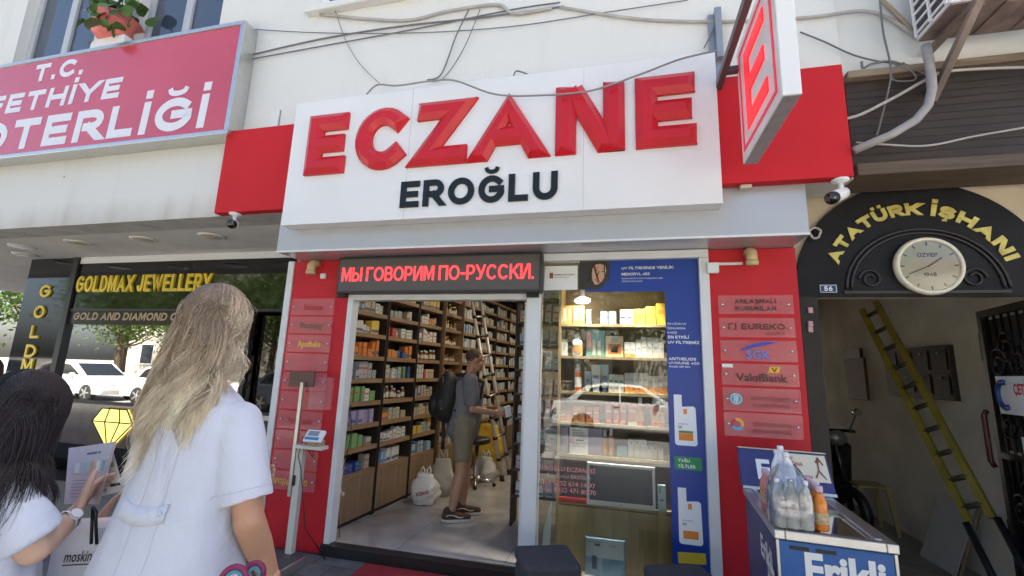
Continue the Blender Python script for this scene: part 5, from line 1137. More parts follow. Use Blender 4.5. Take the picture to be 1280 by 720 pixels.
# monitor, device box, ironing-board shaped card
mo = thing('monitor', 'white framed black monitor in front of the oak counter', 'monitor', at(776, 640, DY0-.05))
A, B, C3, D3 = at(735, 579, DY0-.05), at(818.5, 583, DY0-.05), at(820, 639, DY0-.05), at(732, 630, DY0-.05)
mx0, mx1, mz0, mz1 = (A.x+D3.x)/2, (B.x+C3.x)/2, (C3.z+D3.z)/2, (A.z+B.z)/2
obj('frame', MB().box(mx0, mx1, DY0-.05, DY0-.025, mz0, mz1, .004), M_white, mo); obj('screen', MB().box(mx0+.02, mx1-.02, DY0-.052, DY0-.0495, mz0+.035, mz1-.02), mat('dark_screen', (.012, .014, .014), .12, spec=.7), mo)
obj('mark', MB().box((mx0+mx1)/2-.01, (mx0+mx1)/2+.01, DY0-.0525, DY0-.0505, mz0+.014, mz0+.02), M_gb, mo)
a, b = at(731.5, 671, DY0-.06), at(781, 677, DY0-.06)
db = thing('device_box', 'pale blue printed appliance box standing under the monitor', 'box', ((a.x+b.x)/2, DY0-.06, .09))
obj('carton', MB().box(a.x, b.x, DY0-.06, DY0-.025, .09, a.z, .003), mat('device_box_print', (.32, .48, .62), .4, var=.45, vscale=6, vcol=(.10, .28, .48)), db)
H_ = a.z-.09
obj('printed_panel', MB().box(a.x+.006, b.x-.006, DY0-.0615, DY0-.0605, a.z-.13, a.z-.006), mat('pale_sky_print', (.58, .68, .74), .4, var=.1), db)
obj('printed_panel', MB().box(a.x+.05, a.x+.085, DY0-.0625, DY0-.0617, a.z-.21, a.z-.12, .004), M_lab, db); obj('printed_panel', MB().box(a.x+.10, a.x+.125, DY0-.0625, DY0-.0617, a.z-.22, a.z-.13), M_pb, db)
t = MB(); font_text(t, 'kompresörlü nebulizatör', (a.x+.02, DY0-.0622, a.z-.03), *FRONT, .012, .11); font_text(t, 'Omega', (a.x+.17, DY0-.0622, a.z-.045), *FRONT, .012, .05); obj('lettering', t, M_ink, db)
obj('printed_panel', MB().box(a.x+.07, a.x+.11, DY0-.0625, DY0-.0617, a.z-.052, a.z-.036), M_lab, db)
dcar(822, 832, 606, 0, 'pale blue', 0, 'tall pale blue box standing beside the monitor', Y=DY0-.035, deep=.03)
o = [o for o in bpy.data.objects if o.get('label') == 'tall pale blue box standing beside the monitor'][0]
p = at(827, 639, DY0-.035); hh = at(827, 606, DY0-.035).z-p.z; o.location.z = p.z
for ch in o.children: bpy.data.objects.remove(ch)
obj('carton', MB().box(-.028, .028, -.015, .015, 0, hh, .002), M_pb, o, local=True); obj('printed_panel', MB().box(-.02, -.008, -.0165, -.0155, hh*.7, hh*.95), M_lab3, o, local=True); obj('printed_panel', MB().box(-.012, .012, -.0165, -.0155, hh*.4, hh*.46), M_lab, o, local=True)
obj('stand_block', MB().box(p.x-.03, p.x+.03, DY0-.05, DY0-.022, .09, p.z-.002), M_oak, dc)
m = MB(); pts = [at(*q, 3.70) for q in ((690, 626), (686, 635), (682, 650), (679, 666), (677, 690), (676, 720), (686, 720), (687, 690), (689, 650))]
for q in pts: q.z = max(q.z, .09)
solo('curved_card', m.prism(pts, (0, .004, 0)), mat('pale_card', (.62, .68, .74), .4), 'pale leaf-shaped cardboard display standing by the white post', 'display card')
# dim goods on a second rack seen through the gap beside the post
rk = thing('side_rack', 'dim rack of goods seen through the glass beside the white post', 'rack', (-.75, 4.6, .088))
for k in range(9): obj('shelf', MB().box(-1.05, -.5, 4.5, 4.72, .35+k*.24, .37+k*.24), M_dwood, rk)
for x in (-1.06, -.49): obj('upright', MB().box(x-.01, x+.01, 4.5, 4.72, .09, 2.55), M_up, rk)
for k in range(9):
    x = -1.03
    while x < -.56:
        wd = r2.uniform(.05, .1); place_carton((x+wd/2, 4.57, .3705+k*.24), 0, round(wd/.015)*.015, .085, round(r2.uniform(.1, .19)/.02)*.02, r2.choice(['white', 'cream', 'grey', 'pale blue']), k, 'pale box on the dim rack beside the white post, %s shelf from the floor' % ordn[k], 'boxes on the dim side rack', 'product_box', 'product box'); x += wd+.02
# ---------------------------------------------------------------- weighing scale
YSc = 3.38
g = lambda x, y, Y=YSc: at(x, y, Y)
sc = thing('weighing_scale', 'white weighing and height scale with a small digital display by the left pillar', 'scale', (-2.72, 3.3, 0))
M_cream = mat('cream_enamel', (.66, .64, .57), .4, var=.08)
b0 = atz(361, 690, .06); px_ = b0.x
YSc = b0.y-.0
YSc = min(YSc, 3.40); p1 = at(381, 478, YSc); p2 = at(380, 560, YSc); pb = at(362, 689, YSc)
obj('post', MB().box(pb.x-.03, pb.x+.03, YSc-.02, YSc+.03, .05, p2.z+.0, .004), M_cream, sc)
obj('height_rule', MB().box(pb.x-.062, pb.x-.032, YSc-.03, YSc+.0, at(366, 620, YSc).z, p1.z, .003), M_alu2, sc)
obj('arm', MB().box(pb.x-.03, at(408, 560, YSc).x, YSc-.06, YSc+.03, p2.z+.002, p2.z+.03, .004), M_cream, sc)
e = at(394, 547, YSc-.05); q = Matrix.Translation(e+Vector((0, -.01, .012))) @ Matrix.Rotation(rad(52), 4, 'X')
M = MB().box(-.085, .085, -.055, .055, -.018, .012, .014); M.v = [tuple(q @ Vector(v)) for v in M.v]; obj('display_unit', M, M_white, sc)
M = MB().box(-.06, .04, -.005, .038, .0125, .0145, .0005); M.v = [tuple(q @ Vector(v)) for v in M.v]; obj('display_glass', M, mat('grey_lcd', (.22, .27, .27), .2), sc)
M = MB().box(-.07, .06, -.04, -.015, .0125, .0145, .0005); M.v = [tuple(q @ Vector(v)) for v in M.v]; obj('key_strip', M, mat('blue_key_strip', (.05, .22, .40), .4), sc)
obj('display_foot', MB().box(e.x-.05, e.x+.06, YSc-.05, YSc-.0, p2.z+.032, e.z-.02), mat('tan_bracket', (.45, .33, .2), .5), sc)
a, b = at(364, 464, YSc+.02), at(388, 484, YSc+.02); obj('sign_board', MB().box(a.x-.005, b.x+.03, YSc+.01, YSc+.03, b.z, a.z, .003), mat('brown_board', (.12, .06, .045), .4), sc)
obj('cable', MB().tube([e+Vector((.02, 0, -.04)), e+Vector((-.02, .02, -.16)), Vector((pb.x+.02, YSc-.03, .95)), Vector((pb.x+.01, YSc-.04, .8)), Vector((pb.x+.04, YSc-.03, .7)), Vector((pb.x+.12, YSc, .25)), Vector((pb.x+.3, YSc+.05, .02))], .004, 5), M_blk, sc)
obj('plug_box', MB().box(pb.x-.03, pb.x-.005, YSc-.035, YSc-.021, at(374, 600, YSc).z-.04, at(374, 600, YSc).z+.04, .004), M_blk, sc)
obj('platform', MB().box(pb.x-.30, pb.x+.16, YSc-.62, YSc-.03, .02, .055, .006), mat('ribbed_rubber', (.06, .06, .062), .6, bump=.3, bscale=200), sc)
obj('platform_edge', MB().box(pb.x+.162, pb.x+.185, YSc-.62, YSc-.03, .0, .06, .003).box(pb.x-.325, pb.x-.302, YSc-.62, YSc-.03, .0, .06, .003).box(pb.x-.30, pb.x+.16, YSc-.645, YSc-.622, .0, .06, .003), M_alu2, sc)
lf = thing('leaflet_holder', 'clear acrylic leaflet holder fixed on the pillar above the display', 'leaflet holder', at(401, 485, YF-.04)); a, b = at(391, 471, YF-.05), at(413, 512, YF-.05)
obj('pocket', MB().box(a.x, b.x, YF-.075, YF-.071, b.z, a.z), M_acr, lf); obj('side', MB().box(a.x, a.x+.003, YF-.07, YF-.036, b.z, a.z).box(b.x-.003, b.x, YF-.07, YF-.036, b.z, a.z), M_acr, lf); obj('base', MB().box(a.x, b.x, YF-.07, YF-.036, b.z-.003, b.z-.0005), M_acr, lf)
# ---------------------------------------------------------------- red mat and ottomans
mm = MB(); pts = [atz(457, 706, .006), atz(600, 735, .006)]
m0 = atz(458, 706, .0)
solo('door_mat', MB().box(m0.x, m0.x+1.05, m0.y-.60, m0.y+.005, .002, .012, .003), mat('red_carpet', (.30, .018, .025), .95, var=.25, vscale=60, bump=.4, bscale=300), 'red door mat on the pavement before the threshold', 'mat')
M_felt = mat('charcoal_felt', (.055, .056, .066), .95, var=.22, vscale=90, bump=.35, bscale=260)
def ottoman(c, rz, s, h_, label):
    t = thing('ottoman', label, 'ottoman', (c.x, c.y, 0), rz, 'charcoal ottomans before the shop window')
    obj('body', MB().box(-s/2+.006, s/2-.006, -s/2+.006, s/2-.006, .0, h_-.092, .012), M_felt, t, local=True); obj('seat', MB().box(-s/2, s/2, -s/2, s/2, h_-.085, h_, .022), M_felt, t, local=True)
k = [atz(x, y, .42) for x, y in ((645, 681), (702, 677), (725, 703), (662, 713))]; c = sum(k, Vector())/4
ottoman(Vector((-.475, 3.045, 0)), rad(22), .355, .42, 'charcoal cube ottoman standing before the white door post')
ottoman(Vector((.335, 3.00, 0)), rad(18), .365, .42, 'charcoal cube ottoman standing before the blue sticker')
# ---------------------------------------------------------------- ice cream freezer
fz = thing('chest_freezer', 'blue chest freezer with white lettering and a tilted header, at the passage', 'freezer', (.655, 2.37, 0), rad(-4.5)); FW, FL, FH = .43, .80, .90
M_fb = mat('freezer_blue', (.012, .105, .36), .3, var=.10, vscale=3, coat=.2); M_fd = mat('freezer_navy', (.030, .035, .17), .35, var=.25, vscale=4)
obj('body', MB().box(0, FW, 0, FL, .08, FH-.04, .008), M_fb, fz, local=True)
obj('side_sheet', MB().box(-.004, -.0005, .02, FL-.02, .10, FH-.05), M_fd, fz, local=True)
obj('base', MB().box(.02, FW-.02, .02, FL-.02, .03, .078), M_blk, fz, local=True)
for x in (.05, FW-.05):
    for y in (.06, FL-.06): obj('caster', MB().lathe([(.02, -.012), (.028, 0), (.02, .012)], n=12, M=Matrix.Translation((x, y, .028)) @ Matrix.Rotation(PI/2, 4, 'Y')), M_blk, fz, local=True)
obj('rim', MB().box(-.012, .03, -.012, FL+.01, FH-.038, FH, .004).box(FW-.03, FW+.012, -.012, FL+.01, FH-.038, FH, .004).box(.031, FW-.031, -.012, .03, FH-.038, FH, .004), M_alu2, fz, local=True)
for x in (0, FW): obj('trim', MB().box(x-.006, x+.006, -.006, .004, .08, FH-.04, .002), M_alu2, fz, local=True)
obj('inner_liner', MB().box(.032, FW-.032, .032, FL-.02, FH-.36, FH-.34), M_white, fz, local=True)
obj('lid', MB().box(.031, FW-.031, .031, FL-.02, FH-.018, FH-.013), glass_mat('freezer_lid_glass', (.80, .86, .84), 3.0), fz, local=True)
obj('lid_frame', MB().box(.031, .055, .031, FL-.02, FH-.012, FH+.004, .002).box(FW-.055, FW-.031, .031, FL-.02, FH-.012, FH+.004, .002).box(.056, FW-.056, FL*.55, FL*.55+.012, FH-.012, FH+.002), M_alu2, fz, local=True)
hd = MB().prism([(-.015, FL-.04, FH+.002), (-.015, FL+.08, FH+.002), (-.015, FL+.15, FH+.21), (-.015, FL+.10, FH+.215)], (FW+.05, 0, 0)); obj('header', hd, M_fd, fz, local=True)
hn = Vector((0, .14, .213)).normalized(); ho = Vector((-.015, FL-.04, FH+.002))
fr = (ho, Vector((1, 0, 0)), hn, Vector((1, 0, 0)).cross(hn))
t = MB(); font_text(t, 'Erikli', ho+hn*.07+Vector((.09, 0, 0))+fr[3]*.001, (1, 0, 0), hn, .12, .32, bold=.05); obj('lettering', t, M_white, fz, local=True)
obj('header_trim', MB().prism([(-.016, FL-.045, FH+.003), (-.016, FL-.032, FH+.003), (-.016, FL-.027, FH+.018), (-.016, FL-.04, FH+.018)], (FW+.052, 0, 0)).prism([(-.016, FL+.095, FH+.216), (-.016, FL+.152, FH+.211), (-.016, FL+.153, FH+.217), (-.016, FL+.096, FH+.222)], (FW+.052, 0, 0)), M_alu2, fz, local=True)
t = MB(); font_text(t, 'Erikli', (.10, -.0015, FH-.198), *FRONT, .12, .29, bold=.055); obj('lettering', t, M_white, fz, local=True)
t = MB(); font_text(t, 'Erikli', (-.0055, .36, FH-.22), (0, -1, 0), (0, 0, 1), .10, .26, bold=.05); obj('lettering', t, M_white, fz, local=True)
for k in range(2): obj('vent', MB().box(.045+k*.1, .12+k*.1, -.003, -.0005, FH-.075, FH-.06, .001), M_blk, fz, local=True)
def in_fz(v): return wmat(fz) @ Vector(v)
def note(name, label, o, X, Yv, w_, h_, lines, m_=M_paper, tilt=0, col=None):
    X, Yv = Vector(X).normalized(), Vector(Yv).normalized(); X, Yv = X*math.cos(tilt)+Yv*math.sin(tilt), Yv*math.cos(tilt)-X*math.sin(tilt); N = X.cross(Yv); o = Vector(o)
    t = thing(name, label, 'paper note', o); mb = MB(); nx = 8
    mb.add([o+X*(w_*i/nx)+Yv*(h_*j)+N*(.002+.003*math.sin(i*1.1+j*2)**2) for j in (0, 1) for i in range(nx+1)], [(i, i+1, nx+2+i, nx+1+i) for i in range(nx)], True)
    obj('sheet', mb, m_, t); tx = MB()
    for (s, x, y, H, W) in lines: font_text(tx, s, o+X*x+Yv*y+N*.0058, X, Yv, H, W, bold=.02)
    obj('lettering', tx, col or mat('red_pen', (.50, .05, .08), .5), t); return t, X, Yv, N
Xf = wmat(fz).to_3x3() @ Vector((1, 0, 0)); Yf = wmat(fz).to_3x3() @ Vector((0, 1, 0))
note('price_note', 'white paper price note reading SU 10 TL on the freezer front', in_fz((.19, -.003, FH-.43)), Xf, (0, 0, 1), .20, .25, [('SU', .045, .17, .055, .09), ('10 TL', .03, .08, .055, .14)], tilt=-.06)
note('price_note', 'white paper note with bold dark print on the freezer side', in_fz((-.006, .22, FH-.42)), -Yf, (0, 0, 1), .15, .24, [('SOĞUK', .015, .18, .034, .11), ('SU', .015, .13, .034, .06), ('ÇAY', .015, .08, .034, .07), ('KAHVE', .015, .03, .034, .11)], tilt=-.1, col=M_ink)
hnW = wmat(fz).to_3x3() @ hn
tn, X_, Y_, N_ = note('price_note', 'cream handwritten note with an arrow on the freezer header', in_fz((.185, FL-.04+.14*.30, FH+.002+.213*.30)), Xf, hnW, .27, .165, [('ÇAY', .05, .125, .02, .05), ('OCAĞINA', .035, .09, .022, .11), ('GİR', .05, .055, .02, .04), ('KAPIDAN', .06, .018, .02, .12)], mat('cream_note', (.72, .67, .52), .7))
o_ = in_fz((.185, FL-.04+.14*.30, FH+.002+.213*.30)); ar = MB()
for pts in ([(.215, .12), (.23, .15), (.25, .105)], [(.228, .15), (.222, .07), (.20, .025)], [(.222, .07), (.25, .02)], [(.215, .12), (.235, .125)]): ar.tube([o_+X_*x+Y_*y+N_*.006 for x, y in pts], .0035, 5)
obj('arrow', ar, mat('brown_marker', (.28, .09, .06), .6), tn)
# things on and in the freezer
def water_bottle(c, label, sq=1.):
    t = thing('water_bottle', label, 'water bottle', c, 0, 'shrink-wrapped water bottles on the freezer')
    pr = [(.021, 0), (.0255, .006), (.026, .03), (.024, .035), (.026, .04), (.026, .075), (.024, .08), (.026, .085), (.026, .12), (.023, .145), (.0135, .17), (.0115, .18), (.0115, .186)]
    obj('bottle', MB().lathe(pr, n=16), mat('water_plastic', (.93, .95, 1.0), .14, alpha=.80, spec=.9), t, local=True)
    obj('label', MB().lathe([(.0265, .045), (.0267, .046), (.0267, .072), (.0265, .073)], n=16, caps=False), mat('pale_label', (.72, .74, .82), .4, var=.35, vscale=60, vcol=(.35, .40, .62)), t, local=True)
    obj('cap', MB().lathe([(.0135, .186), (.014, .188), (.014, .202), (.012, .205)], n=14), mat('pale_cap', (.74, .74, .80), .4), t, local=True); return t
names = ['front left', 'front middle', 'front right', 'second row left', 'second row middle', 'second row right', 'third row left', 'third row middle', 'third row right']
wprot = None
for j in range(3):
    for i in range(3):
        c = in_fz((.022+i*.0535, .030+j*.0535, FH+.0045)); lb = '%s water bottle of the shrink-wrapped pack on the freezer' % names[j*3+i]
        if wprot is None: wprot = water_bottle(c, lb)
        else: o = copy_tree(wprot); o.location = c; o['label'] = lb
for i in range(3):
    c = in_fz((.036+i*.038, .11+.012*(i % 2), FH+.115)); o = copy_tree(wprot); o.location = c+Vector((0, 0, .02 if i == 1 else 0)); o['label'] = '%s water bottle lying loose on top of the pack' % ['leftmost', 'middle', 'rightmost'][i]
    o.rotation_euler = (rad(-8+6*i), rad(5-8*i), 0)
# shrink wrap round the pack
m = MB(); nn = 28
for i, (z, s) in enumerate(((.004, .92), (.05, .95), (.11, .93), (.165, .86), (.20, .74), (.235, .56), (.26, .36))):
    for k in range(nn):
        a = 2*PI*k/nn; e = .5; x = math.copysign(abs(math.cos(a))**e, math.cos(a))*.096*s; y = math.copysign(abs(math.sin(a))**e, math.sin(a))*.096*s
        kx = noise.noise(Vector((x*25, y*25, z*18)))*.010; m.v.append(tuple(in_fz((.0755+x*(1+kx*4), .086+y*(1+kx*4), FH+.0045+z))))
for i in range(6):
    for k in range(nn): m.f.append((i*nn+k, i*nn+(k+1) % nn, (i+1)*nn+(k+1) % nn, (i+1)*nn+k))
m.mi = [0]*len(m.f); m.sm = [True]*len(m.f)
wr = solo('shrink_wrap', m, glass_mat('wrap_film', (.95, .96, .98), 1.5, .10, .03), 'loose clear plastic wrap round the pack of water bottles', 'plastic wrap')
def juice(c, label, col):
    t = thing('juice_bottle', label, 'juice bottle', c, 0, 'juice bottles on the freezer')
    obj('bottle', MB().lathe([(.024, 0), (.028, .005), (.028, .11), (.024, .13), (.014, .15), (.013, .16)], n=16), col, t, local=True)
    obj('label', MB().lathe([(.0285, .03), (.0287, .031), (.0287, .075), (.0285, .076)], n=16, caps=False), mat('juice_label', (.60, .42, .30), .4, var=.5, vscale=50, vcol=(.30, .25, .10)), t, local=True)
    obj('cap', MB().lathe([(.016, .16), (.0165, .162), (.0165, .182), (.014, .185)], n=14), mat('pink_cap', (.60, .42, .50), .35), t, local=True)
M_juice = mat('orange_juice', (.75, .22, .02), .15, spec=.6)
for k in range(4): juice(in_fz((.188, .05+k*.062, FH+.0045)), '%s orange juice bottle in the row beside the water pack' % ['nearest', 'second', 'third', 'farthest'][k], M_juice)
for k in range(2): juice(in_fz((.035+.0*k, .30+k*.07, FH+.0045)), ['peach coloured bottle behind the water pack', 'farther peach coloured bottle behind the water pack'][k], mat('peach_juice', (.68, .25, .18), .2))
for k in range(14):
    x, y = .09+(k % 4)*.10, .10+(k//4)*.17
    o = place_carton(in_fz((x, y, FH-.339)), r2.uniform(0, 3), .09, .085, .04+.04*(k % 3), ['white', 'red', 'green', 'yellow', 'pale blue'][k % 5], k, '%s ice cream carton inside the freezer, row %s from the front' % (['white', 'red', 'green', 'yellow', 'pale blue'][k % 5], ordn[k//4]), 'ice creams inside the freezer', 'ice_cream_carton', 'ice cream')
# ---------------------------------------------------------------- passage
PWX = 2.86
def pw(x, y): return atx(x, y, PWX-.0)
mb_ = thing('mailbox_board', 'dark board of mailboxes on the passage wall behind the yellow ladder', 'mailboxes', (PWX-.02, 6.5, 1.2))
A, B, C3 = pw(1111, 441), pw(1192, 431), pw(1205, 502)
ya, yb = A.y, B.y; z0, z1 = C3.z, B.z
obj('board', MB().box(PWX-.05, PWX-.002, yb, ya, z0, z1, .004), mat('dark_board', (.022, .014, .012), .5, var=.3), mb_)
for j in range(2):
    for i in range(4):
        yy = yb+(ya-yb)*(i+.12)/4; zz = z0+(z1-z0)*(.1+.46*j)
        d = obj('door', MB().box(PWX-.056, PWX-.0505, yy, yy+(ya-yb)*.19, zz, zz+(z1-z0)*.36, .001), mat('dark_board', (.022, .014, .012), .5), mb_); obj('lock', MB().ell((PWX-.058, yy+.1, zz+(z1-z0)*.3), .010, u=8, v=6), M_chrome, d)
nb = thing('notice_board', 'small red brown board on the passage wall, deeper than the mailboxes', 'board', (PWX-.02, 6.4, 1.2)); a, b = pw(1059, 449), pw(1088, 501)
obj('panel', MB().box(PWX-.03, PWX-.002, b.y, a.y, b.z, a.z), mat('red_brown_board', (.13, .05, .035), .6), nb); obj('frame', MB().box(PWX-.04, PWX-.002, b.y+.05, a.y-.05, a.z+.002, a.z+.12), M_dwood, nb)
# yellow folding ladder slung along the passage wall
a0, a1 = at(1086, 382, 5.2), at(1226, 650, 4.25)
yl = thing('yellow_ladder', 'yellow folding ladder leaning through the passage, black at its foot', 'ladder', a1)
M_yel = mat('yellow_fibreglass', (.27, .215, .03), .55, var=.35)
dv = (a1-a0).normalized(); sd_ = dv.cross((a0+a1)/2-Vector((0, 0, CH))).normalized(); sd_ = (sd_+.5*dv.cross(sd_)).normalized(); nn_ = dv.cross(sd_)
for s in (-.075, .075): obj('rail', MB().obox((a0+a1)/2+sd_*s, dv*((a1-a0).length/2), sd_*.024, nn_*.018), M_yel, yl)
for k in range(10):
    p = a0+(a1-a0)*(k+.5)/10; obj('rung', MB().tube([p-sd_*.07, p+sd_*.07], .02, 8), mat('dark_rung', (.04, .035, .02), .5), yl)
a2 = a1+dv*1.0
for s in (-.1, .1): obj('leg', MB().tube([a1+sd_*s, a2+sd_*s], .024, 8), M_blk, yl)
ps = thing('plastic_stool', 'olive plastic stool standing in the dim passage behind the freezer', 'stool', atz(1084, 604, .49)-Vector((0, 0, .47)))
M_ol = mat('olive_plastic', (.34, .29, .13), .5)
obj('seat', MB().box(-.15, .15, -.15, .15, .44, .47, .02), M_ol, ps, local=True)
for sx in (-1, 1):
    for sy in (-1, 1): obj('leg', MB().prism([(sx*.13-.025, sy*.13-.01, .445), (sx*.13+.025, sy*.13-.01, .445), (sx*.165+.015, sy*.165-.01, 0), (sx*.165-.015, sy*.165-.01, 0)], (0, .02, 0)), M_ol, ps, local=True)
wb_ = thing('leaning_board', 'pale board with a wooden edge leaning against the passage wall', 'board', Vector((2.72, 4.9, .02)))
obj('panel', MB().prism([(2.60, 4.75, .03), (2.60, 5.2, .03), (2.82, 5.2, .60), (2.82, 4.75, .60)], (.012, 0, 0)), mat('pale_board', (.42, .42, .42), .6, var=.1), wb_)
obj('edge', MB().prism([(2.60, 4.715, .02), (2.63, 4.748, .02), (2.85, 4.748, .62), (2.82, 4.715, .62)], (.02, 0, 0)), M_wood, wb_)
lb_ = thing('low_cabinet', 'dark reddish cabinet along the left side of the passage', 'cabinet', (1.5, 6.6, .02)); obj('body', MB().box(1.32, 1.95, 5.9, 7.6, .02, .82), mat('dark_red_wood', (.06, .025, .018), .5, var=.2), lb_); obj('top', MB().box(1.31, 1.98, 5.86, 7.62, .822, .86), M_dwood, lb_)
for k in range(3): obj('door', MB().box(1.951, 1.965, 5.95+k*.55, 6.45+k*.55, .06, .78), M_dwood, lb_)
# motor scooter in the dark
mo_ = thing('motor_scooter', 'dark motor scooter with chrome mirrors parked inside the passage', 'scooter', Vector((2.15, 6.3, .02)), rad(14))
M_sc = mat('dark_scooter_paint', (.012, .012, .014), .25, coat=.3)
def wheel(y): return MB().tube([(0, y+.20*math.cos(a), .22+.20*math.sin(a)) for a in np.linspace(0, 2*PI, 25)], .05, 8, False)
for y in (-.62, .62): obj('wheel', wheel(y), M_blk, mo_, local=True)
obj('front_shield', MB().prism([(-.2, -.36, .30), (-.16, -.48, .85), (.16, -.48, .85), (.2, -.36, .30)], (0, .05, .02)), M_sc, mo_, local=True)
obj('fork', MB().tube([(0, -.62, .22), (0, -.46, .85), (0, -.42, .98)], .03, 8), M_sc, mo_, local=True)
obj('handlebar', MB().tube([(-.34, -.30, .98), (-.15, -.42, 1.0), (.15, -.42, 1.0), (.34, -.30, .98)], .018, 8), M_blk, mo_, local=True)
obj('headlight', MB().ell((0, -.50, .93), (.10, .07, .08)), M_grey, mo_, local=True)
for sx in (-1, 1): m_o = obj('mirror', MB().ell((sx*.32, -.40, 1.20), (.065, .015, .045)), M_chrome, mo_, local=True); obj('mirror_stem', MB().tube([(sx*.24, -.36, 1.0), (sx*.32, -.39, 1.19)], .008, 6), M_blk, m_o, local=True)
obj('seat', MB().box(-.13, .13, .05, .72, .70, .80, .05), M_blk, mo_, local=True); obj('body', MB().box(-.15, .15, .0, .78, .30, .69, .08).box(-.14, .14, -.36, .05, .22, .29, .02), M_sc, mo_, local=True)
# wrought iron gate leaf, open towards the street
gt = thing('iron_gate', 'dark wrought iron gate leaf standing open at the edge of the passage', 'gate', Vector((2.68, 3.75, .02)))
G0 = Vector((2.62, 4.35, 0)); G1 = Vector((2.74, 2.95, 0)); gd = (G1-G0); gl = gd.length; gd.normalize(); gn = Vector((gd.y, -gd.x, 0))
G0 = at(1222, 380, 4.2); G0.z = 0; G1 = at(1330, 380, 3.3); G1.z = 0; gd = G1-G0; gl = gd.length; gd.normalize(); gn = Vector((gd.y, -gd.x, 0))
M_ir = mat('dark_wrought_iron', (.016, .012, .012), .45, .4, var=.3)
def gp(u, z, o=0.): return G0+gd*u+gn*o+Vector((0, 0, z))
gz0, gz1 = .12, 2.12
m = MB()
for (u0, u1, z0, z1) in ((0, .05, gz0, gz1), (gl-.05, gl, gz0, gz1), (.05, gl-.05, gz1-.05, gz1), (.05, gl-.05, gz0, gz0+.05), (.05, gl-.05, 1.05, 1.09)):
    m.obox(gp((u0+u1)/2, (z0+z1)/2), gd*((u1-u0)/2), gn*.02, Vector((0, 0, (z1-z0)/2)))
obj('frame', m, M_ir, gt)
m = MB()
for k in range(6):
    for z0 in (.30, .72, 1.28, 1.72):
        c = gp(.16+k*(gl-.3)/5, z0+.1*(k % 2)); rr = .12
        m.tube([c+gd*(rr*(1-a/13)*math.cos(a+k))+Vector((0, 0, rr*(1-a/13)*math.sin(a+k))) for a in np.linspace(0, 10, 26)], .011, 6)
for k in range(9): u = .05+(gl-.1)*(k+.5)/9; m.tube([gp(u, gz0+.05), gp(u, gz1-.05)], .008, 6)
obj('scrollwork', m, M_ir, gt)['kind'] = 'stuff'
obj('sheet', MB().obox(gp(gl/2, .6, -.022), gd*(gl/2-.05), gn*.002, Vector((0, 0, .46))), M_ir, gt); obj('sheet', MB().obox(gp(gl/2, 1.58, -.024), gd*(gl/2-.05), gn*.002, Vector((0, 0, .47))), mat('dusty_backing', (.07, .062, .055), .8, var=.5, vscale=9), gt)
obj('handle', MB().tube([gp(.02, .98, .05), gp(.02, 1.02, .07), gp(.02, 1.34, .07), gp(.02, 1.38, .05)], .018, 8), mat('dull_red_iron', (.10, .03, .03), .4, .3), gt)
obj('hinge', MB().tube([gp(-.012, .40), gp(-.012, .62)], .02, 8), M_ir, gt); obj('hinge', MB().tube([gp(-.012, 1.75), gp(-.012, 1.95)], .02, 8), M_ir, gt)
c = gp(.38, 1.50, .03)
p_ = thing('gate_sign', 'white sign with red letters and a blue mark fixed on the iron gate', 'sign', c); m = MB().obox(c, gd*.22, gn*.003, Vector((0, 0, .13))); obj('plate', m, M_white, p_)
t = MB(); font_text(t, 'ÇETİN', c-gd*.02+gn*.005+Vector((0, 0, .01)), gd, (0, 0, 1), .07, .2, bold=.04); obj('lettering', t, mat('red_print', (.6, .02, .03), .5), p_)
m = MB().tube([c-gd*.13+gn*.008+gd*(.07*math.cos(a))+Vector((0, 0, .09*math.sin(a))) for a in np.linspace(1.2, 5.2, 16)], .018, 8); obj('blue_mark', m, mat('dark_blue_mark', (.03, .06, .22), .4), p_)
c = gp(.42, 1.12, .02); n2 = thing('gate_notice', 'blank white paper taped low on the iron gate', 'paper note', c); obj('sheet', MB().obox(c, gd*.09, gn*.001, Vector((0, 0, .11))), M_paper, n2)
# small things on the jamb of the passage
jb = thing('door_hardware', 'row of pale locks on the dark iron jamb beside the pillar', 'lock', (1.28, 3.58, 1.6))
for k, py in enumerate((388, 405, 412)): a = at(1012, py, 3.57); obj('lock', MB().box(a.x-.012, a.x+.018, 3.555, 3.575, a.z-.02, a.z+.02, .004), mat('pale_pink_metal', (.5, .28, .27), .4), jb)
jm = thing('iron_jamb', 'black iron door jamb between the red pillar and the passage', 'door jamb', (1.28, 3.6, 0)); obj('post', MB().box(1.238, 1.325, 3.575, 3.66, .0, 2.143), M_ir, jm); obj('stop', MB().box(1.327, 1.36, 3.60, 3.64, .0, 2.143), M_ir, jm)
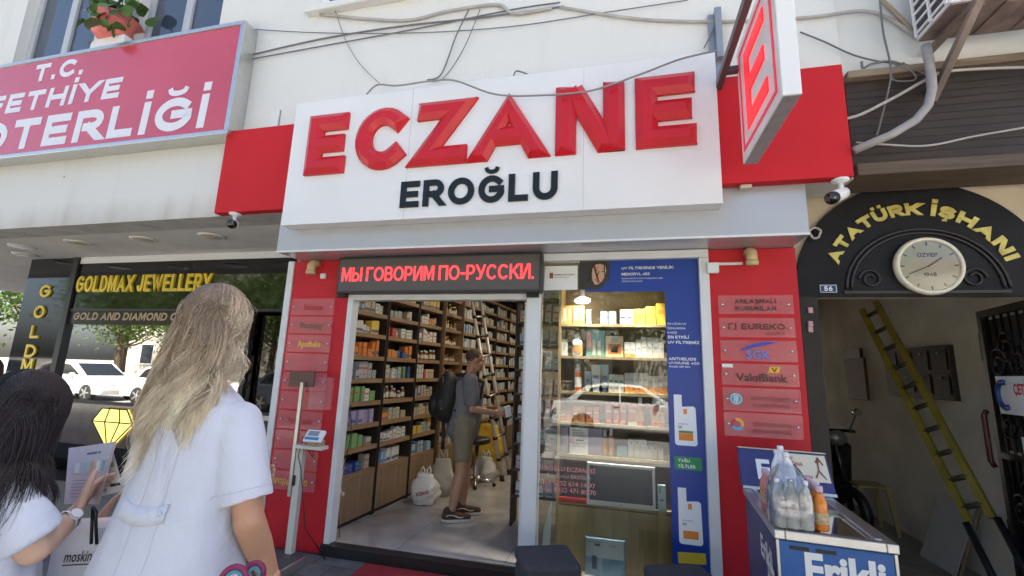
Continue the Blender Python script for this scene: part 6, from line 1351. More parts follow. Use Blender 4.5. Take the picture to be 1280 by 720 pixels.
# ---------------------------------------------------------------- people
M_skin = mat('warm_skin', (.46, .26, .17), .5, var=.10, vscale=22, sub=.15, bump=.06, bscale=220)
M_skin2 = mat('light_skin', (.58, .37, .27), .5, var=.08, vscale=22, sub=.15)
def ori(fwd, up=(0, 0, 1)):
    f = Vector(fwd).normalized(); u = Vector(up); u = (u-f*u.dot(f)).normalized(); r = f.cross(u)
    return Matrix((r, f, u)).transposed()          # columns: right, forward, up
def head_mesh(c, R, s=1.):
    c = Vector(c); m = MB(); T = lambda x, y, z: c+R @ Vector((x*s, y*s, z*s)); E = lambda p, r: m.ell(T(*p), [q*s for q in r], R)
    E((0, -.012, .025), (.077, .098, .095)); E((0, .03, -.045), (.058, .062, .072)); E((0, .055, -.092), (.028, .022, .020))   # skull, face, chin
    E((0, .072, .012), (.052, .020, .014)); E((0, .088, -.066), (.026, .012, .007)); E((0, .086, -.079), (.021, .012, .008))  # brow, lips
    m.cap(T(0, .082, .008), T(0, .108, -.036), .009*s, .014*s); E((-.013, .095, -.042), (.009, .010, .007)); E((.013, .095, -.042), (.009, .010, .007))
    for k in (-1, 1): E((k*.079, -.008, -.015), (.010, .020, .034)); E((k*.045, .055, -.035), (.022, .022, .022))
    m.cap(T(0, -.025, -.05), T(0, -.035, -.17), .056*s, .060*s)
    return remesh(m, .005, 3)
def hand_mesh(w, fwd, palm, side, s=1., curl=.5, thumb=.6):
    """w wrist, fwd along the fingers, palm the way the palm looks; side +1 puts the thumb on the fwd x palm side"""
    f = Vector(fwd).normalized(); n = Vector(palm); n = (n-f*n.dot(f)).normalized(); t = f.cross(n)*side; w = Vector(w); m = MB()
    P = lambda a, b, c: w+(f*a+t*b+n*c)*s
    for b in (-.026, -.009, .009, .026): m.cap(P(.0, b*.6, 0), P(.088, b, 0), .013*s, .0115*s, 10)
    m.cap(P(-.03, 0, 0), P(.02, 0, 0), .024*s, .022*s, 10)
    for b, L_, r in ((.031, .070, .0085), (.0105, .078, .0088), (-.0105, .073, .0084), (-.031, .058, .0076)):
        p = P(.088, b, 0); a = curl*.5; seg = (.46, .31, .23); rr = r
        for q in seg:
            d = (f*math.cos(a)+n*math.sin(a)); e = p+d*L_*q*s; m.cap(p, e, rr*s, rr*.93*s, 8); p = e; a += curl*.8; rr *= .93
    p = P(.018, .026, .006); a = .75
    for L_, r in ((.042, .013), (.032, .0105), (.026, .0092)):
        d = (f*math.cos(a)+t*math.sin(a)+n*thumb).normalized(); e = p+d*L_*s; m.cap(p, e, r*s, r*.92*s, 8); p = e; a -= .25
    return remesh(m, .0032, 2)
def merge(*parts):
    vs = []; fs = []
    for a, f in parts:
        o = len(vs); vs += [tuple(x) for x in a]; fs += [tuple(o+i for i in q) for q in f]
    return mb_from(vs, fs)
def folds(av, c, amp=.010, fx=8., fz=1.6, fine=.004, seed=0.):
    a, fs = av; out = []; bmv = [Vector(x) for x in a]; nr = [Vector() for _ in bmv]
    for f in fs:
        n = (bmv[f[1]]-bmv[f[0]]).cross(bmv[f[2]]-bmv[f[0]])
        for i in f: nr[i] += n
    for v, n in zip(bmv, nr):
        n = n.normalized() if n.length > 1e-12 else n
        k = noise.noise(Vector((v.x*fx+seed, v.y*fx, v.z*fz)))*amp+noise.noise(Vector((v.x*22+seed, v.y*22, v.z*9)))*fine+abs(noise.noise(Vector((v.x*6+v.z*7, v.y*6-v.z*5, seed))))*-fine*1.2
        out.append(v+n*k)
    return out, fs
def eyes(t, c, R, s=1.):
    for k in (-1, 1):
        p = Vector(c)+R @ Vector((k*.031*s, .072*s, -.010*s)); o = obj('eye', MB().ell(p, .0105*s, u=12, v=8), mat('eye_white', (.75, .73, .70), .2), t)
        obj('iris', MB().ell(p+R @ Vector((0, .0062*s, 0)), .0056*s, u=10, v=6), mat('dark_iris', (.03, .018, .01), .1), o)
def loft(secs, M, n=40, e=.85):
    m = MB()
    for (z, rx, ry, cx, cy) in secs:
        for k in range(n):
            a = 2*PI*k/n; c, s_ = math.cos(a), math.sin(a)
            m.v.append(tuple(M @ Vector((cx+math.copysign(abs(c)**e, c)*rx, cy+math.copysign(abs(s_)**e, s_)*ry, z))))
    for i in range(len(secs)-1):
        for k in range(n): m.f.append((i*n+k, i*n+(k+1) % n, (i+1)*n+(k+1) % n, (i+1)*n+k))
    m.f += [tuple(range(n))[::-1], tuple((len(secs)-1)*n+k for k in range(n))]; m.mi = [0]*len(m.f); m.sm = [True]*len(m.f); return m
def strands(name, parent, hc, R, rad3, N, L, cols, body, wave=.010, clumps=110, seed=1, width=.0011, part=.0, line=(.30, .30), tuck=0., spread=0., clump=.7, vary=.25, hi=.0, layer=.0, sidecut=.0, fly=.0):
    """hair: many fine tapered tubes that leave the scalp, fall, and lie on head, back and shoulders; colour runs from root to tip"""
    g = np.random.default_rng(seed); hc = np.array(hc); Rn = np.array(R); r3 = np.array(rad3)
    d = g.normal(size=(N*4, 3)); d /= np.linalg.norm(d, axis=1)[:, None]
    ok = (d[:, 2] > -.35) & ~((d[:, 1] > line[0]) & (d[:, 2] < line[1])) & ~((d[:, 1] > .62) & (d[:, 2] < .62)) & ~((np.abs(d[:, 0]) > .7) & (d[:, 1] > .12) & (d[:, 2] < .1))
    d = d[ok][:N]; N = len(d); loc = d*r3*1.01
    cid = g.integers(0, clumps, N); cd_ = g.normal(size=(clumps, 3)); cd_ /= np.linalg.norm(cd_, axis=1)[:, None]
    cid = np.argmax(d @ cd_.T+g.normal(0, .03, (N, clumps)), axis=1)
    steps = 22; ln = L*(1+g.normal(0, .10, N))*(.80+.25*(d[:, 2] > .2)); h = ln/steps
    cl_ln = g.normal(1, .06, clumps)[cid]; h *= cl_ln*(1-layer*g.random(clumps)[cid]**.6)*(1-sidecut*np.clip((d[:, 1]+.25)*1.6, 0, 1))
    side = np.sign(d[:, 0]-part*.1); v = np.stack([side*.9, -.35-.5*np.abs(d[:, 1]), .12*np.ones(N)], 1); v -= d*(np.sum(v*d, 1))[:, None]
    v /= np.linalg.norm(v, axis=1)[:, None]
    lyr = g.random(N); p = loc.copy(); pts = [p.copy()]
    cj = g.normal(0, .25, (clumps, 3))[cid]; cj[:, 2] = 0
    for i in range(steps):
        s = (i+1)/steps
        v = v*.70+np.array([0, -.02, -.34])[None]*(1+s)+cj*.04*(1-s)+g.normal(0, .006, (N, 3)); v /= np.linalg.norm(v, axis=1)[:, None]
        p = p+v*h[:, None]
        q = p/(r3*1.04); k = np.linalg.norm(q, axis=1); ins = k < 1; p[ins] = (q[ins]/k[ins][:, None])*(r3*1.04)
        lay = 1.05+.13*lyr; q = p/r3; k = np.linalg.norm(q, axis=1); out = (k > lay) & (p[:, 2] > -.35*r3[2]); p[out] = (q[out]/k[out][:, None])*lay[out][:, None]*r3
        for (c, rr) in body:
            c = np.array(c); rr = np.array(rr); q = (p-c)/rr; k = np.linalg.norm(q, axis=1); ins = k < 1; p[ins] = (q[ins]/k[ins][:, None])*rr+c
        pts.append(p.copy())
    P = np.stack(pts, 1)                               # N, steps+1, 3
    tt = np.linspace(0, 1, steps+1)
    cen = np.stack([P[cid == k].mean(0) if (cid == k).any() else np.zeros((steps+1, 3)) for k in range(clumps)])
    w_ = (clump*np.clip(tt*1.4-.15, 0, 1)**1.1)[None, :, None]
    fl = g.random(N) < fly; w_ = np.where(fl[:, None, None], w_*.25, w_); P = P*(1-w_)+cen[cid]*w_
    ph = g.uniform(0, 6.28, clumps)[cid]+g.normal(0, .30, N); fr = g.uniform(1.3, 2.2, clumps)[cid]*6.28
    am = wave*g.uniform(.4, 1.3, clumps)[cid][:, None]*np.clip(tt*1.9-.35, 0, 1)[None]
    P[:, :, 0] += am*np.sin(fr[:, None]*tt[None]+ph[:, None]); P[:, :, 1] += am*.7*np.cos(fr[:, None]*tt[None]*.9+ph[:, None]); 
    P += np.cumsum(g.normal(0, .00025, P.shape), axis=1)
    P[:, :, 0] += spread*(g.normal(0, 1, N))[:, None]*tt[None]**2
    W = P @ Rn.T+hc
    tan = np.gradient(W, axis=1); tan /= np.linalg.norm(tan, axis=2)[:, :, None]+1e-9
    a = np.cross(tan, np.array([.3, .2, 1.])); a /= np.linalg.norm(a, axis=2)[:, :, None]+1e-9; b = np.cross(tan, a)
    rad_ = (width*g.uniform(.7, 1.3, N))[:, None]*(1-.75*tt**2)[None]
    rings = np.stack([W+rad_[:, :, None]*(math.cos(q)*a+math.sin(q)*b) for q in (0, 2.1, 4.2)], 2)   # N, steps+1, 3 corners, xyz
    verts = rings.reshape(-1, 3); base = (np.arange(N)*(steps+1)*3)[:, None, None]; ii = (np.arange(steps)*3)[None, :, None]; kk = np.arange(3)[None, None, :]; k2 = (np.arange(3)+1)[None, None, :] % 3
    F = np.stack([base+ii+kk, base+ii+k2, base+ii+3+k2, base+ii+3+kk], -1).reshape(-1, 4)
    me = bpy.data.meshes.new(name); me.vertices.add(len(verts)); me.vertices.foreach_set('co', verts.ravel())
    me.loops.add(F.size); me.loops.foreach_set('vertex_index', F.ravel().astype(np.int32)); me.polygons.add(len(F)); me.polygons.foreach_set('loop_start', np.arange(0, F.size, 4, dtype=np.int32)); me.update(calc_edges=True)
    me.polygons.foreach_set('use_smooth', np.ones(len(F), bool))
    c0, c1, c2 = [np.array(c) for c in cols]; mixv = np.clip(tt[None]*1.25-.05+g.normal(0, .10, clumps)[cid][:, None]+g.normal(0, .07, N)[:, None], 0, 1)
    C = np.where(mixv[:, :, None] < .5, c0+(c1-c0)*(mixv*2)[:, :, None], c1+(c2-c1)*(mixv*2-1)[:, :, None])*(g.uniform(1-vary, 1+vary, (clumps, 1, 1))*np.where(g.random((clumps, 1, 1)) < hi, 1.14, 1.))[cid]*g.uniform(.88, 1.12, (N, 1, 1))
    C = np.repeat(C[:, :, None, :], 3, 2).reshape(-1, 3); C = np.clip(np.concatenate([C, np.ones((len(C), 1))], 1), 0, 1)
    at_ = me.color_attributes.new('hair_colour', 'FLOAT_COLOR', 'POINT'); at_.data.foreach_set('color', C.astype(np.float32).ravel())
    m_ = mat('hair_strands', (.3, .2, .1), .42, spec=.35, attr='hair_colour')
    return obj(name, me, m_, parent)

def person_basic(label, base, fwd, H, skin, shirt_m, leg_m, shoe_m, joints, hair_m=None, shorts=True, name='person', shoes=True, long_hair=False):
    """a clothed figure from joints given in a local frame (right, forward, up), height 1 = H metres"""
    base = Vector(base); R = ori(fwd); t = thing(name, label, 'person', base)
    J = {k: base+R @ (Vector(v)*H) for k, v in joints.items()}
    m = MB()
    m.cap(J['hip']+Vector((0, 0, .02)), J['chest'], .088*H, .092*H, 18); m.cap(J['chest'], J['neck'], .075*H, .036*H, 16)
    for s in ('l', 'r'):
        m.cap(J['chest']+(J['sh_'+s]-J['chest'])*.3+Vector((0, 0, .03*H)), J['sh_'+s], .045*H, .036*H); m.cap(J['sh_'+s], J['el_'+s], .030*H, .0235*H); m.cap(J['el_'+s], J['wr_'+s], .0235*H, .0155*H)
        m.cap(J['hp_'+s], J['kn_'+s], .058*H, .034*H); m.cap(J['kn_'+s], J['kn_'+s]*.62+J['an_'+s]*.38, .034*H, .036*H); m.cap(J['kn_'+s]*.62+J['an_'+s]*.38, J['an_'+s], .036*H, .021*H)
        ft = R @ Vector((0, 1, 0)); m.cap(J['an_'+s]-Vector((0, 0, .02*H)), J['an_'+s]+ft*.085*H-Vector((0, 0, .028*H)), .020*H, .016*H)
    parts = [remesh(m, .010, 4)]
    hd = R if 'look' not in joints else ori(R @ Vector(joints['look']))
    parts.append(head_mesh(J['head'], hd, H/1.72))
    for s, sg_ in (('l', -1), ('r', 1)):
        d = J['hd_'+s]-J['wr_'+s]; parts.append(hand_mesh(J['wr_'+s], d, R @ Vector((-sg_*.8, .2, -.5)), sg_, H/1.72, .7))
    obj('body', merge(*parts), skin, t); eyes(t, J['head'], hd, H/1.72)
    m = MB(); m.cap(J['hip']+Vector((0, 0, -.01)), J['chest'], .102*H, .104*H, 20); m.cap(J['chest'], J['neck']-Vector((0, 0, .03*H)), .088*H, .05*H, 18)
    for s in ('l', 'r'): e = J['sh_'+s].lerp(J['el_'+s], .68); m.cap(J['chest']+(J['sh_'+s]-J['chest'])*.3+Vector((0, 0, .03*H)), J['sh_'+s], .056*H, .047*H); m.cap(J['sh_'+s], e, .046*H, .045*H)
    obj('shirt', mb_from(*folds(remesh(m, .012, 3), base, .012, 9, 4, .006, H)), shirt_m, t)
    m = MB()
    for s in ('l', 'r'):
        e = J['hp_'+s].lerp(J['kn_'+s], .64) if shorts else J['an_'+s]+Vector((0, 0, .02*H)); m.cap(J['hp_'+s]+Vector((0, 0, .05*H)), J['hp_'+s], .076*H, .070*H); 
        if shorts: m.cap(J['hp_'+s], e, .066*H, .053*H)
        else: m.cap(J['hp_'+s], J['kn_'+s], .072*H, .048*H); m.cap(J['kn_'+s], e, .048*H, .036*H)
    m.cap(J['hip'], J['hip']+Vector((0, 0, .04*H)), .098*H, .098*H)
    obj('shorts' if shorts else 'trousers', mb_from(*folds(remesh(m, .012, 3), base, .012, 8, 3, .006, H+3)), leg_m, t)
    if shoes:
        for s in ('l', 'r'):
            ft = R @ Vector((0, 1, 0)); a = J['an_'+s]; z0 = base.z
            m = MB(); o = Vector((a.x, a.y, z0)); m.cap(o-ft*.025*H+Vector((0, 0, .030*H)), o+ft*.098*H+Vector((0, 0, .020*H)), .029*H, .021*H); m.cap(o-ft*.02*H+Vector((0, 0, .055*H)), o+Vector((0, 0, .04*H)), .026*H, .030*H)
            av, fs = remesh(m, .006, 3); av[:, 2] = np.maximum(av[:, 2], z0+.022); sh = obj('shoe', mb_from(av, fs), shoe_m, t)
            pr = [(o-ft*.055*H+R @ Vector((x*.026*H, 0, 0))) for x in (-.7, .7)]; sole = []
            for k in range(24):
                q = 2*PI*k/24; sole.append(o+ft*(.037+.092*math.cos(q))*H+R @ Vector(((.031-.004*math.cos(q))*H*math.sin(q), 0, 0))+Vector((0, 0, .002)))
            obj('sole', MB().prism(sole, (0, 0, .024)), mat('off_white_sole', (.62, .58, .52), .6), sh)
            st_ = R @ Vector((1, 0, 0))
            for sd2 in (-1, 1): obj('side_stripe', MB().tube([o+st_*sd2*.0285*H+ft*(-.03+.02*k)*H+Vector((0, 0, (.034+.008*math.sin(k*1.1))*H)) for k in range(6)], .004, 6), mat('pale_stripe', (.7, .68, .64), .5), sh)
    if hair_m:
        m = MB(); c = J['head']; s = H/1.72
        m.ell(c+hd @ Vector((0, -.022, .036))*s, (.081*s, .098*s, .090*s), hd)
        if long_hair: m.cap(c+hd @ Vector((0, -.06, .0))*s, c+hd @ Vector((0, -.075, -.22))*s, .075*s, .06*s)
        a, fs = remesh(m, .007, 2); a = np.array([tuple(Vector(v)+Vector((1, 1, 1))*.004*noise.noise(Vector(v)*60)) for v in a]); obj('hair', mb_from(a, fs), hair_m, t)
    return t, J, R
# the man inside, with a rucksack
mf = atz(571, 647, .09)
JM = dict(hip=(0, 0, .52), chest=(0, .015, .73), neck=(0, .03, .835), head=(0, .055, .925), sh_l=(-.105, .02, .80), sh_r=(.105, .02, .80), el_l=(-.13, .02, .64), el_r=(.125, .04, .635), wr_l=(-.09, .15, .62), wr_r=(.10, .175, .615), hd_l=(-.07, .23, .63), hd_r=(.085, .26, .61),
          hp_l=(-.055, 0, .50), hp_r=(.055, 0, .50), kn_l=(-.06, .03, .275), kn_r=(.058, -.005, .275), an_l=(-.065, .02, .045), an_r=(.06, -.05, .045), look=(0, 1, -.12))
HM = 1.68
M_gsh = mat('grey_t_shirt', (.17, .17, .185), .9, var=.12, vscale=14, bump=.15, bscale=300); M_kh = mat('khaki_cotton', (.24, .205, .14), .9, var=.15, vscale=12, bump=.15, bscale=300); M_brs = mat('brown_suede', (.09, .045, .03), .85, var=.2, vscale=40)
M_crop = mat('cropped_brown_hair', (.085, .05, .035), .8, var=.3, vscale=150)
man, J, R = person_basic('man in a grey t-shirt and khaki shorts with a rucksack, standing inside the pharmacy', (mf.x+.02, mf.y, .09), (.92, .40, 0), HM, M_skin, M_gsh, M_kh, M_brs, JM, M_crop)
bp = thing('rucksack', 'black rucksack worn on the back of the man in the pharmacy', 'rucksack', J['chest']); c = J['chest']+R @ Vector((0, -.205, -.05)); M_bk = mat('black_nylon', (.012, .012, .014), .6, bump=.2, bscale=120)
m = MB(); m.ell(c, (.165, .125, .27), R); m.ell(c+R @ Vector((0, -.04, -.09)), (.145, .125, .17), R); obj('bag_body', mb_from(*folds(remesh(m, .012, 2), c, .01, 8, 5, .005, 4)), M_bk, bp)
obj('front_pocket', MB().ell(c+R @ Vector((0, -.135, -.09)), (.11, .06, .12), R), M_bk, bp)
for sx in (-1, 1): obj('strap', MB().tube([c+R @ Vector((sx*.07, .07, .22)), J['chest']+R @ Vector((sx*.09, .0, .175)), J['chest']+R @ Vector((sx*.10, .15, .10)), J['chest']+R @ Vector((sx*.13, .12, -.05)), c+R @ Vector((sx*.12, .07, -.14))], .018, 8), M_bk, bp)
obj('hanging_strap', MB().tube([c+R @ Vector((.02, -.03, -.24)), c+R @ Vector((.03, -.02, -.40)), c+R @ Vector((.03, -.02, -.52))], .018, 6), M_bk, bp)
obj('tag', MB().obox(c+R @ Vector((.09, -.06, .17)), R @ Vector((.03, 0, 0)), R @ Vector((0, .002, 0)), (0, 0, .03)), mat('green_tag', (.25, .5, .3), .5), bp)
obj('zip', MB().tube([c+R @ Vector((.135, -.06, -.12+.03*k)) for k in range(5)], .006, 6), M_white, bp)
m = MB(); q = J['hd_r']+R @ Vector((-.03, .0, .02)); bx2 = thing('small_package', 'small pale packet in the hands of the man with the rucksack', 'packet', q); obj('carton', m.obox(q, R @ Vector((.045, 0, 0)), R @ Vector((0, .03, .01)), R @ Vector((0, -.01, .05))), M_paper, bx2)
JS = dict(JM); JS.update(wr_l=(-.10, .09, .50), wr_r=(.10, .09, .50), hd_l=(-.09, .12, .45), hd_r=(.09, .12, .45), look=(0, 1, 0))
pk = at(323, 478, 5.1)
person_basic('person in a pink shirt inside the jewellery doorway', (pk.x-.05, 5.1, .03), (.3, -1, 0), 1.62, M_skin2, mat('pink_shirt', (.55, .25, .24), .9, var=.1), mat('dark_trousers', (.04, .04, .05), .9), M_blk, JS, mat('brown_hair', (.05, .03, .02), .6), shorts=False)
pk = at(2, 418, 5.6)
person_basic('dark-haired passer-by at the far left beyond the black column', (pk.x-.08, 5.6, 0), (-.4, -1, 0), 1.78, M_skin, mat('brown_shirt', (.10, .06, .045), .9, var=.1), MATS['dark_trousers'], M_blk, JS, MATS['cropped_brown_hair'], shorts=False)

# ---------------------------------------------------------------- the fair-haired woman in a white tunic
M_tun = mat('white_tunic_cotton', (.55, .58, .665), .9, var=.05, vscale=10, bump=.10, bscale=500, spec=.2)
M_trs = mat('white_trousers', (.70, .72, .76), .85)
n, L, b = nodes_of(M_tun); tc = n.new('ShaderNodeTexCoord'); mp_ = n.new('ShaderNodeMapping'); mp_.inputs['Scale'].default_value = (1, 1, .45); mp_.inputs['Rotation'].default_value = (.3, .5, 0)
n1 = n.new('ShaderNodeTexNoise'); n1.inputs['Scale'].default_value = 9; n1.inputs['Detail'].default_value = 4; n1.inputs['Distortion'].default_value = 1.4; L.new(tc.outputs['Object'], mp_.inputs[0]); L.new(mp_.outputs[0], n1.inputs[0])
b2 = n.new('ShaderNodeBump'); b2.inputs['Strength'].default_value = .55; b2.inputs['Distance'].default_value = .02; L.new(n1.outputs[0], b2.inputs['Height'])
bo = [x for x in n if x.bl_idname == 'ShaderNodeBump' and x != b2][0]; L.new(b2.outputs[0], bo.inputs['Normal'])
YB = 1.14; ctr = at(254, 520, YB); base = Vector((ctr.x, YB, 0)); fw = Vector((.02, 1, 0)); R = ori(fw)
topz = at(264, 353, YB).z
wm = thing('person', 'fair-haired woman in a white tunic, back to the street, left of the door', 'person', base)
LT = Matrix.Translation(base) @ R.to_4x4()
lc = lambda x, y, z: LT @ Vector((x, y, z))
hd = ori((.06, 1, -.05)); hc = at(274, 405, YB); hc.z = topz-.128
bodym = MB(); bodym.cap(lc(-.03, 0, .95), lc(-.03, .0, 1.28), .085, .08, 18); bodym.cap(lc(.03, 0, .95), lc(.03, .0, 1.28), .085, .08, 18); bodym.cap(lc(0, 0, 1.28), lc(0, -.01, 1.42), .08, .052, 16); bodym.cap(lc(0, -.01, 1.44), hc+Vector((0, -.01, -.08)), .056, .054)
el_r, wr_r = at(333, 640, 1.20), at(322, 706, 1.30); el_l, wr_l = lc(-.23, .04, 1.12), lc(-.12, .26, 1.10); sh_r, sh_l = lc(.145, 0, 1.375), lc(-.145, 0, 1.375)
el_r, wr_r = lc(.215, .0, 1.115), lc(.185, .15, .90)
for s, e, w_ in ((sh_r, el_r, wr_r), (sh_l, el_l, wr_l)): bodym.cap(lc(0, 0, 1.36).lerp(s, .4), s, .058, .050); bodym.cap(s, e, .047, .039); bodym.cap(e, e.lerp(w_, .35), .041, .040); bodym.cap(e.lerp(w_, .35), w_, .040, .026)
for k in (-1, 1): bodym.cap(lc(k*.09, 0, .92), lc(k*.095, .01, .5), .095, .06); bodym.cap(lc(k*.095, .01, .5), lc(k*.095, -.01, .09), .06, .036); bodym.cap(lc(k*.095, -.02, .05), lc(k*.10, .13, .035), .035, .028)
obj('body', merge(remesh(bodym, .008, 4), head_mesh(hc, hd, .93), hand_mesh(wr_r, lc(.12, .22, .82)-wr_r, R @ Vector((-1, 0, 0)), 1, 1, .7), hand_mesh(wr_l, R @ Vector((.4, .8, .1)), R @ Vector((.3, 0, 1)), -1, 1, .7)), mat('tanned_skin', (.50, .275, .175), .48, var=.08, vscale=25, sub=.15, bump=.05, bscale=250), wm); eyes(wm, hc, hd, .93)
secs = [(.52, .25, .21, -.02, -.07), (.62, .245, .205, -.02, -.065), (.75, .232, .19, -.015, -.055), (.90, .212, .168, -.005, -.04), (1.05, .188, .142, 0, -.022), (1.18, .174, .124, 0, -.008), (1.28, .170, .116, 0, 0), (1.36, .162, .104, 0, 0), (1.41, .138, .088, 0, -.005), (1.445, .10, .073, 0, -.008), (1.47, .068, .063, 0, -.01), (1.485, .060, .057, 0, -.012)]
tm = loft(secs, LT)
sv_r = sh_r.lerp(el_r, .80)+R @ Vector((.008, -.008, 0)); sv_l = sh_l.lerp(el_l, .80)
for s, e in ((sh_r, sv_r), (sh_l, sv_l)): tm.cap(lc(0, 0, 1.36).lerp(s, .5), s, .070, .058); d = (e-s).normalized(); q = d.to_track_quat('Z', 'Y').to_matrix().to_4x4(); tm.lathe([(.055, -.01), (.064, .04), (.069, .12), (.073, (e-s).length), (.072, (e-s).length+.004)], n=24, M=Matrix.Translation(s) @ q)
tu = obj('tunic', mb_from(*folds(remesh(tm, .0065, 6), base, .017, 6, 1.2, .0015, 2)), M_tun, wm)
obj('trousers', mb_from(*remesh(MB().cap(lc(-.10, 0, .90), lc(-.10, 0, .12), .12, .08).cap(lc(.10, 0, .90), lc(.10, 0, .12), .12, .08), .014, 3)), M_trs, wm)
for k in (-1, 1): obj('shoe', MB().ell(lc(k*.10, .05, .035), (.05, .13, .04), R), M_white, wm)
# seams, sleeve hem, half belt, pocket
seam = MB()
def onback(x, z):         # a point just outside the back of the tunic
    for i in range(len(secs)-1):
        if secs[i][0] <= z <= secs[i+1][0]:
            s = (z-secs[i][0])/(secs[i+1][0]-secs[i][0]); rx = secs[i][1]*(1-s)+secs[i+1][1]*s; ry = secs[i][2]*(1-s)+secs[i+1][2]*s; cx = secs[i][3]*(1-s)+secs[i+1][3]*s
            u = max(-1, min(1, (x-cx)/rx)); return Vector((x, -ry*max(0, 1-abs(u)**(2/.85))**(.85/2)-.006, z))
    return Vector((x, -.1, z))
def grid(rows):
    m = MB(); n = len(rows[0]); m.v = [tuple(v) for r in rows for v in r]; m.f = [(j*n+i, j*n+i+1, (j+1)*n+i+1, (j+1)*n+i) for j in range(len(rows)-1) for i in range(n-1)]; m.mi = [0]*len(m.f); m.sm = [True]*len(m.f); return m
def onb(x, z):
    v = onback(x, z); i = max(k for k in range(len(secs)) if secs[k][0] <= z); s_ = (z-secs[i][0])/(secs[i+1][0]-secs[i][0]); v.y += secs[i][4]*(1-s_)+secs[i+1][4]*s_; return v
xs_ = np.linspace(-.06, .085, 12)
def brow(o, z0, z1): return [LT @ (onb(x, z0+.075+.012*((x-.01)/.08)**2)+Vector((0, -o, 0))) for x in xs_]
belt = grid([brow(-.004, 1.048, 0), brow(.006, 1.049, 0), brow(.008, 1.07, 0), brow(.006, 1.092, 0), brow(-.004, 1.093, 0)])
obj('half_belt', belt, M_tun, wm); obj('button', MB().ell(LT @ (onb(.072, 1.155)+Vector((0, -.010, 0))), (.0065, .003, .0065), R, 12, 8), M_tun, wm)
obj('pocket', MB().add([LT @ (onb(x, z)+Vector((0, -.004, 0))) for z in (.70, .86) for x in (.10, .12, .14, .16, .18)], [(i, i+1, i+6, i+5) for i in range(4)], True), M_tun, wm)
sx_ = thing('scissors', 'pink and teal handled scissors in the pocket of the white tunic', 'scissors', LT @ Vector((.17, -.17, .86)))
for k, (px, py, rr) in enumerate(((292, 716, .028), (318, 706, .022))):
    p = at(px, py+7, .98+.10*k); obj('handle_ring', MB().tube([p+Vector((.8, .55, 0)).normalized()*(rr*math.cos(a))+Vector((0, 0, rr*1.25*math.sin(a)-.01)) for a in np.linspace(0, 2*PI, 25)], .007, 8), mat('magenta_plastic', (.17, .010, .065), .45), sx_)
    obj('ring_liner', MB().tube([p+Vector((.8, .55, 0)).normalized()*((rr-.009)*math.cos(a))+Vector((0, 0, (rr*1.25-.009)*math.sin(a)-.01)) for a in np.linspace(0, 2*PI, 25)], .005, 8), mat('teal_plastic', (.04, .25, .33), .35), sx_)
obj('blade', MB().tube([at(300, 722, 1.0), LT @ Vector((.17, -.165, .74))], [.008, .003], 6), M_chrome, sx_)
# hair: a dark fair under-layer and strands
hr3 = (.074, .093, .094); hc2 = hc+hd @ Vector((0, -.012, .024))
bc = hd.inverted() @ (LT @ Vector((0, 0, 1.33))-hc2)
um = MB(); um.ell(hc2+hd @ Vector((0, -.010, .0)), (.074, .090, .094), hd); um.cap(hc2+hd @ Vector((-.015, -.035, -.05)), hc2+hd @ Vector((-.02, -.05, -.16)), .062, .055); um.cap(hc2+hd @ Vector((.025, -.03, -.05)), hc2+hd @ Vector((.03, -.04, -.15)), .058, .05)
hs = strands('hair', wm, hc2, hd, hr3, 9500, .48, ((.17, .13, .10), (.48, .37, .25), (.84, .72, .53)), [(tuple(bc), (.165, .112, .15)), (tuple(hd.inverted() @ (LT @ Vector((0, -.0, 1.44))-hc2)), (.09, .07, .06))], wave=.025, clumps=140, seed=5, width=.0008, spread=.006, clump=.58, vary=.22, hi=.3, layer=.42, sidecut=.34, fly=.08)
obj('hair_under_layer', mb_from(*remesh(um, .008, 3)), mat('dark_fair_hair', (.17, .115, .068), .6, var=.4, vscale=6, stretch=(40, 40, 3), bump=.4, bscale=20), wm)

# ---------------------------------------------------------------- the dark-haired woman at the left edge
YD = .95; hc = at(30, 520, YD); tz = at(30, 465, YD).z; hc.z = tz-.125; base = Vector((hc.x-.03, YD-.04, 0)); fw = Vector((.25, .97, 0)); R = ori(fw); LT = Matrix.Translation(base) @ R.to_4x4(); lc = lambda x, y, z: LT @ Vector((x, y, z))
wd = thing('person', 'dark-haired woman in a white short-sleeved top, holding brochures at the left', 'person', base)
hd = ori((-.35, .92, -.22)); ns_ = tz-.255
el, wr, ht = at(42, 686, .93), at(88, 648, 1.04), at(110, 618, 1.10)
shr, shl = at(62, 596, .95), None; shr = lc(.155, .0, ns_-.05); shl = lc(-.155, 0, ns_-.05)
m = MB(); m.cap(lc(0, 0, .80), lc(0, 0, ns_-.13), .10, .095, 18); m.cap(lc(0, 0, ns_-.13), lc(0, .0, ns_-.02), .08, .05); m.cap(lc(0, 0, ns_-.02), hc+Vector((0, 0, -.08)), .052, .05)
ell_, wrl_ = lc(-.2, .05, ns_-.30), lc(-.03, .27, ns_-.24)
for s, e, w_ in ((shr, el, wr), (shl, ell_, wrl_)): m.cap(lc(0, 0, ns_-.06).lerp(s, .4), s, .055, .05); m.cap(s, e, .047, .038); m.cap(e, e.lerp(w_, .35), .038, .037); m.cap(e.lerp(w_, .35), w_, .037, .024)
for k in (-1, 1): m.cap(lc(k*.085, 0, .78), lc(k*.09, .01, .43), .09, .055); m.cap(lc(k*.09, .01, .43), lc(k*.09, -.01, .09), .055, .034); m.cap(lc(k*.09, -.02, .05), lc(k*.095, .12, .035), .033, .026)
fdir = (ht-wr)
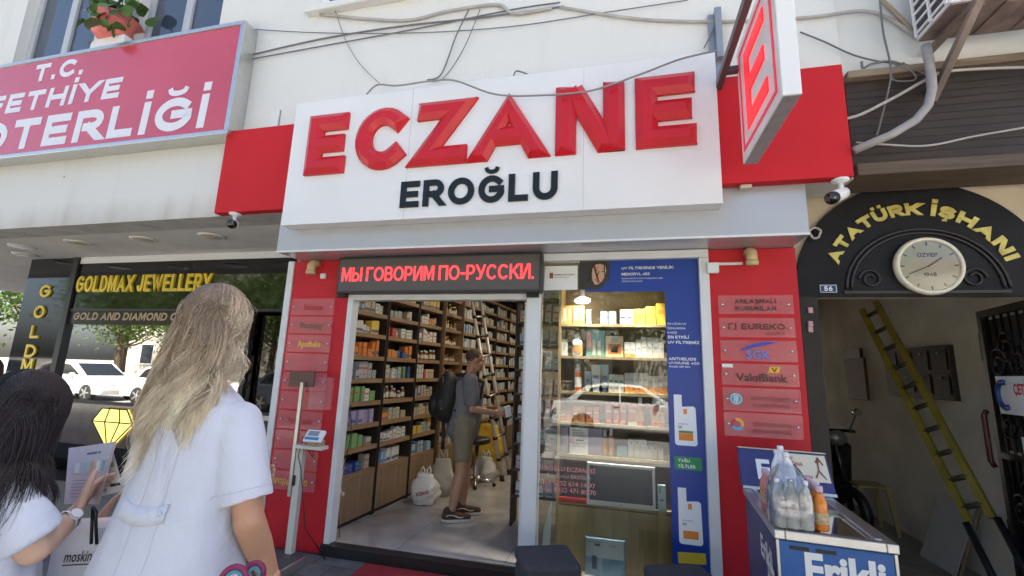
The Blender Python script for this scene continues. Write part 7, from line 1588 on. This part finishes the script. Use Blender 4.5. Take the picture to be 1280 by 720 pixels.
obj('body', merge(remesh(m, .008, 4), head_mesh(hc, hd, .95), hand_mesh(wr, fdir, Vector((.55, .75, -.15)), -1, .98, .45, -.15), hand_mesh(wrl_, R @ Vector((.5, .8, .3)), R @ Vector((.3, -.5, .6)), -1, .95, .6)), M_skin2, wd); eyes(wd, hc, hd, .95)
secs2 = [(.50, .27, .19, 0, 0), (.75, .235, .165, 0, 0), (.95, .205, .145, 0, 0), (ns_-.16, .19, .128, 0, 0), (ns_-.09, .18, .11, 0, 0), (ns_-.04, .15, .09, 0, 0), (ns_, .10, .07, 0, 0), (ns_+.025, .066, .06, 0, 0)]
m = loft(secs2, LT)
for s, e in ((shr, shr.lerp(el, .82)), (shl, shl.lerp(ell_, .75))): m.cap(lc(0, 0, ns_-.07).lerp(s, .5), s, .07, .058); d = (e-s); q = d.normalized().to_track_quat('Z', 'Y').to_matrix().to_4x4(); m.lathe([(.056, -.01), (.066, .04), (.071, d.length*.6), (.074, d.length)], n=24, M=Matrix.Translation(s) @ q)
obj('tunic', mb_from(*folds(remesh(m, .0065, 6), base, .013, 8, 3, .003, 7)), M_tun, wd)
obj('trousers', mb_from(*remesh(MB().cap(lc(-.09, 0, .78), lc(-.09, 0, .1), .11, .075).cap(lc(.09, 0, .78), lc(.09, 0, .1), .11, .075), .014, 3)), M_trs, wd)
for k in (-1, 1): obj('shoe', MB().ell(lc(k*.095, .05, .035), (.048, .12, .04), R), M_white, wd)
hc2 = hc+hd @ Vector((0, -.012, .024)); bc = hd.inverted() @ (lc(0, 0, ns_-.12)-hc2)
um = MB(); um.ell(hc2+hd @ Vector((0, -.008, .0)), (.079, .098, .098), hd); um.cap(hc2+hd @ Vector((.0, -.045, -.04)), hc2+Vector((0, -.03, -.20))+hd @ Vector((.02, -.04, 0)), .072, .075); um.cap(hc2+Vector((0, -.03, -.18))+hd @ Vector((.02, -.04, 0)), hc2+Vector((0, -.03, -.30))+hd @ Vector((.02, -.05, 0)), .07, .04)
strands('hair', wd, hc2, hd, (.086, .106, .106), 8500, .50, ((.020, .016, .018), (.026, .020, .022), (.036, .028, .028)), [(tuple(hd.inverted() @ (shr.lerp(el, q_)-hc2)), (.086, .086, .086)) for q_ in (0., .2)]+[(tuple(bc), (.215, .14, .17)), (tuple(hd.inverted() @ (lc(0, 0, ns_-.01)-hc2)), (.11, .09, .06))], wave=.004, clumps=110, seed=9, width=.0011, spread=.004, clump=.45, vary=.15, sidecut=.42, layer=.15)
obj('hair_under_layer', mb_from(*remesh(um, .008, 3)), mat('black_brown_hair', (.016, .012, .012), .55, var=.4, vscale=6, stretch=(40, 40, 3), bump=.4, bscale=20), wd)
# watch, brochures, paper bag
wt = thing('wristwatch', 'silver wristwatch on the wrist of the dark-haired woman', 'watch', wr); fd = (wr-el).normalized(); q = fd.to_track_quat('Z', 'Y').to_matrix().to_4x4(); wc = el.lerp(wr, .90)
obj('strap', MB().lathe([(.028, -.009), (.0305, -.006), (.0305, .006), (.028, .009)], n=22, M=Matrix.Translation(wc) @ q), M_chrome, wt); toc = (Vector((0, 0, CH))-wc).normalized(); toc = (toc-fd*toc.dot(fd)).normalized(); obj('dial', MB().disc(wc+toc*.034, .015, toc).lathe([(.017, 0), (.017, .007)], n=18, M=Matrix.Translation(wc+toc*.027) @ toc.to_track_quat('Z', 'Y').to_matrix().to_4x4(), caps=False), M_white, wt)
def sheet(name, label, corners, mt, Yp, bend=.01):
    c = [at(*p, y) for p, y in corners]; t = thing(name, label, 'brochure', c[0]); m = MB(); n = 8
    N = (c[1]-c[0]).cross(c[3]-c[0]).normalized()
    for j in range(n+1):
        for i in range(n+1): u, v = i/n, j/n; m.v.append(tuple((c[0]*(1-u)+c[1]*u)*(1-v)+(c[3]*(1-u)+c[2]*u)*v+N*bend*math.sin(PI*u)))
    for j in range(n):
        for i in range(n): m.f.append((j*(n+1)+i, j*(n+1)+i+1, (j+1)*(n+1)+i+1, (j+1)*(n+1)+i))
    m.mi = [0]*len(m.f); m.sm = [True]*len(m.f); obj('sheet', m, mt, t)
    def pt(u, v, d=.0015): q = (c[0]*(1-u)+c[1]*u)*(1-v)+(c[3]*(1-u)+c[2]*u)*v+N*bend*math.sin(PI*u); s = 1 if (Vector((0, 0, CH))-q).dot(N) > 0 else -1; return q+N*d*s
    return t, pt
def patch(t, pt, u0, u1, v0, v1, m_, name='printed_panel', d=.0015):
    n = 4; m = MB(); 
    for j in (0, 1):
        for i in range(n+1): m.v.append(tuple(pt(u0+(u1-u0)*i/n, (v0, v1)[j], d)))
    m.f = [(i, i+1, n+2+i, n+1+i) for i in range(n)]; m.mi = [0]*n; m.sm = [True]*n; obj(name, m, m_, t)
bw_, pt = sheet('brochure', 'white folded brochure behind the pink one, turned away', (((92, 566), 1.16), ((141, 562), 1.16), ((155, 613), 1.16), ((128, 620), 1.16)), M_paper, 1.16, .006)
patch(bw_, pt, .45, .9, .30, .42, M_gb); patch(bw_, pt, .45, .95, .80, .86, M_ink)
br_, pt = sheet('brochure', 'pale pink brochure with a photo of bottles, in the hand of the dark-haired woman', (((86, 560), 1.14), ((146, 551), 1.14), ((124, 631), 1.12), ((80, 630), 1.12)), mat('pink_paper', (.68, .56, .60), .5), 1.14, .012)
patch(br_, pt, .03, .95, .02, .44, mat('pale_lilac_print', (.56, .54, .66), .5)); patch(br_, pt, .10, .92, .28, .50, mat('bottle_photo', (.42, .50, .60), .5, var=.5, vscale=30, vcol=(.58, .45, .42)), d=.0022)
for k in range(5): patch(br_, pt, .16+.15*k, .25+.15*k, .30, .47, (M_wb, M_pb, M_pch, M_wb, M_tl)[k], d=.0028)
patch(br_, pt, .35, .65, .13, .17, M_lab, 'printed_line', .0022)
for k in range(6): patch(br_, pt, .12, .80-.08*(k % 2), .60+.055*k, .612+.055*k, mat('grey_text', (.35, .30, .34), .5), 'printed_line', .0022)
A, B, C3, D3 = at(70, 662, 1.06), at(136, 657, 1.12), at(136, 800, 1.12), at(55, 800, 1.02)
pbg = thing('paper_bag', 'white paper carrier bag with dark lettering, held by the dark-haired woman', 'bag', (A+B)/2-Vector((0, 0, .3)))
X_ = (B-A); X_.z = 0; wdt = X_.length; X_.normalize(); N_ = Vector((X_.y, -X_.x, 0)); zt = A.z; zb = zt-.36
obj('body', MB().obox((A+B)/2*1.0+Vector((0, 0, zb-((A+B)/2).z+.18))-N_*.05, X_*(wdt/2), N_*.05, Vector((0, 0, .18))), mat('white_kraft', (.74, .74, .78), .6, var=.05, vscale=5), pbg)
t = MB(); o = Vector((A.x, A.y, 0))+X_*.035+N_*.002; lz = at(95, 700, 1.07).z
font_text(t, 'moskin', o+Vector((0, 0, lz-.014)), X_, (0, 0, 1), .030, wdt*.52, bold=.015, shear=.15); t.quad(*[o+X_*x+Vector((0, 0, lz+z)) for x, z in ((-.002, -.024), (wdt*.53, -.024), (wdt*.53, -.021), (-.002, -.021))])
obj('lettering', t, M_ink, pbg)
obj('handle', MB().tube([at(114, 680, 1.07), at(115, 655, 1.07), at(116, 634, 1.06), at(120, 640, 1.06), at(120, 660, 1.09), at(121, 680, 1.1)], .0045, 6), M_blk, pbg)
# sewn lines of the tunic: centre back seam, side back seams, hems of the sleeves
tu_v = [v.co.copy() for v in tu.data.vertices]
from mathutils.bvhtree import BVHTree
bvh = BVHTree.FromPolygons([wmat(wm) @ v for v in tu_v], [tuple(p.vertices) for p in tu.data.polygons])
def lay(pts, r, nm='seam'):
    out = []
    for p in pts:
        h = bvh.find_nearest(p)
        if h[0] is not None and (h[3] < .035 or nm == 'seam'): out.append(h[0]+h[1]*.0006)
    return obj(nm, MB().tube(out, r, 5), M_seam, wm)
M_seam = mat('tunic_seam', (.49, .52, .61), .9)
LTb = wmat(wm) @ Matrix.Rotation(math.atan2(-.02, 1), 4, 'Z')
for x in (0.0, .105): lay([LTb @ Vector((x*(1+.25*(1.4-z)), -.3, z)) for z in np.linspace(.75, 1.40, 24)], .0008)
for rr in (1,):      # hem of the near sleeve
    c0 = sh_r.lerp(sv_r, -.12 if rr == 0 else .86); ax_ = (sv_r-sh_r).normalized(); u_ = ax_.orthogonal().normalized(); w2 = ax_.cross(u_)
    lay([c0+(u_*math.cos(a)+w2*math.sin(a))*.085 for a in np.linspace(0, 2*PI, 36)], .0011, 'hem')
# ---------------------------------------------------------------- the far side of the street, seen in the shop windows
def car(loc, paint, label, rz=0.):
    t = thing('parked_car', label, 'car', loc, rz, 'cars parked across the street'); L_, W = 4.4, 1.74
    def prof(pts, y0, y1, inset=.0):
        m = MB(); bm = bmesh.new(); a = [bm.verts.new((x, y0, z)) for x, z in pts]; f = bm.faces.new(a); r = bmesh.ops.extrude_face_region(bm, geom=[f])
        for v in r['geom']:
            if isinstance(v, bmesh.types.BMVert): v.co.y = y1
        bmesh.ops.recalc_face_normals(bm, faces=bm.faces[:]); bmesh.ops.bevel(bm, geom=[e for e in bm.edges if abs(e.verts[0].co.y-e.verts[1].co.y) < 1e-4], offset=.06, segments=3, profile=.6, affect='EDGES'); return m.bm(bm, True)
    low = [(-2.16, .28), (2.14, .26), (2.2, .52), (2.08, .74), (1.2, .90), (.9, .93), (-1.45, .95), (-2.1, .92), (-2.22, .6)]
    obj('body', prof(low, -W/2, W/2), paint, t, local=True)
    obj('cabin', prof([(1.05, .90), (.25, 1.40), (-.75, 1.44), (-1.25, 1.34), (-1.85, .93)], -W/2+.10, W/2-.10), paint, t, local=True)
    gm = mat('car_window_glass', (.012, .014, .015), .05, spec=.8)
    for s in (-1, 1):
        y = s*(W/2-.094); obj('side_window', MB().prism([(.78, y, .96), (.20, y, 1.34), (-.30, y, 1.37), (-.30, y, .97)], (0, s*.006, 0)).prism([(-.36, y, .97), (-.36, y, 1.37), (-.80, y, 1.37), (-1.22, y, 1.26), (-1.50, y, .98)], (0, s*.006, 0)), gm, t, local=True)
        obj('headlight', MB().box(2.02, 2.18, s*.55-.17, s*.55+.17, .58, .72, .04), M_white, t, local=True); obj('tail_light', MB().box(-2.24, -2.02, s*.62-.16, s*.62+.20, .66, .82, .04), mat('tail_lamp_red', (.35, .02, .03), .2), t, local=True)
        obj('mirror', MB().ell((.62, s*(W/2+.06), .98), (.07, .10, .06)), paint, t, local=True); obj('handle', MB().box(-.5, -.34, s*(W/2)-.01, s*(W/2)+.015, .82, .85, .005), M_chrome, t, local=True)
        for x in (1.36, -1.32):
            wc = Matrix.Translation((x, s*(W/2-.10), .32)) @ Matrix.Rotation(PI/2*s, 4, 'X')
            wh = obj('wheel', MB().lathe([(.20, -.11), (.31, -.10), (.325, -.06), (.325, .06), (.31, .10), (.20, .112)], n=28, M=wc), mat('tyre_rubber', (.02, .02, .02), .8), t, local=True)
            rm = MB().lathe([(.03, -.13), (.06, -.125), (.06, -.118)], n=12, M=wc)
            for k in range(5): a = 2*PI*k/5; q = wc @ Vector((.12*math.cos(a), .12*math.sin(a), -.118)); rm.obox(q, wc.to_3x3() @ Vector((.085*math.cos(a), .085*math.sin(a), 0)), wc.to_3x3() @ Vector((-.028*math.sin(a), .028*math.cos(a), 0)), wc.to_3x3() @ Vector((0, 0, .008)))
            obj('rim', rm, M_alu2, wh, local=True)
    obj('windscreen', MB().prism([(1.0, -.66, .935), (1.0, .66, .935), (.29, .60, 1.385), (.29, -.60, 1.385)], (.012, 0, .012)), gm, t, local=True); obj('rear_window', MB().prism([(-1.83, -.64, .955), (-1.83, .64, .955), (-1.29, .58, 1.33), (-1.29, -.58, 1.33)], (-.012, 0, .012)), gm, t, local=True)
    obj('number_plate', MB().box(-2.245, -2.225, -.26, .26, .50, .61), M_white, t, local=True); return t
M_cw = mat('white_car_paint', (.78, .78, .77), .25, coat=.5); M_cs = mat('silver_car_paint', (.45, .46, .47), .3, .5, coat=.4); M_cd = mat('dark_car_paint', (.05, .06, .08), .25, coat=.5)
cars = [(-.1, M_cw, 'white saloon car across the street, reflected in the pharmacy window'), (-5.4, M_cs, 'silver car parked behind the white saloon'), (-10.6, M_cd, 'dark blue car parked across the street between light cars'), (-15.8, M_cw, 'white car across the street, facing the jewellery shop'), (-21.0, M_cw, 'white car second from the far end of the parked row'), (-26.2, M_cs, 'silver car at the far end of the parked row'), (5.4, M_cs, 'silver car parked ahead of the white saloon')]
for x, pnt, lb in cars: car((x+(.35 if abs(x) < 1 else 0), -6.3 if -8 < x else -4.9, -.14), pnt, lb)
M_leaf = mat('tree_leaf', (.062, .115, .022), .6, var=.45, vscale=1.2); M_bark = mat('tree_bark', (.12, .085, .06), .9, var=.3, vscale=8, bump=.5, bscale=20)
n_, L_, b_ = nodes_of(M_leaf); b_.inputs['Subsurface Weight'].default_value = 0
tl = n_.new('ShaderNodeBsdfTranslucent'); tl.inputs[0].default_value = (.16, .24, .03, 1); ms = n_.new('ShaderNodeMixShader'); ms.inputs[0].default_value = .35
L_.new(b_.outputs[0], ms.inputs[1]); L_.new(tl.outputs[0], ms.inputs[2]); L_.new(ms.outputs[0], n_['Material Output'].inputs[0])
def crown_mesh(seed, rx, rz, z0, N):
    g = np.random.default_rng(seed); vs = []; fs = []; cl = g.normal(0, 1, (26, 3)); cl /= np.linalg.norm(cl, axis=1)[:, None]; cl *= g.uniform(.35, .95, (26, 1)); cl = cl*np.array([rx, rx, rz])+np.array([0, 0, z0+rz])
    for k in range(N):
        c = cl[g.integers(26)]+g.normal(0, 1, 3)*np.array([.26*rx, .26*rx, .22*rz]); s = g.uniform(.07, .15); n = g.normal(0, 1, 3); n[2] += .8; n /= np.linalg.norm(n); a = np.cross(n, g.normal(0, 1, 3)); a /= np.linalg.norm(a); b = np.cross(n, a)
        o = len(vs); vs += [tuple(c-a*s), tuple(c-b*s*.45), tuple(c+a*s), tuple(c+b*s*.45)]; fs.append((o, o+1, o+2, o+3))
    me = bpy.data.meshes.new('crown'); me.from_pydata(vs, [], fs); me.materials.append(M_leaf); return me
crowns = [crown_mesh(1, 2.8, 2.4, 2.2, 5200), crown_mesh(2, 2.4, 2.9, 2.0, 5200)]
def trunk_mesh(seed):
    g = random.Random(seed); m = MB(); m.tube([(0, 0, -.1), (.05, 0, 1.2), (.0, .06, 2.4), (.08, 0, 3.8)], [.22, .17, .14, .09], 10)
    for k in range(7): a = g.uniform(0, 6.28); z = g.uniform(1.9, 3.3); e = Vector((math.cos(a)*1.6, math.sin(a)*1.6, z+g.uniform(.8, 1.8))); m.tube([(0, .03, z), tuple(Vector((0, .03, z)).lerp(e, .5)+Vector((0, 0, -.15))), tuple(e)], [.08, .05, .02], 7)
    me = m.mesh('trunk'); me.materials.append(M_bark); return me
trunks = [trunk_mesh(1), trunk_mesh(2)]
tl_ = [(-31, -13, 1.1, 'tree at the far end of the row across the street'), (-25, -12.4, 1.0, 'tree behind the far silver car'), (-19, -13.2, 1.15, 'tree behind the second white car of the row'), (-13.5, -12.6, 1.0, 'tree behind the dark blue car'), (-8, -13.3, 1.15, 'tree behind the silver car across the street'), (-2.8, -12.4, 1.1, 'tree behind the white saloon across the street'), (2.6, -13, 1.2, 'tree opposite the pharmacy window'), (8.5, -12.6, 1.05, 'tree at the near end of the row across the street'), (-22, 14, 1.0, 'sunlit tree seen beyond the black column'), (-26, 10.5, .9, 'lower sunlit tree beyond the black column'), (-30, 17, 1.2, 'tallest sunlit tree far beyond the black column'), (-34, -15.5, 1.2, 'back row tree farthest along the street'), (-28, -16, 1.25, 'back row tree behind the far silver car'), (-22, -15.6, 1.2, 'back row tree behind the white cars'), (-16, -16, 1.3, 'back row tree behind the white and dark blue cars'), (-10.6, -15.7, 1.25, 'back row tree near the join of the two apartment buildings'), (-5.3, -16, 1.2, 'back row tree behind the silver car across the street'), (0, -15.6, 1.3, 'back row tree opposite the pharmacy door'), (5.6, -16, 1.2, 'back row tree opposite the passage')]
for k, (x, y, s, lb) in enumerate(tl_):
    if not s: continue
    t = thing('street_tree', lb, 'tree', (x, y, -.05), k*1.3, 'street trees'); t.scale = (s, s, s)
    for nm, me in (('crown', crowns[k % 2]), ('trunk', trunks[k % 2])): o = bpy.data.objects.new(nm, me); COL.objects.link(o); o.parent = t
M_fac = mat('far_facade', (.55, .50, .42), .85, var=.1, vscale=1)
for x0, x1, h_, lb in ((-40, -9.5, 9.5, 'long cream apartment building across the street, left of the lower one'), (-9, 22, 7.5, 'lower cream apartment building across the street, opposite the pharmacy')):
    t = thing('apartment_building', lb, 'building', ((x0+x1)/2, -22, 0)); obj('wall', MB().box(x0, x1, -28, -20, -.1, h_), M_fac, t); obj('roof', MB().box(x0-.2, x1+.2, -28.2, -19.8, h_+.002, h_+.3), mat('roof_tile_red', (.30, .12, .07), .8), t)
    x = x0+1.5
    while x < x1-2:
        for z in (1.0, 4.2):
            o = obj('window', MB().box(x, x+1.4, -19.995, -19.93, z, z+1.7), M_white, t); obj('pane', MB().box(x+.1, x+1.3, -19.929, -19.92, z+.1, z+1.6), mat('far_glass', (.03, .04, .05), .1, spec=.8), o)
        x += 3.4
